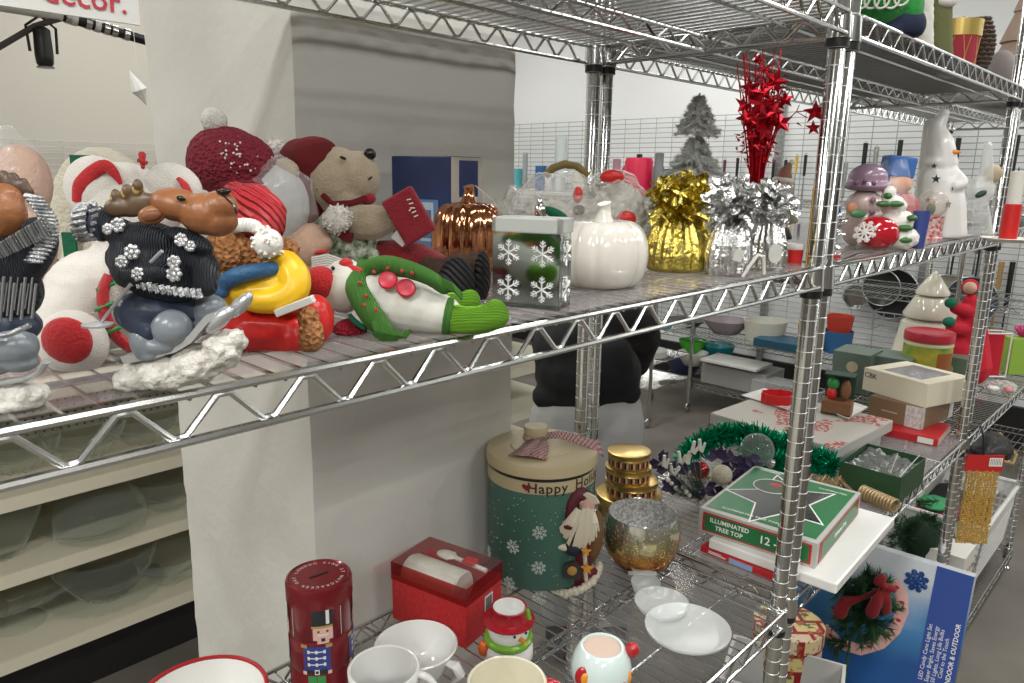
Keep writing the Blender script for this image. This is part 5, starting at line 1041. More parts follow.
bauble('white glittery bauble in front of the tinsel', 722, 475, zb+.075, .0225, mat('white glitter ball', (.60, .56, .44), .55, bump=(500, .8), noise_=(300, (.42, .38, .28), .8)), capg)
cbt = bauble('clear glass bauble nestled in the green tinsel', 757, 450, zb+.085, .040, glass('clear glass ball', (.7, .75, .72), .06, .03), mat('silver cap', (.6, .6, .6), .2, 1))
# paper package with red print, tray, red lid and toy
PZ = zb+.068
A_ = onZ(710, 413, PZ); N_ = onZ(837, 449, PZ); R_ = onZ(880, 419, PZ); X = Bx((710, 413), (837, 449), PZ); X.P.z = zb
t = bthing('paper_package', 'large flat red sided package with white and red printed paper top', 'package', X); W = X.w; Dp = (R_-N_).length*1.05; Hp = .067
prn = mat('white paper with red print', (.62, .60, .54), .5, noise_=(16, (.46, .12, .11), .985))
prn = mat('white paper red print', (.60, .58, .52), .5); nt = prn.node_tree; tc = nt.nodes.new('ShaderNodeTexCoord'); n1 = nt.nodes.new('ShaderNodeTexNoise'); n1.inputs['Scale'].default_value = 11; n1.inputs['Detail'].default_value = 1; n2 = nt.nodes.new('ShaderNodeTexNoise'); n2.inputs['Scale'].default_value = 90; r1 = nt.nodes.new('ShaderNodeValToRGB'); r1.color_ramp.elements[0].position = .55; r1.color_ramp.elements[1].position = .57; r2 = nt.nodes.new('ShaderNodeValToRGB'); r2.color_ramp.elements[0].position = .46; r2.color_ramp.elements[1].position = .5
mu = nt.nodes.new('ShaderNodeMath'); mu.operation = 'MULTIPLY'; mx = nt.nodes.new('ShaderNodeMix'); mx.data_type = 'RGBA'; mx.inputs[6].default_value = (.44, .42, .37, 1); mx.inputs[7].default_value = (.36, .06, .06, 1)
for n_, r_ in ((n1, r1), (n2, r2)): nt.links.new(tc.outputs['Object'], n_.inputs['Vector']); nt.links.new(n_.outputs['Fac'], r_.inputs[0])
nt.links.new(r1.outputs[0], mu.inputs[0]); nt.links.new(r2.outputs[0], mu.inputs[1]); nt.links.new(mu.outputs[0], mx.inputs[0]); nt.links.new(mx.outputs[2], nt.nodes['Principled BSDF'].inputs['Base Color'])
b = B(); rbox(b, W, Dp, .030, Hp-.030); b.make('package_body', greyc, t, False, bev=.002); b = B(); b.box((-W/2-.0006, Dp*.25, Hp-.02), (.0012, Dp*.5, .036)); b.make('red_flap', redc, t, False); b = B(); rbox(b, W*.99, Dp*.99, .0012, Hp, .001); b.make('paper_top', prn, t, False)
for sx in (-1, 1): b = B(); b.box((sx*W*.42, Dp*.5, (Hp-.030)/2), (.03, Dp*.8, Hp-.0302)); b.make('support_block', greyc, t, False)
tz = PZ+.0014
def tray(lab, pts, z, h=.006):
    P_ = [onZ(u, v, z) for u, v in pts]; c = sum(P_, Vector())/len(P_); t = thing('white_tray', lab, 'tray', Vector((c.x, c.y, z))); L = [(p-c) for p in P_]
    b = B(); n = len(L); vs = [(p.x*f, p.y*f, zz) for f, zz in ((.92, 0), (1.0, h), (.96, h), (.88, .0012)) for p in L]; fs = [tuple(range(n))[::-1], tuple(3*n+i for i in range(n))]
    for k in range(3): fs += [(k*n+i, k*n+(i+1) % n, (k+1)*n+(i+1) % n, (k+1)*n+i) for i in range(n)]
    b.add(vs, fs); b.make('tray_body', whitec, t, False); return t
t = tray('flat white card with red print lying under the red cutter', [(741, 396), (788, 411), (806, 399), (764, 389)], tz, .003)
t = tray('white plastic tray with a low lip holding the brown box', [(822, 410), (848, 421), (868, 409), (843, 401)], tz, .007)
Fq = Fr(0, 0, P=onZ(778, 402, tz+.0035)); rc = Fq.P; t = thing('red_cutter', 'scalloped red plastic cutter lying on the printed package', 'cookie cutter', rc, -YAW); r = 13*Fq.s
b = B(); n = 48; vs = []
for f, z in ((1, 0), (1.02, .028), (.97, .028), (.95, 0)):
    for k in range(n): q = 2*PI*k/n; rr = r*f*(1+.06*math.cos(10*q)); vs.append((rr*1.25*math.cos(q), rr*math.sin(q), z))
b.add(vs, [(k*n+i, k*n+(i+1) % n, ((k+1) % 4)*n+(i+1) % n, ((k+1) % 4)*n+i) for k in range(4) for i in range(n)]); b.make('cutter_wall', mat('bright red plastic', (.62, .015, .02), .3), t, 50)
X = Bx((822, 414), (852, 419), tz+.0015); X.P = X.P+HF*.012; t = bthing('window_toy_box', 'small brown box with a clear front showing a red and green figure', 'box', X); W = X.w
H_ = 40*Fr(0, 0, P=X.P).s*1.0; br = mat('brown card', (.20, .09, .04), .5); b = B(); rbox(b, W, .05, .003); rbox(b, W, .003, H_, 0, .05); rbox(b, W, .05, .003, H_); b.make('carton', mat('dark green card', (.02, .06, .04), .5), t, False); b = B(); rbox(b, W, .052, H_*.32, .003, -.001); b.make('brown_base', br, t, False, bev=.002)
solid('toy_body', resin_red, t, [('e', Vector((-W*.22, .02, H_*.50)), (.014, .012, .018))]); solid('toy_hat', mat('toy green', (.03, .25, .06), .4), t, [('e', Vector((-W*.2, .02, H_*.76)), (.016, .012, .018))]); solid('toy_bear', br, t, [('e', Vector((W*.22, .024, H_*.62)), (.014, .012, .030))])
# dark green box with cling film
X = Bx((837, 487), (898, 505), zb); DD = dcorner((898, 505), (922, 483), zb); t = bthing('green_open_box', 'dark green open box with clear film over silvery contents at the shelf edge', 'box', X); W = X.w; H_ = hz(Fr(898, 505, zb), 898, 478); dg = mat('dark green card', (.012, .045, .018), .5)
dg = mat('forest green card', (.016, .052, .02), .5); b = B(); rbox(b, W, .002, H_); rbox(b, W, .002, H_, 0, DD-.002); b.box((-W/2+.001, DD/2, H_/2), (.002, DD-.0042, H_)); b.box((W/2-.001, DD/2, H_/2), (.002, DD-.0042, H_)); rbox(b, W-.0042, DD-.0042, .003, 0, .0021); b.make('carton', dg, t, False)
fo = mat('silver grey film', (.10, .11, .10), .14, bump=(45, 1)); b = B(); n = 14; vs = [((i/n-.5)*(W-.01), .006+(j/n)*(DD-.012), H_*.80+.022*noise.noise(Vector((i*.45, j*.45, 3)))) for i in range(n+1) for j in range(n+1)]; b.add(vs, [(i*(n+1)+j, (i+1)*(n+1)+j, (i+1)*(n+1)+j+1, i*(n+1)+j+1) for i in range(n) for j in range(n)]); b.make('film_contents', fo, t)
b = B(); b.tube([(W*.46, .004, H_), (W*.62, .05, H_+.045)], .0012, 5); b.tube([(W*.3, .01, H_), (W*.33, .03, H_+.045)], .0012, 5); b.make('plastic_straw', glass('clear straw', (.7, .7, .7), .4, .1), t)
# coil of gold beads at the shelf edge
F = Fr(0, 0, P=onZ(880, 512, zb)); t = fthing('bead_coil', 'coil of dull gold cord lying at the shelf edge before the green open box', 'garland', F); b = B(); A_ = onZ(862, 500, zb)-F.P; Z_ = onZ(893, 514, zb)-F.P
c, n = math.cos(YAW), math.sin(YAW); rot_ = lambda q: Vector((q.x*c-q.y*n, q.x*n+q.y*c, 0)); A_, Z_ = rot_(A_), rot_(Z_); ax = (Z_-A_).normalized(); sd = Vector((-ax.y, ax.x, 0)); gc = mat('dull gold cord', (.34, .24, .12), .35, .5)
for i in range(11): cc = A_.lerp(Z_, i/10)+Vector((0, 0, .019)); b.tube(ring_pts(cc, sd, (0, 0, 1), .015, 20), .0030, 6, closed=True)
b.make('cord_loops', gc, t)
F = Fr(0, 0, P=onZ(812, 505, zb)+HF*.05); t = fthing('gold_wire_spray', 'dull gold wire spray behind the green tree top box', 'decoration', F); b = B(); rnd = random.Random(2)
for i in range(50): x = rnd.uniform(-.03, .07); b.tube([(x, 0, .002), (x+rnd.uniform(-.01, .01)+.02, .01, .03+.02*rnd.random()), (x+.05, rnd.uniform(-.02, .03), .012)], .0011, 4)
b.make('wires', gc, t)
# stack of three boxes
X = Bx((868, 432), (937, 447), zb); DD = dcorner((937, 447), (961, 434), zb); t = bthing('red_flat_box', 'flat red box with white print, lowest of the three stacked boxes', 'box', X); W = X.w; b = B(); rbox(b, W, DD, .022); b.make('carton', redc, t, False, bev=.001); side_panel(t, mat('pinkish card', (.50, .36, .28), .5), W, DD, .03, .97, .002, .020); front_panel(t, whitec, W, .22, .44, .003, .019, 'snow_print')
z1 = zb+.0225; DDb = DD
X = Bx((868, 417), (921, 431), z1); X.P = X.P+HF*.005; DD = dcorner((921, 431), (960, 419), z1); t = bthing('brown_patterned_box', 'brown gift box with white snowflake band, middle of the three stacked boxes', 'box', X); W = X.w; F9 = Fr(921, 431, z1); H1 = .066
brn = mat('brown gift card', (.21, .135, .075), .5); wsp = mat('white snowflake print', (.62, .60, .56), .5, noise_=(110, (.40, .38, .38), .9)); b = B(); rbox(b, W, DD, H1); b.make('carton', brn, t, False, bev=.001); front_panel(t, wsp, W, .20, .5, .001, H1-.001, 'snowflake_band'); side_panel(t, wsp, W, DD, 0, .08, .001, H1-.001, 'snowflake_band'); side_panel(t, wsp, W, DD, .86, 1, .001, H1-.001, 'snowflake_band'); front_panel(t, mat('pale script', (.5, .42, .32), .5), W, -.25, .05, H1*.45, H1*.5, 'script_line')
z2 = z1+H1+.0006
X = Bx((862, 389), (925, 408), z2); DD = dcorner((925, 408), (976, 402), z2); t = bthing('white_window_box', 'cream white box with window lid, topmost of the three stacked boxes', 'box', X); W = X.w; H2 = hz(Fr(925, 408, z2), 925, 385); DD = min(DD, .30)
b = B(); rbox(b, W, .003, H2); rbox(b, W, .003, H2, 0, DD-.003); b.box((-W/2+.0015, DD/2, H2/2), (.003, DD-.0062, H2)); b.box((W/2-.0015, DD/2, H2/2), (.003, DD-.0062, H2)); rbox(b, W-.0062, DD-.0062, .003, 0, .0031)
for (x, y, w_, d_) in ((0, DD*.07, W, DD*.14), (0, DD*.93, W, DD*.14), (-W*.40, DD*.5, W*.2, DD*.72), (W*.40, DD*.5, W*.2, DD*.72)): b.box((x, y, H2+.0008), (w_, d_, .0016))
b.make('carton', creamc, t, False); b = B(); b.box((0, DD*.5, H2-.001), (W*.62, DD*.74, .001)); b.make('window', glass('window film', (.5, .5, .55), .15, .08), t, False)
solid('lilac_bauble', mat('lilac glass', (.22, .20, .30), .25), t, [('e', Vector((W*.05, DD*.4, H2*.55)), (.03, .03, .026)), ('e', Vector((W*.2, DD*.6, H2*.55)), (.03, .03, .026)), ('e', Vector((-W*.12, DD*.65, H2*.5)), (.028, .028, .024))])
text('lettering', 'CBK', .022, mat('black ink', (.03, .03, .03), .5), t, plane_M((-W*.38, -.0006, H2*.72), (1, 0, 0), (0, 0, 1)), .0002)
# grey green boxes
gg = mat('grey green card', (.10, .14, .11), .4, noise_=(14, (.13, .18, .145), .5)); lbl = mat('pale oval label', (.45, .38, .26), .5)
for (a, b_, vt, dp, lab) in (((838, 394), (873, 401), 353, .13, 'grey green box with small picture, leftmost of the three behind the stack'), ((877, 398), (914, 405), 358, .13, 'grey green box, middle of the three behind the stack'), ((930, 392), (972, 401), 356, .14, 'grey green box nearest the far post behind the cream box')):
    X = Bx(a, b_, zb); X.P = X.P+HF*.06; W = X.w*1.05; H_ = hz(Fr(0, 0, P=X.P), (a[0]+b_[0])/2, vt); t = bthing('gift_box', lab, 'box', X); b = B(); rbox(b, W, dp, H_*.62); b.make('carton', gg, t, False, bev=.001); b = B(); rbox(b, W+.004, dp+.004, H_*.38, H_*.62+.0003, -.002); b.make('lid', gg, t, False, bev=.001)
    b = B(); b.lathe([(0, 0), (W*.16, 0), (W*.16, .001), (0, .001)], 18, (W*.05, -.0022, H_*.66), rotm(R(90), 'X')); b.make('picture_label', lbl, t)
# tin, ceramic tree, red doll beyond
Ft = Fr(0, 0, P=Vector((1.36, .25, LZB))); t = fthing('biscuit_tin', 'round tin with red lid and yellow green picture sides', 'tin', Ft); c0 = onY(929, 345, Ft.P.y)
def at_px(u, dist_like): 
    d = ray(u, 340); d2 = Vector((d.x, d.y)); d2 *= dist_like/d2.dot(Vector((HF.x, HF.y))); return Vector((CAM.x+d2.x, CAM.y+d2.y, LZB))
t.location = at_px(929, 2.45); F = Fr(0, 0, P=t.location.copy()); r = 22.5*F.s; zT = hz(F, 929, 331); zL = hz(F, 929, 339)
tinm = mat('green yellow tin print', (.05, .26, .05), .3, noise_=(14, (.55, .45, .05), .8)); B().lathe([(0, 0), (r*.96, 0), (r*.97, zL), (0, zL)], 40).make('tin_body', tinm, t); B().lathe([(r*.96, zL-.004), (r*1.0, zL-.002), (r*1.0, zT-.004), (r*.97, zT), (r*.9, zT-.004), (0, zT-.004)], 40).make('lid', mat('red tin lid', (.40, .02, .04), .3), t); B().lathe([(r*.985, zL-.016), (r*.985, zL-.006)], 40, cap0=False, cap1=False).make('cream_rim', creamc, t)
patch_ = B(); vs = []
for i in range(9): q = -.1+.9*i/8; vs += [onc(q, zL*.45, r*.975), onc(q, zL*.82, r*.975)]
patch_.add(vs, [(2*i, 2*i+2, 2*i+3, 2*i+1) for i in range(8)]); patch_.make('brown_picture', mat('brown picture', (.30, .10, .03), .4), t)
P_ = at_px(926, 2.86); F = Fr(0, 0, P=P_); t = fthing('ceramic_tree', 'three tiered cream ceramic christmas tree behind the red lid tin', 'figurine', F); zz = lambda v: hz(F, 926, v); s_ = F.s
B().lathe([(0, 0), (33*s_, 0), (31*s_, .01), (24*s_, zz(322)), (17*s_, zz(318)), (23*s_, zz(317)), (24*s_, zz(314)), (15*s_, zz(297)), (10*s_, zz(296)), (15*s_, zz(294)), (15*s_, zz(291)), (5*s_, zz(276)), (1.5*s_, zz(272)), (0, zz(271))], 40).make('tree_body', mat('cream ceramic', (.62, .60, .50), .15, coat=.5), t, 50)
P_ = at_px(968, 2.56); F = Fr(0, 0, P=P_); t = fthing('elf_doll', 'red felt elf doll with green mittens lying back behind the far post', 'plush toy', F); rf2 = mat('bright red felt', (.48, .012, .03), .9)
CLAMP[0] = .0002
blob('body', rf2, t, [T(F, [(968, 366, 0), (970, 330, 0), (971, 302, 0)], [21, 15, 8]), T(F, [(968, 312, -4), (956, 308, -8)], [7, 6]), T(F, [(964, 330, -4), (953, 328, -8)], [9, 7]), E(F, 960, 355, -4, 16, 20, 14)], .004, 2)
solid('mitten', mat('teal felt', (.01, .14, .08), .9), t, [E(F, 951, 303, -10, 6, 5, 5)]); solid('mitten', mat('teal felt', (.01, .14, .08), .9), t, [E(F, 949, 322, -10, 6, 5, 5)]); solid('face', skin, t, [E(F, 970, 288, -3, 6, 6, 6)]); blob('hood', rf2, t, [E(F, 970, 287, 2, 8, 8, 7)], .003, 1)
CLAMP[0] = None
P_ = at_px(994, 2.70); F = Fr(0, 0, P=P_); t = fthing('red_lantern', 'red panelled decoration in a white wire frame right of the far post', 'lantern', F); h_ = hz(F, 994, 332); b = B(); b.box((-.01, 0, h_*.5), (.075, .04, h_*.93)); b.make('red_panel', rf2, t, False, bev=.004)
b = B(); 
for x in (-.055, .045):
    for y in (-.028, .028): b.tube([(x, y, 0), (x, y, h_)], .003, 6)
for z in (.004, h_):
    b.tube([(-.055, -.028, z), (.045, -.028, z), (.045, .028, z), (-.055, .028, z)], .003, 6, closed=True)
b.make('white_frame', resin_wh, t)
P_ = at_px(1020, 2.75); F = Fr(0, 0, P=P_); t = fthing('green_gift_bag', 'lime green gift bag with pink tissue at the right edge', 'gift bag', F); h_ = hz(F, 1018, 337); b = B(); b.box((0.01, 0, h_/2), (.11, .06, h_)); b.make('bag', mat('lime paper', (.25, .42, .06), .5), t, False, bev=.002); b = B(); rnd = random.Random(3)
for i in range(60): a = rnd.uniform(0, 6.3); b.tube([(.01, 0, h_-.002), (.01+.05*math.cos(a)*rnd.random(), .03*math.sin(a), h_+.015+.03*rnd.random())], .002, 4)
b.make('tissue', mat('pink tissue', (.50, .05, .18), .7), t)
P_ = onZ(1000, 392, LZB); F = Fr(0, 0, P=P_); t = fthing('candy_bag', 'crinkled clear bag with red sweets on the lower shelf at the right', 'bag', F); CLAMP[0] = .0002; b = B(); crumple(b, (0, 0, .018), (.055, .04, .022), 26, 16, .3, 2); b.make('clear_wrap', crk, t, 12); solid('red_sweet', resin_red, t, [('e', Vector((.02, -.01, .012)), (.016, .012, .012))]); solid('white_sweet', resin_wh, t, [('e', Vector((-.025, 0, .012)), (.022, .014, .010))]); CLAMP[0] = None
# ================================================================ middle shelf of the second rack
CLAMP[0] = .0002
def fat(u, v, z, back=0.0):
    P = onZ(u, v, z)+HF*back; P.z = z; return Fr(0, 0, P=P)
# tinsel tree by the post
F = fat(851, 262, SZ, .10); t = fthing('wire_tree', 'small silver tinsel tree with coloured beads beside the chrome post', 'decoration', F); rnd = random.Random(6)
H_ = hz(F, 851, 190); tinsel('silver_strands', silf, [(0, 0, .01), (0, 0, H_*.55)], .030, 260, 4, t, .0022); b = B(); b.tube([(0, 0, 0), (0, 0, H_)], .0025, 6); b.make('stem', mat('dark metal', (.05, .05, .05), .4, .8), t)
for (z, mm, x) in ((.88, mat('green bead', (.01, .30, .12), .15, .6), 0), (.70, mat('blue bead', (.02, .05, .45), .15, .6), .006), (.74, mat('red bead', (.5, .02, .02), .15, .6), -.008), (.60, mat('purple bead', (.10, .03, .10), .3, .5), 0)): solid('bead', mm, t, [('e', Vector((x, -.004, H_*z)), (.009, .008, .010))])
# pastel bear jar
F = fat(868, 250, SZ, .10); t = fthing('pastel_jar', 'pastel pink and lilac ceramic cookie jar shaped like a snowman in a hat', 'jar', F)
lil = mat('lilac glaze', (.30, .20, .28), .25, coat=.4); pnk = mat('pale pink glaze', (.55, .42, .40), .25, coat=.4)
blob('jar_body', pnk, t, [E(F, 864, 228, 0, 21, 24, 20), E(F, 864, 205, 0, 18, 15, 17)], .004, 2)
blob('hat', lil, t, [E(F, 868, 178, 0, 19, 14, 17), E(F, 868, 186, 0, 24, 6, 20)], .004, 2)
solid('jar_heart', mat('purple dots', (.16, .09, .14), .4), t, [E(F, 856+9*i, 183-2*(i % 2), -18, 2.4, 2.4, 2) for i in range(3)])
solid('jar_patches', mat('orange patch', (.62, .28, .16), .4), t, [E(F, 852, 208, -17, 5, 5, 2)]); solid('jar_patches', mat('green patch', (.10, .28, .12), .4), t, [E(F, 858, 214, -19, 8, 4, 2)])
solid('jar_patches', mat('plum patch', (.28, .16, .2), .4), t, [E(F, 873, 200, -18, 3, 3, 2)]); solid('jar_patches', mat('plum patch', (.28, .16, .2), .4), t, [E(F, 872, 212, -20, 3, 3, 2)])
# wrapped figure with blue hat
F = fat(899, 246, SZ, .06); t = fthing('bagged_figure', 'figure with blue hat and red coat inside a clear bag', 'figurine', F)
blob('coat', mat('dusty red coat', (.36, .07, .07), .5), t, [E(F, 902, 218, 0, 17, 26, 14), E(F, 890, 205, 0, 12, 14, 12), E(F, 888, 180, 6, 8, 14, 8)], .004, 2)
solid('face', mat('orange skin', (.58, .28, .16), .5), t, [E(F, 899, 184, -2, 13, 10, 11)]); b = B(); b.box(F(898, 167, 0), (27*F.s, 20*F.s, 20*F.s), rotm(R(6), 'Y')); b.make('blue_hat', mat('bright blue', (.04, .13, .38), .5), t, False, bev=.004)
b = B(); k0 = len(b.v); b.lathe([(.022, .17), (.03, .15), (.045, .08), (.05, .0)], 14, (0.004, 0, 0), cap0=False, cap1=False); b.v = [(x+random.uniform(-.004, .004), y+random.uniform(-.004, .004), z) for x, y, z in b.v]; b.make('clear_bag', glass('shiny clear bag', (.8, .8, .8), .05, .08), t, 10)
# green and white ceramic tree
F = fat(897, 250, SZ, .03); t = fthing('snowy_tree_figurine', 'white ceramic tree with green painted branches behind the red bauble', 'figurine', F)
blob('snow_body', resin_wh, t, [E(F, 898, 238, 0, 21, 12, 16), E(F, 897, 222, 0, 17, 12, 13), E(F, 893, 206, 0, 13, 10, 10), E(F, 889, 194, 0, 6, 8, 6)], .003, 1, (.012, .008))
gbr = mat('green painted branch', (.05, .15, .04), .4)
for (u, v, a) in ((884, 204, 8), (896, 204, 8), (905, 228, 8), (905, 240, 7), (888, 196, 4), (912, 218, 5)): solid('branch', gbr, t, [E(F, u, v, -13, a, 3.2, 5)])
# small white box and red flat bauble
F = fat(876, 250, SZ, .012); t = fthing('round_bauble', 'large glossy red bauble painted with a white snowflake', 'ornament', F)
solid('ball', mat('glossy red paint', (.42, .008, .02), .12, coat=.6), t, [E(F, 878, 233, 0, 20.5, 16.5, 17, -8)], 32, 20)
b = B(); snowflake(b, F(865, 232, -14*F.s), (.75, -.5, .1), (.1, 0, 1), 11*F.s, w=.2, arms=8); b.make('painted_snowflake', resin_wh, t)
F = fat(873, 248, SZ, .045); t = fthing('white_candle', 'short white candle block behind the red snowflake bauble', 'candle', F); b = B(); h_ = hz(F, 872, 212); b.box((0, 0, h_/2), (16*F.s, .03, h_)); b.make('candle_block', resin_wh, t, False, bev=.003)
# blue cup
F = fat(920, 249, SZ, .01); t = fthing('blue_cup', 'tapered plain blue paper cup in front of the snow globe', 'cup', F); h_ = hz(F, 920, 211); B().lathe([(0, 0), (5.5*F.s, 0), (8*F.s, h_), (7.6*F.s, h_), (5*F.s, .003), (0, .003)], 28).make('cup_body', mat('blue card', (.035, .06, .22), .5), t)
# snow globe
F = fat(936, 240, SZ, .03); t = fthing('snow_globe', 'snow globe on a red patterned base with a tiny figure', 'snow globe', F); h_ = hz(F, 933, 216)
B().lathe([(0, 0), (12*F.s, 0), (12*F.s, .004), (11*F.s, .006), (11*F.s, h_-.004), (12*F.s, h_), (0, h_)], 32).make('base', mat('red knit pattern', (.48, .04, .05), .5, noise_=(150, (.66, .60, .55), .98)), t)
solid('globe_glass', glass('globe glass', (.55, .46, .40), .30, .04), t, [E(F, 933, 204, 0, 14, 14, 14)], 28, 18); solid('tiny_figure', mat('tiny green', (.04, .12, .04), .5), t, [E(F, 931, 209, 0, 4, 6, 4)]); solid('tiny_face', skin, t, [E(F, 932, 202, 0, 3, 3, 3)])
# tall ceramic snowman with star cut-outs
F = fat(943, 240, SZ, .075); t = fthing('tall_snowman', 'tall white ceramic snowman lantern with star cut-outs and pointed hat', 'figurine', F)
cw = mat('white ceramic lantern', (.70, .70, .68), .3, coat=.2)
blob('body', cw, t, [T(F, [(942, 236, 0), (942, 205, 0), (942, 178, 0)], [22, 21, 17]), T(F, [(942, 165, 0), (940, 145, 0), (937, 128, 0), (942, 118, 0)], [14, 13, 8, 6]), E(F, 941, 162, 0, 16, 8, 14), T(F, [(952, 172, -8), (962, 182, -14), (956, 186, -18)], [6, 6, 5])], .0042, 2)
solid('hat_pompom', cw, t, [E(F, 944, 114, 0, 4.8, 4.8, 4.8)]); solid('carrot_nose', mat('orange nose', (.65, .25, .05), .4), t, [T(F, [(952, 152, -10), (961, 152, -14)], [3, 1.2])])
for (u, v, r_) in ((936, 179, 4.5), (948, 204, 4), (934, 166, 3), (953, 188, 3), (957, 218, 3), (928, 200, 3)):
    q = math.asin(max(-.9, min(.9, (u-942)/21))); b = B(); pl = [((r_ if i % 2 == 0 else r_*.4)*F.s*math.cos(PI/2+i*PI/5), (r_ if i % 2 == 0 else r_*.4)*F.s*math.sin(PI/2+i*PI/5)) for i in range(10)]; b.prism(pl, .0012, rotm(q, 'Z') @ rotm(R(90), 'X'), F(u, v, (-22.3*math.cos(q))*F.s)); b.make('star_cutout', mat('dark inside', (.02, .02, .02), .8), t, False)
F2 = fat(932, 236, SZ, .15); t = fthing('tall_snowman', 'second tall white snowman lantern almost hidden behind the first', 'figurine', F2)
blob('body', cw, t, [T(F2, [(933, 232, 0), (932, 178, 0)], [19, 14]), T(F2, [(932, 165, 0), (931, 125, 0)], [12, 7])], .005, 2)
# glass dishes and clear figures
gst = glass('stacked clear glass', (.75, .78, .78), .14, .05)
for i in range(3):
    F = fat(968, 238, SZ, .03); t = fthing('glass_dish', ['clear glass dish, lowest of the stack right of the tall snowman', 'clear glass dish in the middle of the stack right of the tall snowman', 'clear glass dish on top of the stack right of the tall snowman'][i], 'dish', F); t.location.z += .0295*i
    B().lathe([(0, 0), (.035, 0), (.04, .004), (.050, .026), (.048, .0265), (.037, .006), (0, .003)], 32).make('dish_body', gst, t)
F = fat(981, 238, SZ, .10); t = fthing('glass_angel', 'clear and silver glass angel figure beside the far post', 'figurine', F); sg = glass('silvery clear glass', (.72, .74, .72), .42, .12)
blob('angel_body', sg, t, [T(F, [(982, 236, 0), (981, 205, 0)], [10, 7]), E(F, 980, 190, 0, 14, 14, 9), T(F, [(986, 178, 0), (988, 145, 0)], [7, 4])], .004, 2); solid('dark_leaf', mat('dark leaf', (.02, .05, .03), .5), t, [E(F, 981, 194, -10, 6, 3, 3, 30)]); solid('beige_disc', mat('beige disc', (.42, .34, .22), .5), t, [E(F, 993, 174, 0, 9, 9, 5)])
# candle on plate beyond the far post
F = fat(1016, 243, SZ, .03); t = fthing('candle_plate', 'white plate right of the far post', 'plate', F); B().lathe([(0, 0), (.035, 0), (.052, .008), (.050, .009), (.033, .003), (0, .003)], 40).make('plate_body', resin_wh, t)
F = fat(1016, 243, SZ, .03); F.P.z += .0045; F = Fr(0, 0, P=F.P); t = fthing('pillar_candle', 'white candle with red wrapped base standing on the white plate', 'candle', F); h1 = hz(F, 1016, 204); h2 = hz(F, 1016, 172); b = B().lathe([(0, 0), (8*F.s, 0), (8*F.s, h1), (0, h1)], 28); b.make('red_wrap', resin_red, t); B().lathe([(0, h1), (6.5*F.s, h1), (6.5*F.s, h2), (2*F.s, h2+.002), (0, h2+.002)], 28).make('candle_wax', mat('white wax', (.68, .66, .60), .4), t); b = B(); b.tube([(0, 0, h2), (0, 0, h2+.01)], .0012, 5); b.make('wick', BLACKP, t)
# folded silver tong and small red wrap at the shelf front
F = fat(850, 268, SZ, .015); t = fthing('metal_tongs', 'silver tongs lying on the middle shelf front just right of the post', 'tongs', F); b = B(); b.tube([F(838, 262, 0), F(858, 254, 0), F(880, 252, 0)], [.0045, .004, .003], 8, flat=.4); b.tube([F(838, 265, -.004), F(858, 262, -.004), F(880, 258, -.004)], [.0045, .004, .003], 8, flat=.4); b.make('tong_arms', CHROME, t)
o = B().box((0, 0, .003), (.05, .02, .005)).make('red_packet', redc, None, False, loc=onZ(838, 262, SZ)+HF*.05, rz=-.3); tag(o, 'small flat red packet on the middle shelf just right of the post', 'packet')
CLAMP[0] = None
# ================================================================ top shelf
TZ1 = TOP+.005
P = onZ(884, 30, TZ1)+HF*.07; F = Fr(0, 0, P=P); CLAMP[0] = .0002
t = fthing('green_plush', 'bright green plush with navy base and white loop trim on the top shelf', 'plush toy', F); gp = mat('bright green plush', (.015, .22, .035), .9, bump=(300, .5), sheen=.2)
blob('green_body', gp, t, [E(F, 875, 4, 0, 34, 26, 30), E(F, 903, 10, 0, 18, 26, 24), E(F, 880, -30, 0, 38, 30, 30)], .004, 3); blob('navy_base', mat('navy plush', (.012, .018, .045), .9), t, [E(F, 900, 26, 0, 24, 20, 24), E(F, 885, 34, 0, 26, 14, 22)], .004, 3)
b = B()
for i in range(5): b.tube(ring_pts(F(862+10*i, 0-3*(i == 4), -(31+2*(i == 2))*F.s), (1, 0, 0), (0, -.3, 1), 7*F.s, 18), 1.1*F.s, 6, closed=True)
b.make('white_loops', fleece_w, t)
F = Fr(0, 0, P=onZ(924, 52, TZ1)+HF*.07); t = fthing('furry_stand', 'white and red furry upright decoration between the green plush and olive stocking', 'decoration', F); blob('fur', fleece_w, t, [T(F, [(925, 52, 0), (925, -10, 0), (925, -60, 0)], [8, 8, 8])], .004, 1, (.01, .006)); blob('red_edge', mat('red plush edge', (.35, .02, .05), .9), t, [T(F, [(913, 45, 2), (916, 22, 2)], [5, 5])], .004, 1)
F = Fr(0, 0, P=onZ(941, 62, TZ1)+HF*.06); t = fthing('olive_stocking', 'olive green plush upright with white frilled top on the top shelf', 'stocking', F); blob('olive_body', mat('olive plush', (.12, .13, .05), .9, bump=(200, .5)), t, [T(F, [(940, 60, 0), (940, 20, 0), (944, -20, 0)], [12, 11, 9])], .004, 2); solid('frill', fleece_w, t, [E(F, 948, 1, -9, 9, 6, 6)])
F = Fr(0, 0, P=onZ(957, 60, TZ1)+HF*.10); t = fthing('plaid_box', 'tall dark red plaid ribboned box behind the red drum', 'box', F); b = B(); h_ = hz(F, 957, -40); b.box((0, 0, h_/2), (16*F.s, .03, h_)); pl = mat('red plaid', (.28, .03, .04), .7); b.make('plaid_body', pl, t, False)
for i in range(9): b = B(); b.box((0, -.0155, h_*(i+.5)/9), (16*F.s, .001, .004)); b.make('plaid_stripe', mat('grey plaid stripe', (.25, .22, .2), .7), t, False)
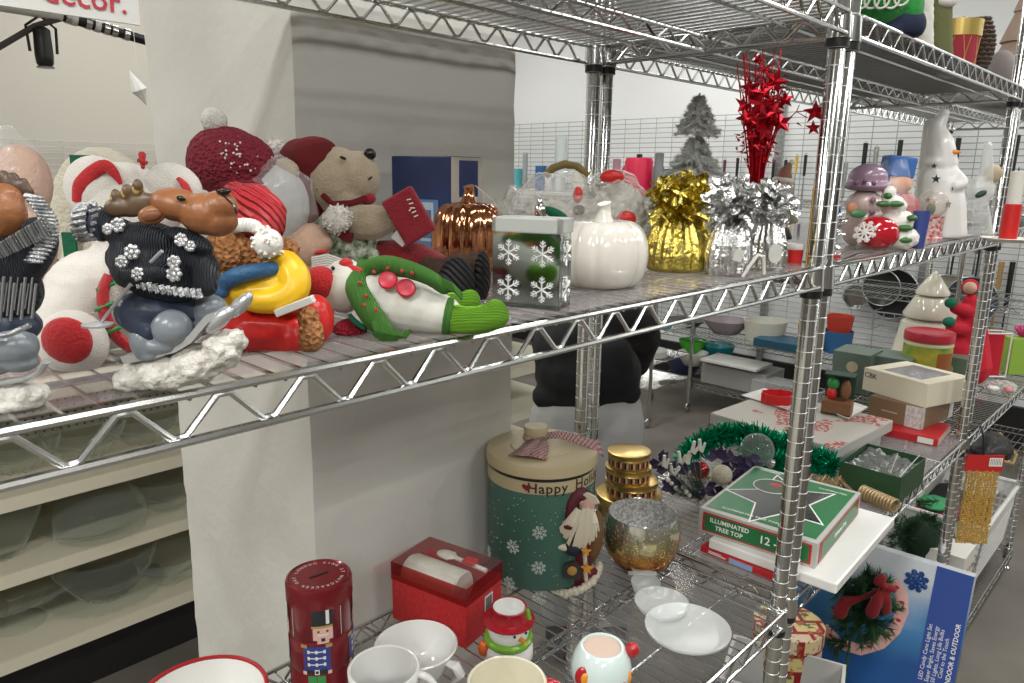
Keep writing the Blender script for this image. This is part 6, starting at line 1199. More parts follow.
F = Fr(0, 0, P=onZ(963, 77, TZ1)+HF*.055); t = fthing('red_drum', 'red glitter drum decoration with gold band on the top shelf', 'drum', F); r = 22*F.s; h_ = hz(F, 966, 22); hb = hz(F, 966, 39)
B().lathe([(0, 0), (r*.9, 0), (r*.98, hb), (0, hb)], 40).make('drum_body', mat('red glitter fabric', (.34, .02, .035), .7, bump=(400, .6)), t); B().lathe([(r*.98, hb), (r*1.02, hb+.001), (r*1.03, h_), (r*.96, h_), (r*.94, hb+.005), (0, hb+.004)], 40).make('gold_band', mat('satin gold band', (.60, .45, .14), .3, .7), t)
b = B()
for q in (-.9, -.2, .5, 1.2): b.tube([onc(q+.35*k/6*1.0, hb*(k/6), r*(.905+.08*k/6)) for k in range(7)], .0009, 5); b.tube([onc(q+.35-.35*k/6, hb*(k/6), r*(.905+.08*k/6)) for k in range(7)], .0009, 5)
b.make('gold_cord', mat('gold cord', (.55, .40, .15), .4, .6), t)
F = Fr(0, 0, P=onZ(990, 80, TZ1)+HF*.07); t = fthing('pinecone', 'large dark pinecone standing behind the red drum', 'pinecone', F); pc = mat('pinecone brown', (.075, .05, .035), .7); b = B(); hh = hz(F, 990, 16); rnd = random.Random(14)
for k in range(13):
    z = hh*(.16+.84*k/13); rr = .030*math.sin(PI*(.18+.74*k/13))
    for j in range(11): q = 2*PI*(j+.5*(k % 2))/11; b.ell((rr*math.cos(q), rr*math.sin(q), z), (.011, .011, .006), 8, 5, rotm(q, 'Z') @ rotm(-.5, 'Y'))
b.make('cone_scales', pc, t); solid('light_foot', mat('pale wood', (.42, .30, .18), .6), t, [('e', Vector((.004, -.012, .012)), (.013, .012, .018))])
F = Fr(0, 0, P=onZ(1026, 100, TZ1)+HF*.07); t = fthing('fabric_cone_tree', 'taupe ruffled fabric cone tree at the top right corner', 'decoration', F); h_ = hz(F, 1026, -20); r = 34*F.s; tp = mat('taupe fabric', (.36, .26, .21), .85, bump=(120, .6)); b = B(); pr = [(0, 0)]
for k in range(4): z0, z1 = h_*k/4, h_*(k+1)/4; r0 = r*(1-k/4.2); r1 = r*(1-(k+1)/4.2)*.82; pr += [(r0, z0), (r1, z1-.001)]
pr += [(0, h_)]; b.lathe(pr, 44, lob=(22, .05)); b.make('ruffled_cone', tp, t, 50); b = B(); b.tube(ring_pts((-.02, -r*.62, h_*.62), (1, 0, 0), (0, 0, 1), .006, 14), .001, 5, closed=True); b.make('loop', CHROME, t)
F = Fr(0, 0, P=onZ(1000, 92, TZ1)+HF*.16); t = fthing('taupe_bag', 'dull taupe bundle between the pinecone and the fabric cone tree', 'decoration', F); blob('bundle', mat('taupe grey', (.22, .19, .18), .8), t, [E(F, 1000, 75, 0, 14, 24, 14)], .005, 2)
CLAMP[0] = None
# ================================================================ bottom shelf
BZ1 = BOT+.003
# tall light set box standing on edge
bx = Vector((.925, .165, BZ1)); t = thing('light_set_box', 'large blue and white boxed light set standing on edge with a candy cane picture', 'box', bx, math.atan2(-1, 0)+R(4))
t.rotation_euler.x = -R(15)
# local x runs from back to front (right in view); local -y faces the viewer
W, Hh, Dd = .53, .455, .06
bl = bpy.data.materials.new('printed light set face'); bl.use_nodes = True; nt = bl.node_tree; bs = nt.nodes['Principled BSDF']; bs.inputs['Roughness'].default_value = .35; tc = nt.nodes.new('ShaderNodeTexCoord'); sp = nt.nodes.new('ShaderNodeSeparateXYZ'); nz = nt.nodes.new('ShaderNodeTexNoise'); nz.inputs['Scale'].default_value = 5; ma = nt.nodes.new('ShaderNodeMath'); ma.operation = 'MULTIPLY_ADD'; ma.inputs[1].default_value = .22; cr = nt.nodes.new('ShaderNodeValToRGB'); cr.color_ramp.elements[0].position = .26; cr.color_ramp.elements[0].color = (.01, .075, .25, 1); cr.color_ramp.elements[1].position = .52; cr.color_ramp.elements[1].color = (.56, .60, .64, 1)
e1 = cr.color_ramp.elements.new(.38); e1.color = (.05, .20, .42, 1); nt.links.new(tc.outputs['Object'], sp.inputs[0]); nt.links.new(tc.outputs['Object'], nz.inputs['Vector']); nt.links.new(nz.outputs['Fac'], ma.inputs[0]); nt.links.new(sp.outputs['Z'], ma.inputs[2]); nt.links.new(ma.outputs[0], cr.inputs[0]); nt.links.new(cr.outputs[0], bs.inputs['Base Color'])
b = B(); rbox(b, W, Dd, Hh); b.make('carton', bl, t, False, bev=.001)
bstr = mat('royal blue print', (.025, .07, .30), .35); b = B(); b.box((W*.5-.046, -.0008, Hh/2), (.092, .0012, Hh)); st = b.make('blue_strip', bstr, t, False)
for i, (s_, x) in enumerate((('LED Candy Cane Light Set', .080), ('Super Bright, Saves Energy', .064), ('50 Lights, Long Life Bulbs', .049), ('Cool to the Touch', .034))): text('lettering', s_, .0150, wl, st, plane_M((W*.5-x, -.0016, Hh*.46), (0, 0, 1), (-1, 0, 0)), .0002)
text('lettering', 'INDOOR & OUTDOOR', .017, wl, st, plane_M((W*.5-.014, -.0016, Hh*.5), (0, 0, 1), (-1, 0, 0)), .0002, bold=.0003)
b = B(); snowflake(b, (W*.5-.135, -.002, Hh*.87), (1, 0, 0), (0, 0, 1), .032, w=.28, arms=8); b.make('blue_logo', mat('navy print', (.01, .05, .20), .4), t)
pk = mat('pink light print', (.60, .30, .28), .5, noise_=(40, (.66, .44, .40), .6)); b = B(); pts = [(.10+x, -.003, z) for x, z in ((-.19, .17), (-.14, .14), (-.08, .145), (-.03, .185), (.0, .24), (.01, .30), (0, .345), (-.03, .375))]; pts = [(x, y, z) for x, y, z in pts]; b.tube([Vector(a).lerp(Vector(c_), k/4) for a, c_ in zip(pts, pts[1:]) for k in range(4)]+[Vector(pts[-1])], .017, 10, flat=1.0); b.v = [(x, max(-.003, min(-.0006, y*.1-.001)), z) for x, y, z in b.v]; cc = b.make('candy_cane_picture', pk, t)
for i in range(7): b = B(); p = Vector(pts[i]).lerp(Vector(pts[i+1]), .5); b.ell((p.x, -.004, p.z), (.007, .0015, .005), 8, 6); b.make('light_dot', redc, cc)
text('lettering', 'INDOOR/OUTDOOR', .022, mat('black ink', (.03, .03, .03), .5), t, plane_M((-.02, -.0012, .022), (1, 0, 0), (0, 0, 1)), .0002, bold=.0004)
# greenery with red bow resting on the box front
P = Vector((.775, .22, BZ1)); F = Fr(0, 0, P=P); t = fthing('pine_garland', 'artificial pine garland with a red velvet bow in front of the light set box', 'garland', F); gr = mat('artificial pine', (.012, .045, .018), .8, noise_=(50, (.03, .10, .03), .6))
rnd = random.Random(31); b = B()
for (u, v) in ((846, 600), (850, 620), (858, 628), (866, 598), (872, 622), (882, 612), (886, 592), (872, 586), (874, 628), (862, 610), (845, 585), (856, 584), (862, 594), (846, 640)):
    c = F(u, v, rnd.uniform(-.02, .02))
    for k in range(5): a = rnd.uniform(0, 6.3); d = Vector((math.cos(a), rnd.uniform(-.5, .5), math.sin(a))).normalized(); b.tube([c, c+d*.05], .0012, 4); needles(b, c, d, .055, 80, .022, rnd, .0018)
b.tube([F(846, 640, 0), F(848, 600, 0), F(880, 610, 0)], .004, 6); c = F(850, 640, 0); b.tube([c, (c.x, c.y, .002)], .004, 6)
b.make('pine_needles', gr, t, False, recalc=False); rv = mat('red velvet', (.17, .004, .008), .9, sheen=.1)
blob('velvet_bow', rv, t, [E(F, 880, 580, -30, 7, 5, 5, 50), E(F, 890, 588, -30, 7, 4, 5, -20), E(F, 884, 586, -34, 3, 3, 4), T(F, [(882, 588, -30), (877, 600, -32), (872, 612, -30)], [2, 5, 6.5]), T(F, [(885, 590, -30), (887, 600, -32), (886, 610, -28)], [2, 4, 5]), T(F, [(882, 588, -26), (862, 598, -16), (846, 602, -10), (840, 612, -10)], [2, 2.5, 6, 7])], .004, 1)
# patchwork hat box
P = onZ(826, 690, BZ1); P = Vector((.80, .20, BZ1)); F = Fr(0, 0, P=P); F.P = at_px(820, 1.84); F.P.z = BZ1; t = fthing('patchwork_hat_box', 'round box covered in red bordered yellow patchwork pictures', 'box', F); r = 33*F.s; H_ = hz(F, 822, 622)
def patchm(name, ax):
    m = bpy.data.materials.new(name); m.use_nodes = True; nt = m.node_tree; bs = nt.nodes['Principled BSDF']; bs.inputs['Roughness'].default_value = .45; tc = nt.nodes.new('ShaderNodeTexCoord'); br = nt.nodes.new('ShaderNodeTexBrick'); br.inputs['Scale'].default_value = 8; br.inputs['Color1'].default_value = (.62, .52, .20, 1); br.inputs['Color2'].default_value = (.62, .50, .36, 1); br.inputs['Mortar'].default_value = (.26, .01, .015, 1); br.inputs['Mortar Size'].default_value = .05; br.inputs['Brick Width'].default_value = .62; br.inputs['Row Height'].default_value = .42
    nz = nt.nodes.new('ShaderNodeTexNoise'); nz.inputs['Scale'].default_value = 60; nz.inputs['Detail'].default_value = 3; cr = nt.nodes.new('ShaderNodeValToRGB'); cr.color_ramp.elements[0].position = .56; cr.color_ramp.elements[1].position = .62; mx = nt.nodes.new('ShaderNodeMix'); mx.data_type = 'RGBA'; nz2 = nt.nodes.new('ShaderNodeTexNoise'); nz2.inputs['Scale'].default_value = 30; c2 = nt.nodes.new('ShaderNodeValToRGB'); c2.color_ramp.elements[0].position = .45; c2.color_ramp.elements[0].color = (.06, .10, .04, 1); c2.color_ramp.elements[1].position = .55; c2.color_ramp.elements[1].color = (.42, .10, .05, 1)
    if ax: 
        cx = nt.nodes.new('ShaderNodeSeparateXYZ'); at = nt.nodes.new('ShaderNodeMath'); at.operation = 'ARCTAN2'; ml = nt.nodes.new('ShaderNodeMath'); ml.operation = 'MULTIPLY'; ml.inputs[1].default_value = .1; cb = nt.nodes.new('ShaderNodeCombineXYZ'); nt.links.new(tc.outputs['Object'], cx.inputs[0]); nt.links.new(cx.outputs[0], at.inputs[0]); nt.links.new(cx.outputs[1], at.inputs[1]); nt.links.new(at.outputs[0], ml.inputs[0]); nt.links.new(ml.outputs[0], cb.inputs[0]); nt.links.new(cx.outputs[2], cb.inputs[1]); nt.links.new(cb.outputs[0], br.inputs['Vector'])
    else: nt.links.new(tc.outputs['Object'], br.inputs['Vector'])
    for n_ in (nz, nz2): nt.links.new(tc.outputs['Object'], n_.inputs['Vector'])
    nt.links.new(nz.outputs['Fac'], cr.inputs[0]); nt.links.new(nz2.outputs['Fac'], c2.inputs[0]); nt.links.new(cr.outputs[0], mx.inputs[0]); nt.links.new(br.outputs['Color'], mx.inputs[6]); nt.links.new(c2.outputs[0], mx.inputs[7]); nt.links.new(mx.outputs[2], bs.inputs['Base Color']); return m
B().lathe([(0, 0), (r*.97, 0), (r*.97, H_-.042), (0, H_-.042)], 48).make('box_body', patchm('patchwork side', 1), t); B().lathe([(r*.975, H_-.045), (r, H_-.045), (r, H_-.002), (r*.98, H_)], 48, cap1=False).make('lid_side', patchm('patchwork side', 1), t); B().lathe([(r*.98, H_), (0, H_+.0002)], 48, cap0=False).make('lid_top', patchm('patchwork top', 0), t)
# white bin at the bottom edge
P = Vector((.53, .20, BZ1)); t = thing('white_bin', 'white plastic bin at the bottom edge under the patchwork hat box', 'bin', P, -YAW+R(-26)); wb = mat('white plastic', (.52, .52, .50), .4); F = Fr(0, 0, P=P); h_ = hz(F, 840, 672)
b = B(); w2, d2 = .14, .10; n = [(-w2, -d2), (w2, -d2), (w2, d2), (-w2, d2)]; vs = []
for f, z in ((.88, 0), (1, h_), (1.03, h_), (1.03, h_-.012), (1.0, h_-.012)): vs += [(x*f, y*f, z) for x, y in n]
vs += [(x*.97, y*.96, h_) for x, y in n]+[(x*.86, y*.86, .004) for x, y in n]
fs = [(3, 2, 1, 0)]+[(k*4+i, k*4+(i+1) % 4, (k+1)*4+(i+1) % 4, (k+1)*4+i) for k in (0, ) for i in range(4)]+[(4+i, 4+(i+1) % 4, 20+(i+1) % 4, 20+i) for i in range(4)]+[(20+i, 20+(i+1) % 4, 24+(i+1) % 4, 24+i) for i in range(4)]+[(24, 25, 26, 27)]+[(4+i, 4+(i+1) % 4, 8+(i+1) % 4, 8+i) for i in range(4)]+[(8+i, 8+(i+1) % 4, 12+(i+1) % 4, 12+i) for i in range(4)]
b.add(vs, fs); b.make('bin_body', wb, t, False)
# laundry basket in the third rack
def lattice_mat(name, col):
    m = bpy.data.materials.new(name); m.use_nodes = True; m.node_tree.nodes['Principled BSDF'].inputs['Base Color'].default_value = (*col, 1); return m
P = Vector((2.12, .20, BZ1)); t = thing('laundry_basket', 'white lattice laundry basket filled with dark wares under the far lower shelf', 'basket', P, 0)
wp = mat('white basket plastic', (.62, .62, .60), .4); w0, d0, hB = .60, .36, .27; b = B()
def bp_(fx, fy, z): f = .86+.14*z/hB; return Vector((fx*w0/2*f, fy*d0/2*f, z))
for side in range(4):
    def sp_(a, z): return {0: bp_(a, -1, z), 1: bp_(1, a, z), 2: bp_(-a, 1, z), 3: bp_(-1, -a, z)}[side]
    nn = 22 if side % 2 == 0 else 14
    for i in range(nn+1): a = -1+2*i/nn; b.tube([sp_(a, .02), sp_(a, hB)], .0045, 4)
    for z in (.035, .065, .095, .125, .155, .185): b.tube([sp_(-1, z), sp_(1, z)], .0045, 4)
    vs = [sp_(-1, .205), sp_(1, .205), sp_(1, hB), sp_(-1, hB)]; n_ = (vs[1]-vs[0]).cross(vs[3]-vs[0]).normalized()*.003; b.add([v-n_ for v in vs]+[v+n_ for v in vs], [(0, 1, 2, 3), (7, 6, 5, 4), (0, 4, 5, 1), (1, 5, 6, 2), (2, 6, 7, 3), (3, 7, 4, 0)])
    b.tube([sp_(-1, hB), sp_(1, hB)], .009, 8)
b.box((0, 0, .012), (w0*.86, d0*.86, .02)); b.make('basket_body', wp, t, False)
CLAMP[0] = .01; P_ = [('dark_cloth', (.02, .02, .022), (.05, 0, .20), (.20, .13, .06)), ('maroon_cloth', (.13, .01, .02), (-.16, -.02, .21), (.12, .12, .06)), ('pale_plate', (.5, .5, .5), (.16, -.04, .25), (.10, .09, .02)), ('green_item', (.04, .25, .10), (-.18, .02, .27), (.07, .06, .02))]
CLAMP[0] = None
for nm, c, p, r_ in P_: q = thing(nm, {'dark_cloth': 'black cloth filling the laundry basket', 'maroon_cloth': 'maroon cloth at the left of the laundry basket', 'pale_plate': 'pale plate lying on top in the laundry basket', 'green_item': 'flat green lid on the left of the laundry basket'}[nm], nm.split('_')[1], P+Vector(p)); crumple(B(), (0, 0, 0), r_, 24, 16, .08, hash(nm[0]) % 7).make(nm.split('_')[1]+'_body', mat(nm, c, .8), q, 60)
b = B(); q = thing('white_board', 'white rounded board standing in the laundry basket', 'board', P+Vector((-.02, .08, .12))); b.box((0, 0, .14), (.34, .012, .22), rotm(.3, 'X')); b.make('board_body', whitec, q, False, bev=.004)
# bag of gold bead garlands hanging by the far post
F = fat(982, 470, LZB-.10, 0); F = Fr(0, 0, P=onY(983, 470, -.030)); t = thing('bead_garland_pack', 'packet of gold bead garlands with red header card hanging by the far post', 'garland pack', F.P, -YAW); gb = mat('gold beads', (.74, .52, .16), .3, .8)
s_ = F.s; b = B(); rnd = random.Random(77); yl = 0
for i in range(12):
    x = (-13+26*i/11)*s_*1.15
    for j in range(34): z = (-.004-j*.0070); b.ell((x*(1-.0*j)+rnd.uniform(-.001, .001)+.0, rnd.uniform(-.003, .003), z), .0042, 6, 4)
b.make('beads', gb, t); b = B(); b.box((0, -.001, .022), (38*s_, .002, .052)); hd = b.make('header_card', mat('red header card', (.45, .02, .02), .4), t, False); b = B(); b.box((11*s_, -.0026, .026), (13*s_, .001, .026)); lb = b.make('barcode_label', pwhite, hd, False); b = B()
for i in range(7): b.box((11*s_+(-5+i*1.6)*s_, -.0034, .027), (.0011, .0006, .018))
b.make('barcode_lines', BLACKP, lb, False); b = B(); b.box((0, .006, -.115), (38*s_, .002, .25)); b.make('clear_pouch', glass('clear pouch', (.7, .7, .7), .06, .1), t, False); b = B(); b.tube([(-.006, 0, .05), (-.006, .01, .10), (-.004, .035, .125)], .004, 6); b.make('hanging_hook', BLACKP, t)
# other wares in the third rack
P = Vector((1.58, .20, BZ1)); F = Fr(0, 0, P=P); t = fthing('green_pine_tree', 'small bushy green artificial pine lying beneath the lower shelf', 'artificial tree', F); rnd = random.Random(41); b = B()
for i in range(60): 
    c = F(920+rnd.gauss(0, 13), 536+rnd.gauss(0, 16), rnd.uniform(-.05, .05)); c.z = max(c.z, .02); a = rnd.uniform(0, 6.3); d = Vector((math.cos(a), rnd.uniform(-.5, .5), math.sin(a))).normalized(); b.tube([c, c+d*.06], .0015, 4); needles(b, c, d, .06, 60, .026, rnd, .0016)
b.make('pine_needles', gr, t, False, recalc=False); blob('pine_core', mat('dark pine core', (.01, .03, .012), .9), t, [E(F, 920, 538, 0, 20, 22, 20)], .01, 1)
for (u, v, o) in ((945, 538, -.03), (938, 562, -.03), (932, 550, -.05)): solid('gold_bow', mat('gold bow', (.40, .26, .08), .4, .3), t, [E(F, u, v, o/F.s, 5, 4, 4)])
P = Vector((1.62, .02, BZ1)); t = thing('candy_print_box', 'white box printed with small red candies beside the laundry basket', 'box', P, 0); F = Fr(0, 0, P=P); h_ = hz(F, 962, 552); b = B(); b.box((0, .06, h_/2), (.14, .12, h_)); b.make('carton', whitec, t, False, bev=.001); b = B()
for i in range(4):
    for j in range(3): b.ell((-.05+.033*i+.01*(j % 2), -.001, h_*(.2+.27*j)), (.006, .001, .009), 8, 6)
b.make('candy_prints', redc, t)
P = Vector((1.95, .30, LZB-.16)); t = thing('black_handbag', 'black bag with tan trim hanging beneath the lower shelf at the right edge', 'bag', onY(990, 448, .12)); b = B(); crumple(b, (0, 0, 0), (.13, .08, .06), 28, 18, .1, 2); b.make('bag_body', mat('black leather', (.012, .012, .012), .4), t, 60); b = B(); b.tube([(-.13, -.05, .0), (-.05, -.09, -.03), (.08, -.08, -.03), (.14, 0, .03)], .008, 8); b.make('tan_trim', mat('tan trim', (.28, .20, .08), .5), t)
# dim wares on the bottom shelf of the nearest rack, seen through the wires
for i, (x, y, w_, d_, h_, c, lab, nm, a) in enumerate(((-.35, .14, .22, .20, .10, (.03, .10, .22), 'blue flat box on the bottom shelf seen through the wires', 'storage_box', .3), (-.10, .10, .16, .18, .16, (.30, .02, .03), 'red box on the bottom shelf nearest the front post', 'storage_box', -.2), (-.62, .20, .26, .22, .12, (.22, .21, .20), 'grey box on the bottom shelf under the mugs', 'storage_box', .1), (-.22, .34, .22, .14, .14, (.45, .44, .42), 'white box on the bottom shelf under the snowman dish', 'storage_box', -.1), (.18, .26, .20, .22, .12, (.025, .05, .18), 'navy box on the bottom shelf under the flat white package', 'storage_box', .2), (.30, .07, .10, .09, .15, (.40, .05, .05), 'small red box on the bottom shelf right of the front posts', 'storage_box', .4))):
    t = thing(nm, lab, 'box', (x, y, BZ1), a); b = B(); b.box((0, 0, h_*.38), (w_, d_, h_*.76)); b.make('carton', mat('box '+str(i), c, .5, noise_=(14, tuple(min(1, v*1.6+.03) for v in c), .5)), t, False, bev=.002); b = B(); b.box((0, 0, h_*.88+.0005), (w_+.004, d_+.004, h_*.24)); b.make('lid', mat('box '+str(i), c), t, False, bev=.002)
# ================================================================ wares and fittings behind the racks
CLAMP[0] = None
def atd(u, d, z): q = ray(u, 340); k = d/q.dot(HF); return Vector((CAM.x+q.x*k, CAM.y+q.y*k, z))
# glassware on the gondola
cg = glass('clear pressed glass', (.62, .66, .60), .05, .06, fk=1.0); cg2 = glass('thick clear glass', (.60, .64, .58), .05, .06, fk=1.0, tint=(.965, .975, .96)); gknob = mat('greenish glass knob', (.10, .16, .10), .1)
def gw(name, lab, u, v, k, prof, m=cg, n=40, lob=None, cat='dish', dy=.14):
    P = onZ(u, v, GZ[k]+.0005); P.y = max(P.y, GY+.006+max(a for a, z in prof)); t = thing(name, lab, cat, P); B().lathe(prof, n, lob=lob).make(name.split('_')[-1]+'_body', m, t, 60); return t
def gscale(prof, s): return [(a*s, b*s) for a, b in prof]
t = gw('cake_plate', 'round clear glass cake plate on the middle gondola shelf', 102, 532, 1, [(0, 0), (.10, 0), (.15, .012), (.165, .026), (.163, .030), (.145, .016), (.10, .006), (0, .006)], cg2)
P = onZ(102, 532, GZ[1]); P.z += .018; t = thing('glass_dome', 'clear glass dome with green knob covering the cake plate', 'dome', P); B().lathe([(.130, 0), (.133, .002), (.130, .07), (.115, .105), (.07, .128), (.02, .135), (0, .135)], 44).make('dome_body', cg2, t, 60); B().lathe([(.010, .134), (.012, .142), (.028, .150), (.030, .158), (.022, .165), (0, .166)], 24).make('knob', gknob, t)
gw('glass_bowl', 'deep clear glass bowl at the left end of the middle gondola shelf', 0, 560, 1, [(0, 0), (.06, 0), (.07, .01), (.12, .10), (.14, .17), (.136, .17), (.115, .10), (.06, .012), (0, .012)], cg2, 40, (20, .04))
gw('glass_bowl', 'scalloped clear glass punch bowl on the lowest gondola shelf', 118, 604, 0, [(0, 0), (.07, 0), (.10, .03), (.15, .10), (.17, .17), (.166, .172), (.145, .10), (.09, .035), (0, .02)], cg2, 72, (18, .05))
gw('glass_platter', 'wide scalloped clear glass platter under the punch bowl', 118, 604, 0, [(.075, 0), (.12, .002), (.185, .014), (.183, .018), (.12, .006), (.075, .004)], cg2, 72, (24, .04))
gw('cake_stand', 'clear glass pedestal cake stand at the left of the lowest gondola shelf', 30, 640, 0, [(0, 0), (.075, 0), (.07, .010), (.02, .03), (.018, .08), (.03, .10), (.13, .105), (.175, .125), (.172, .130), (.13, .112), (0, .112)], cg2, 60, (24, .03))
gw('glass_bowl', 'clear glass bowl on the right of the lowest gondola shelf by the pillar', 182, 590, 0, [(0, 0), (.05, 0), (.10, .06), (.11, .10), (.107, .10), (.09, .055), (0, .01)], cg2)
gw('glass_bowl', 'clear glass bowl on the middle gondola shelf by the pillar', 176, 512, 1, [(0, 0), (.05, 0), (.10, .05), (.12, .12), (.117, .12), (.09, .055), (0, .01)], cg2)
for i, (u, lab) in enumerate(((18, 'cut glass dish at the far left of the upper gondola shelf'), (85, 'cut glass dish in the middle of the upper gondola shelf'), (145, 'cut glass dish nearest the pillar on the upper gondola shelf'))): gw('glass_dish', lab, u, 468-14*i, 2, [(0, 0), (.06, 0), (.11, .05), (.13, .10), (.126, .10), (.10, .05), (0, .012)], cg2, 64, (16, .06))
for i, (u, c, lab) in enumerate(((24, (.45, .12, .10), 'red trimmed dish high on the gondola behind the leftmost moose'), (120, (.40, .40, .36), 'grey dish high on the gondola behind the polar bear'))):
    P = onY(u, 330, GY+.2); P.z = GZ[3]+.0005; o = B().lathe([(0, 0), (.05, 0), (.11, .05), (.107, .05), (0, .008)], 32).make('dish', mat('dish glaze %d' % i, c, .3), None, 60, loc=P); tag(o, lab, 'dish')
# gridwall on the back wall and hanging sign, pipe and lamp at the top left
gwm = mat('white coated wire', (.62, .62, .60), .4); gwd = mat('grey coated wire', (.34, .35, .35), .4)
def gridwall(name, lab, A, C_, z0, z1, hs, vs_, m, off):
    t = thing(name, lab, 'wire grid', ((A[0]+C_[0])/2, (A[1]+C_[1])/2, z0)); A = Vector((*A, 0)); C_ = Vector((*C_, 0)); mid = (A+C_)/2; d = (C_-A).normalized(); L = (C_-A).length; n = Vector((d.y, -d.x, 0)); b = B()
    z = 0
    while z <= z1-z0+.001: b.tube([-d*L/2+Vector((0, 0, z)), d*L/2+Vector((0, 0, z))], .0028, 4); z += hs
    b.make('horizontal_wires', m, t); b = B(); x = -L/2
    while x <= L/2+.001: b.tube([d*x+n*.005, d*x+n*.005+Vector((0, 0, z1-z0))], .0028, 4); x += vs_
    b.make('vertical_wires', m, t); return t
gridwall('wire_grid', 'white wire grid fixed along the back wall above the glassware', (-2.5, WY-.05), (3.9, WY-.05), .9, onY(70, 140, WY-.05).z, .0381, .152, gwm, 1)
gridwall('wire_grid', 'grey wire grid along the right wall behind the kitchenware', (WX-.06, 5.0), (WX-.06, -1.6), .35, 2.07, .0381, .152, gwd, 1)
for y in (.95, 2.0): tag(B().box((WX-.03, y, 1.1), (.03, .045, 2.2)).make('wall_upright', mat('grey upright', (.30, .31, .31), .4, .5), None, False), None, None, kind='structure')
for i, o in enumerate([o for o in bpy.data.objects if o.name.startswith('wall_upright')]): o.name = 'trim_%d' % (i+1)
SY = 3.0; t = thing('hanging_sign', 'white hanging sign board with red lettering at the top left', 'sign', (-.42, SY, 2.2)); x1 = onY(137, 24, SY).x
b = B(); b.box((-.1, .01, .30), (1.30, .015, .60)); b.make('sign_board', mat('sign white', (.66, .66, .64), .4), t, False)
o = text('lettering', 'decor.', .120, mat('sign red', (.45, .04, .06), .5), t, plane_M((onY(128, 14, SY).x+.42, -.001, .072), (1, 0, 0), (0, 0, 1)), .001, 'RIGHT', bold=.0012)
for x in (-.5, .3): b = B(); b.tube([(x, .01, .6), (x, .01, CEIL-2.2)], .003, 6); b.make('hanging_wire', gwd, t)
PYY = 3.25; t = thing('ceiling_pipe', 'horizontal pipe with black and silver clamps below the ceiling at top left', 'pipe', onY(70, 24, PYY)); O_ = onY(70, 24, PYY)
def pl_(u, v, y=PYY): return onY(u, v, y)-O_
b = B(); b.tube([pl_(-60, -4), pl_(62, 16)], .022, 12); b.make('white_pipe', gwm, t); b = B(); b.tube([pl_(62, 16), pl_(200, 56)], .022, 12); b.make('black_pipe', BLACKP, t)
for (u, v) in ((68, 17.7), (74, 19.5), (88, 23.5), (97, 26.2), (106, 28.8), (114, 31.1), (126, 34.6)): b = B(); p = pl_(u, v); b.tube([p-Vector((.011, 0, -.002)), p+Vector((.011, 0, -.002))], .026, 12); b.make('clamp', CHROME if u not in (74, 97) else gwm, t)
b = B(); b.tube([pl_(-40, 70), pl_(35, 26), pl_(62, 18)], .012, 8); b.make('bracing_rod', mat('dark steel', (.08, .07, .065), .5, .5), t); b = B(); p = pl_(80, 20); b.tube([p+Vector((0, 0, .02)), p+Vector((0, 0, CEIL-O_.z-.0))], .008, 8); b.make('drop_rod', gwd, t)
t = thing('spot_lamp', 'black spotlight hanging from the pipe at the top left', 'lamp', onY(43, 45, PYY)); b = B(); b.lathe([(.020, .07), (.032, .06), (.035, -.045), (.032, -.075), (.024, -.085)], 20); b.make('lamp_head', BLACKP, t); b = B(); b.tube([(-.05, 0, -.03), (-.055, 0, .07), (0, 0, .115), (.055, 0, .07), (.05, 0, -.03)], .006, 6); b.make('bracket', BLACKP, t); b = B(); b.lathe([(0, -.088), (.033, -.086), (.033, -.092), (0, -.094)], 16); b.make('lens', mat('dim lens', (.2, .2, .2), .1), t)
o = B().lathe([(0, -.06), (.020, -.015), (.030, .0), (.022, .02), (0, .075)], 8, (0, 0, 0), rotm(-.4, 'Y')).make('paper_star', gwm, None, False, loc=onY(139, 90, 2.6)); tag(o, 'white pointed paper ornament peeking out left of the pillar', 'ornament')
b = B(); b.tube([(0, 0, .07), (0, 0, CEIL-o.location.z)], .001, 4); b.make('hanging_thread', gwm, o)
# far wire rack with kitchenware
FX0, FX1, FY0, FY1 = 3.3, 3.85, 2.42, -1.4
t = thing('far_wire_rack', 'low chrome wire rack of kitchenware along the right wall', 'shelving rack', ((FX0+FX1)/2, (FY0+FY1)/2, 0)); FO = Vector(((FX0+FX1)/2, (FY0+FY1)/2, 0)); FZ = [.20, .545, .98, 1.47]
for x in (FX0, FX1):
    for y in (FY0, .55, FY1): b = B(); b.tube([Vector((x, y, .04))-FO, Vector((x, y, 1.62))-FO], .0127, 12); b.ell(Vector((x, y, .03))-FO, (.03, .012, .03)); b.make('post', POST, t)
for z in FZ:
    b = B(); y = FY1
    while y < FY0: b.tube([Vector((FX0, y, z-.004))-FO, Vector((FX1, y, z-.004))-FO], .002, 4); y += .03
    for x in (FX0, (FX0+FX1)/2, FX1): b.tube([Vector((x, FY1, z))-FO, Vector((x, FY0, z))-FO], .0035, 5)
    for x in (FX0, FX1): b.tube([Vector((x, FY1, z-.03))-FO, Vector((x, FY0, z-.03))-FO], .0035, 5)
    s_ = b.make('wire_shelf', CHROME, t); b = B(); k = 0; pts = []; y = FY1
    while y < FY0: pts.append(Vector((FX0, y, z-.003 if k % 2 else z-.027))-FO); k += 1; y += .032
    b.tube(pts, .0022, 4); b.make('front_truss', CHROME, s_)
t = thing('far_cart', 'small wire cart of plates beyond the person, left of the far rack', 'cart', (3.0, 2.22, 0)); cO = Vector((3.0, 2.72, 0))
for x in (-.22, .27):
    for y in (-.12, .34): b = B(); b.tube([(x, y, .06), (x, y, 1.0)], .012, 10); b.ell((x, y, .035), (.035, .014, .035)); b.make('post', POST, t)
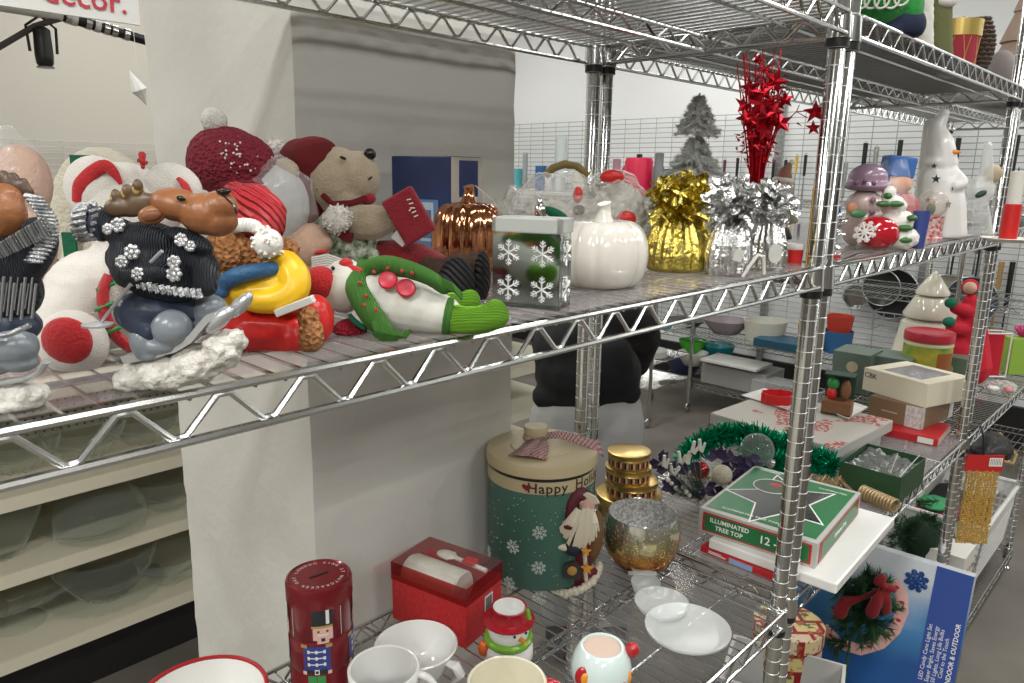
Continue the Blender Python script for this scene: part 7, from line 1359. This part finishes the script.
for z in (.25, .42, .62):
    b = B(); 
    for i in range(18): b.tube([(-.22+.49*i/17, -.12, z), (-.22+.49*i/17, .34, z)], .002, 4)
    b.tube([(-.22, -.12, z), (.27, -.12, z), (.27, .34, z), (-.22, .34, z)], .004, 5, closed=True); b.make('wire_shelf', CHROME, t)
# far wares: (kind, u, v of base, colour, radius px, height px, X plane, label)
def ware(name, lab, cat, u, v, X, z, rp, hp, c, kind='bowl', rough=.4, m=None):
    d_ = ray(u, 340); k = (X-CAM.x)/d_.x; P = Vector((X, CAM.y+d_.y*k, z+.002)); F = Fr(0, 0, P=P); r = rp*F.s; h = hp*F.s; m = m or mat('ware %s %d %d' % (name, int(c[0]*100), int(c[2]*100)), c, rough); t = thing(name, lab, cat, P, 0)
    pr = {'bowl': [(0, 0), (r*.55, 0), (r*.9, h*.6), (r, h), (r*.96, h), (r*.85, h*.6), (0, h*.06)], 'tub': [(0, 0), (r*.85, 0), (r, h), (r*.95, h), (r*.8, h*.05), (0, h*.05)], 'can': [(0, 0), (r, 0), (r, h*.9), (r*.9, h), (0, h)], 'plate': [(0, 0), (r*.6, 0), (r, h), (r*.97, h), (r*.55, h*.3), (0, h*.3)], 'bottle': [(0, 0), (r, 0), (r, h*.65), (r*.8, h*.7), (r*.8, h*.98), (0, h)]}
    if kind == 'box': b = B(); b.box((0, 0, h/2), (r*1.2, r*2, h)); b.make('ware_body', m, t, False, bev=.004)
    else: B().lathe(pr[kind], 28).make('ware_body', m, t, 60)
    return t, F, r, h
cwh = (.60, .60, .57); M_ = (FX0+.22)
ware('navy_bowl', 'navy blue bowl on the lowest shelf of the far rack', 'bowl', 686, 0, M_, FZ[0], 20, 18, (.04, .055, .14))
ware('white_bowl', 'white bowl standing in front of the teal bowl on the far rack', 'bowl', 694, 0, M_-.1, FZ[0]+.10, 15, 13, cwh)[0]
ware('green_bowl', 'bright green bowl leaning in the white bowl on the far rack', 'bowl', 693, 0, M_+.02, FZ[0]+.155, 14, 13, (.06, .42, .02))
ware('teal_bowl', 'teal bowl on the lowest shelf of the far rack right of the green bowl', 'bowl', 718, 0, M_+.15, FZ[0]+.10, 17, 16, (.01, .22, .26))
ware('grey_tub', 'wide grey storage tub on the lowest shelf of the far rack', 'tub', 745, 0, M_, FZ[0], 34, 20, (.30, .30, .29), 'box'); ware('clear_tub', 'clear plastic tub beside the grey tub on the far rack', 'tub', 785, 0, M_-.12, FZ[0], 24, 18, (.4, .4, .4), 'box', m=glass('clear tub plastic', (.6, .62, .62), .3, .1))
ware('white_tray', 'white tray lying over the tubs on the far rack', 'tray', 738, 0, M_-.08, FZ[0]+.165, 30, 3, cwh, 'box')
ware('grey_pot', 'white saucepan on the second shelf of the far rack', 'saucepan', 764, 0, M_, FZ[1], 21, 20, (.52, .52, .45), 'tub')
ware('blue_tray', 'dark blue tray on the second shelf of the far rack', 'tray', 790, 0, M_-.1, FZ[1], 30, 8, (.015, .07, .12), 'box'); ware('mauve_bowl', 'mauve glass bowl on the second shelf of the far rack', 'bowl', 725, 0, M_, FZ[1], 22, 14, (.24, .20, .22)); ware('grill_pan', 'flat dark pan on the second shelf of the far rack', 'pan', 684, 0, M_, FZ[1], 20, 7, (.08, .08, .08), 'plate')
ware('blue_tub', 'blue tub on the second shelf of the far rack right of the front posts', 'tub', 838, 0, M_, FZ[1], 14, 22, (.03, .12, .28), 'tub'); ware('red_tub', 'red orange tub on the second shelf of the far rack', 'tub', 838, 0, M_+.05, FZ[1]+.125, 13, 16, (.50, .05, .03), 'tub'); ware('yellow_cup', 'small yellow cup behind the front post on the far rack', 'cup', 803, 0, M_, FZ[1]+.10, 6, 14, (.6, .45, .03), 'tub'); ware('bright_red_tub', 'bright red tub behind the front post on the far rack', 'tub', 807, 0, M_+.1, FZ[1]+.02, 10, 16, (.50, .02, .02), 'tub')
ware('plate_stack', 'stack of pale plates on the far cart', 'plate', 655, 0, 3.0, .425, 13, 7, (.45, .45, .43), 'can'); ware('teal_cloth', 'teal folded cloth on the top of the far cart', 'cloth', 658, 0, 3.0, .625, 11, 6, (.01, .25, .30), 'box')
# top shelf of the far rack, seen just over the plush toys
z = FZ[3]
t, F, r, h = ware('pink_jug', 'bright pink red plastic jug on the top shelf of the far rack', 'jug', 630, 0, M_, z, 14, 36, (.58, .012, .06), 'can'); b = B(); b.box((0, 0, h+.012), (.03, .03, .03)); b.make('dark_cap', BLACKP, t, False); b = B(); b.tube([(0, r, h*.85), (0, r*1.5, h*.6), (0, r, h*.3)], .012, 8); b.make('handle', MATS['ware pink_jug 57 6'] if 'ware pink_jug 57 6' in MATS else list(MATS.values())[-1], t)
ware('thermos', 'steel and dark grey thermos beside the pink jug', 'flask', 649, 0, M_, z, 5.5, 42, (.14, .15, .15), 'bottle', .25); ware('navy_basin', 'navy blue basin at the back of the far rack top shelf', 'bowl', 664, 0, M_+.1, z, 12, 26, (.02, .04, .12), 'tub')
ware('teal_carton', 'pale teal tub at the left end of the view beyond the pillar', 'tub', 514, 0, 3.9, z, 7, 20, (.10, .40, .45), 'tub'); ware('blue_carton', 'small blue carton between the teal tub and the glass vase', 'box', 537, 0, 3.8, z, 5, 24, (.03, .11, .28), 'box')
ware('tall_vase', 'tall pale frosted vase beyond the wrapped basket', 'vase', 556, 0, 3.8, z, 6, 52, (.50, .56, .56), 'can'); ware('white_jug', 'white jug left of the tall pale vase', 'jug', 546, 0, 3.85, z, 6, 22, (.6, .6, .58), 'bottle'); ware('cream_bowl', 'cream bowl right of the tall pale vase', 'bowl', 576, 0, 3.8, z, 10, 24, (.60, .58, .50), 'bowl'); ware('lilac_vase', 'small grey and pink vase just right of the rear posts', 'vase', 609, 0, 3.7, z, 5, 34, (.30, .16, .2), 'bottle'); ware('steel_can', 'tall steel canister left of the blue carton', 'can', 522, 0, 3.85, z, 2.5, 36, (.30, .32, .33), 'can')
t = thing('far_top_shelf', 'pale shelf along the back wall carrying jugs and vases', 'shelf', (3.75, 3.75, z-.012)); b = B(); b.box((0, 0, 0), (.5, 2.6, .02)); b.make('shelf_board', gwm, t, False)
for y in (-1.25, 1.25): b = B(); b.tube([(.2, y, -.01), (.2, y, -z+.012)], .012, 8); b.make('shelf_leg', gwd, t)
# utensils and pans on the grid
def hang(name, lab, cat, u, v0, v1, parts):
    X = WX-.085; P = onX(u, v0, X); P1 = onX(u, v1, X); L = P.z-P1.z; t = thing(name, lab, cat, P, 0); b = B(); b.tube([(.02, 0, .012), (-.01, 0, .012), (-.012, 0, 0)], .002, 5); b.make('hook', gwd, t); parts(t, L); return t
blkh = mat('black utensil handle', (.012, .012, .013), .4); stl = mat('steel blade', (.42, .43, .43), .25, .9); spn = mat('light wooden spoon', (.42, .26, .10), .6)
def knife(hm=blkh, bm_=stl, w_=.012, fr_=.38):
    def f(t, L): b = B(); b.tube([(0, 0, 0), (0, 0, -L*fr_)], [w_, w_*.8], 8); b.make('handle', hm, t); b = B(); b.tube([(0, 0, -L*fr_), (0, 0, -L*.75), (0, 0, -L)], [w_*.5, w_*1.1, w_*1.6], 8, flat=.3); b.make('blade', bm_, t)
    return f
ul = ['leftmost of the row beyond the frosted tree', 'just right of the frosted tree', 'left of the red star spray', 'behind the red star spray stems', 'right of the red star spray', 'second right of the red star spray', 'left of the little santa', 'nearest the front posts on the left']
for i, (u, v0, v1, hm) in enumerate(((708, 165, 215, blkh), (725, 160, 215, mat('plum handle', (.12, .03, .05), .4)), (738, 158, 215, blkh), (762, 163, 215, blkh), (774, 160, 215, blkh), (786, 160, 215, blkh), (797, 156, 200, mat('yellow handle', (.65, .45, .03), .4)), (806, 155, 210, blkh))): hang('kitchen_utensil', ('yellow' if i == 6 else 'plum' if i == 1 else 'black')+' handled kitchen utensil hanging on the grid, '+ul[i], 'utensil', u, v0, v1, knife(hm))
for i, (u, v0, v1, lab) in enumerate(((846, 163, 250, 'long steel utensil hanging just right of the posts'), (866, 143, 235, 'black handled turner hanging behind the pastel jar'), (877, 147, 235, 'steel turner hanging behind the pastel jar'), (901, 140, 220, 'black curved handled utensil hanging above the blue hat'), (959, 138, 190, 'black brush hanging behind the tall snowman nose'), (958, 190, 235, 'wooden handled utensil behind the glass dishes'), (1018, 135, 200, 'black handled utensil hanging right of the far post'), (990, 200, 300, 'steel ladle hanging behind the far post'), (1002, 262, 330, 'orange wooden utensil hanging right of the far post'), (1013, 262, 345, 'black slotted utensil hanging at the right edge'), (952, 240, 275, 'steel spoon hanging above the elf doll'), (978, 240, 275, 'wire whisk handle hanging above the elf doll'))): hang('kitchen_utensil', lab, 'utensil', u, v0, v1, knife(spn if 'wooden' in lab else blkh if 'black' in lab else stl, blkh if 'slotted' in lab or 'brush' in lab else spn if 'orange' in lab else stl, .016, .55 if 'black' in lab else .4))
def pan(r, rim, inner, dx=0, up=True):
    def f(t, L):
        M = rotm(R(-90), 'Y'); b = B(); b.lathe([(0, 0), (r*.78, 0), (r, .04), (r*.98, .042), (r*.76, .006), (0, .006)], 40, (-.012, 0, -L), M); b.make('pan_body', inner, t, 60); b = B(); b.tube(ring_pts((-.053, 0, -L), (0, 1, 0), (0, 0, 1), r*.99, 40), .004, 6, closed=True); b.make('pan_rim', rim, t); b = B(); b.tube([(-.02, 0, -.005), (-.03, 0, -L+r*.97)], [.011, .010], 8, flat=.6); b.make('handle', blkh, t)
    return f
nonst = mat('dark non-stick', (.025, .028, .03), .35); alrim = mat('aluminium rim', (.45, .45, .45), .3, .8)
def hpan(lab, u, v, rp, m, X=WX-.09, vh=None, nm='frying_pan', cat='pan'):
    c = onX(u, v, X); s_ = (c-CAM).dot(_f)/FOC; r = rp*s_; top = c.z+r+.17; t = thing(nm, lab, cat, (X, c.y, top), 0); b = B(); b.tube([(.02, 0, .012), (-.01, 0, .012), (-.012, 0, 0)], .002, 5); b.make('hook', gwd, t); pan(r, alrim, m)(t, top-c.z); return t
hpan('black saucepan with pale rim hanging left on the grid below the middle shelf', 884, 287, 18, nonst, WX-.16); hpan('larger black frying pan hanging behind the pale rimmed saucepan', 895, 293, 25, nonst, WX-.09)
hpan('blue grey frying pan hanging behind the red elf doll', 973, 300, 24, mat('blue grey pan', (.07, .085, .11), .4), WX-.17); hpan('cream frying pan hanging behind the ceramic tree', 948, 300, 26, mat('cream pan', (.50, .48, .38), .4), WX-.08)
t = hpan('steel ladle bowl hanging left of the black saucepans', 858, 296, 12, stl, WX-.09, None, 'steel_strainer', 'strainer')
# wire basket hung on the grid above the green boxes
t = thing('wire_basket', 'black wire basket hanging low on the grid right of the far post', 'basket', (WX-.20, .78, .66)); b = B()
for i in range(12): b.tube([(-.1, -.35+.064*i, 0), (-.1, -.35+.064*i, .12)], .003, 4)
for z in (0, .06, .12): b.tube([(-.1, -.36, z), (-.1, .36, z), (.1, .36, z), (.1, -.36, z)], .004, 5, closed=True)
b.make('basket_wires', gwd, t)
# ---------------------------------------------------------------- person bending over beyond the pillar
P = atd(590, 2.32, 0); F = Fr(0, 0, P=P); t = fthing('person', 'person in a black jacket and pale grey trousers bending over, seen from behind', 'person', F)
jk = mat('black jacket', (.008, .009, .011), .8, bump=(40, .3)); tr_ = mat('pale grey trousers', (.36, .36, .36), .85, bump=(30, .5)); sk2 = mat('skin', (.45, .27, .20), .55); hr = mat('dark hair', (.02, .014, .01), .6, bump=(200, .8)); shm = mat('black shoes', (.02, .02, .02), .5)
body = blob('body', sk2, t, [('t', [F(597, 372, .10), F(600, 320, .28)], [.09, .07]), ('t', [F(600, 318, .30), F(604, 300, .38)], [.055, .052]), ('e', F(606, 292, .44), (.075, .10, .085)), ('t', [F(640, 325, .20), F(645, 342, .30), F(637, 364, .46)], [.035, .028, .024]), ('t', [F(556, 325, .25), F(545, 345, .36), F(560, 366, .50)], [.045, .038, .03]), ('e', F(634, 366, .49), (.022, .045, .03)), ('e', F(562, 369, .53), (.022, .045, .035)), ('t', [F(612, 420, 0), F(612, 500, .02), (F(612, 600, .02).x, .03, .09)], [.08, .055, .04]), ('t', [F(568, 420, 0), F(566, 500, .02), (F(566, 600, .02).x, .03, .09)], [.08, .055, .04]), ('e', F(590, 400, .02), (.15, .11, .10))], .011, 3)
for hx, hy in ((634, 366), (562, 369)):
    for k in range(4): b = B(); o = F(hx-5+3.4*k, hy+4, (.52 if hx > 600 else .56)); b.tube([o, o+Vector((0, .03, -.012)), o+Vector((0, .045, -.035))], [.009, .008, .006], 7); b.make('finger', sk2, t)
    b = B(); o = F(hx+(-8 if hx > 600 else 8), hy, .50 if hx > 600 else .54); b.tube([o, o+Vector((-.012 if hx > 600 else .012, .02, -.015)), o+Vector((-.01 if hx > 600 else .01, .035, -.03))], [.010, .009, .007], 7); b.make('thumb', sk2, t)
blob('hair', hr, t, [('e', F(606, 288, .42), (.088, .10, .10)), ('e', F(606, 280, .46), (.08, .095, .075))], .01, 2)
blob('jacket', jk, t, [('e', F(588, 372, .02), (.178, .14, .135)), ('e', F(570, 350, .05), (.125, .14, .13)), ('e', F(592, 330, .16), (.165, .16, .12)), ('t', [F(625, 322, .10), F(641, 325, .13), F(646, 338, .24)], [.075, .062, .055]), ('t', [F(646, 338, .24), F(638, 366, .44)], [.055, .042]), ('t', [F(612, 358, -.02), F(618, 382, -.02)], [.075, .07]), ('t', [F(562, 322, .16), F(546, 345, .30), F(560, 364, .48)], [.07, .055, .042]), ('t', [F(545, 396, -.02), F(590, 402, -.05), F(628, 392, -.02)], [.045, .055, .045])], .010, 3)
blob('trousers', tr_, t, [('e', F(590, 408, .02), (.175, .13, .11)), ('t', [F(613, 420, 0), F(614, 500, .02), (F(614, 600, .02).x, .03, .10)], [.105, .085, .07]), ('t', [F(560, 420, 0), F(560, 500, .02), (F(560, 600, .02).x, .03, .10)], [.105, .085, .07])], .011, 3)
for x in (614, 560): b = B(); b.ell((F(x, 600, .02).x, -.02, .045), (.05, .13, .045)); b.make('shoe', shm, t)
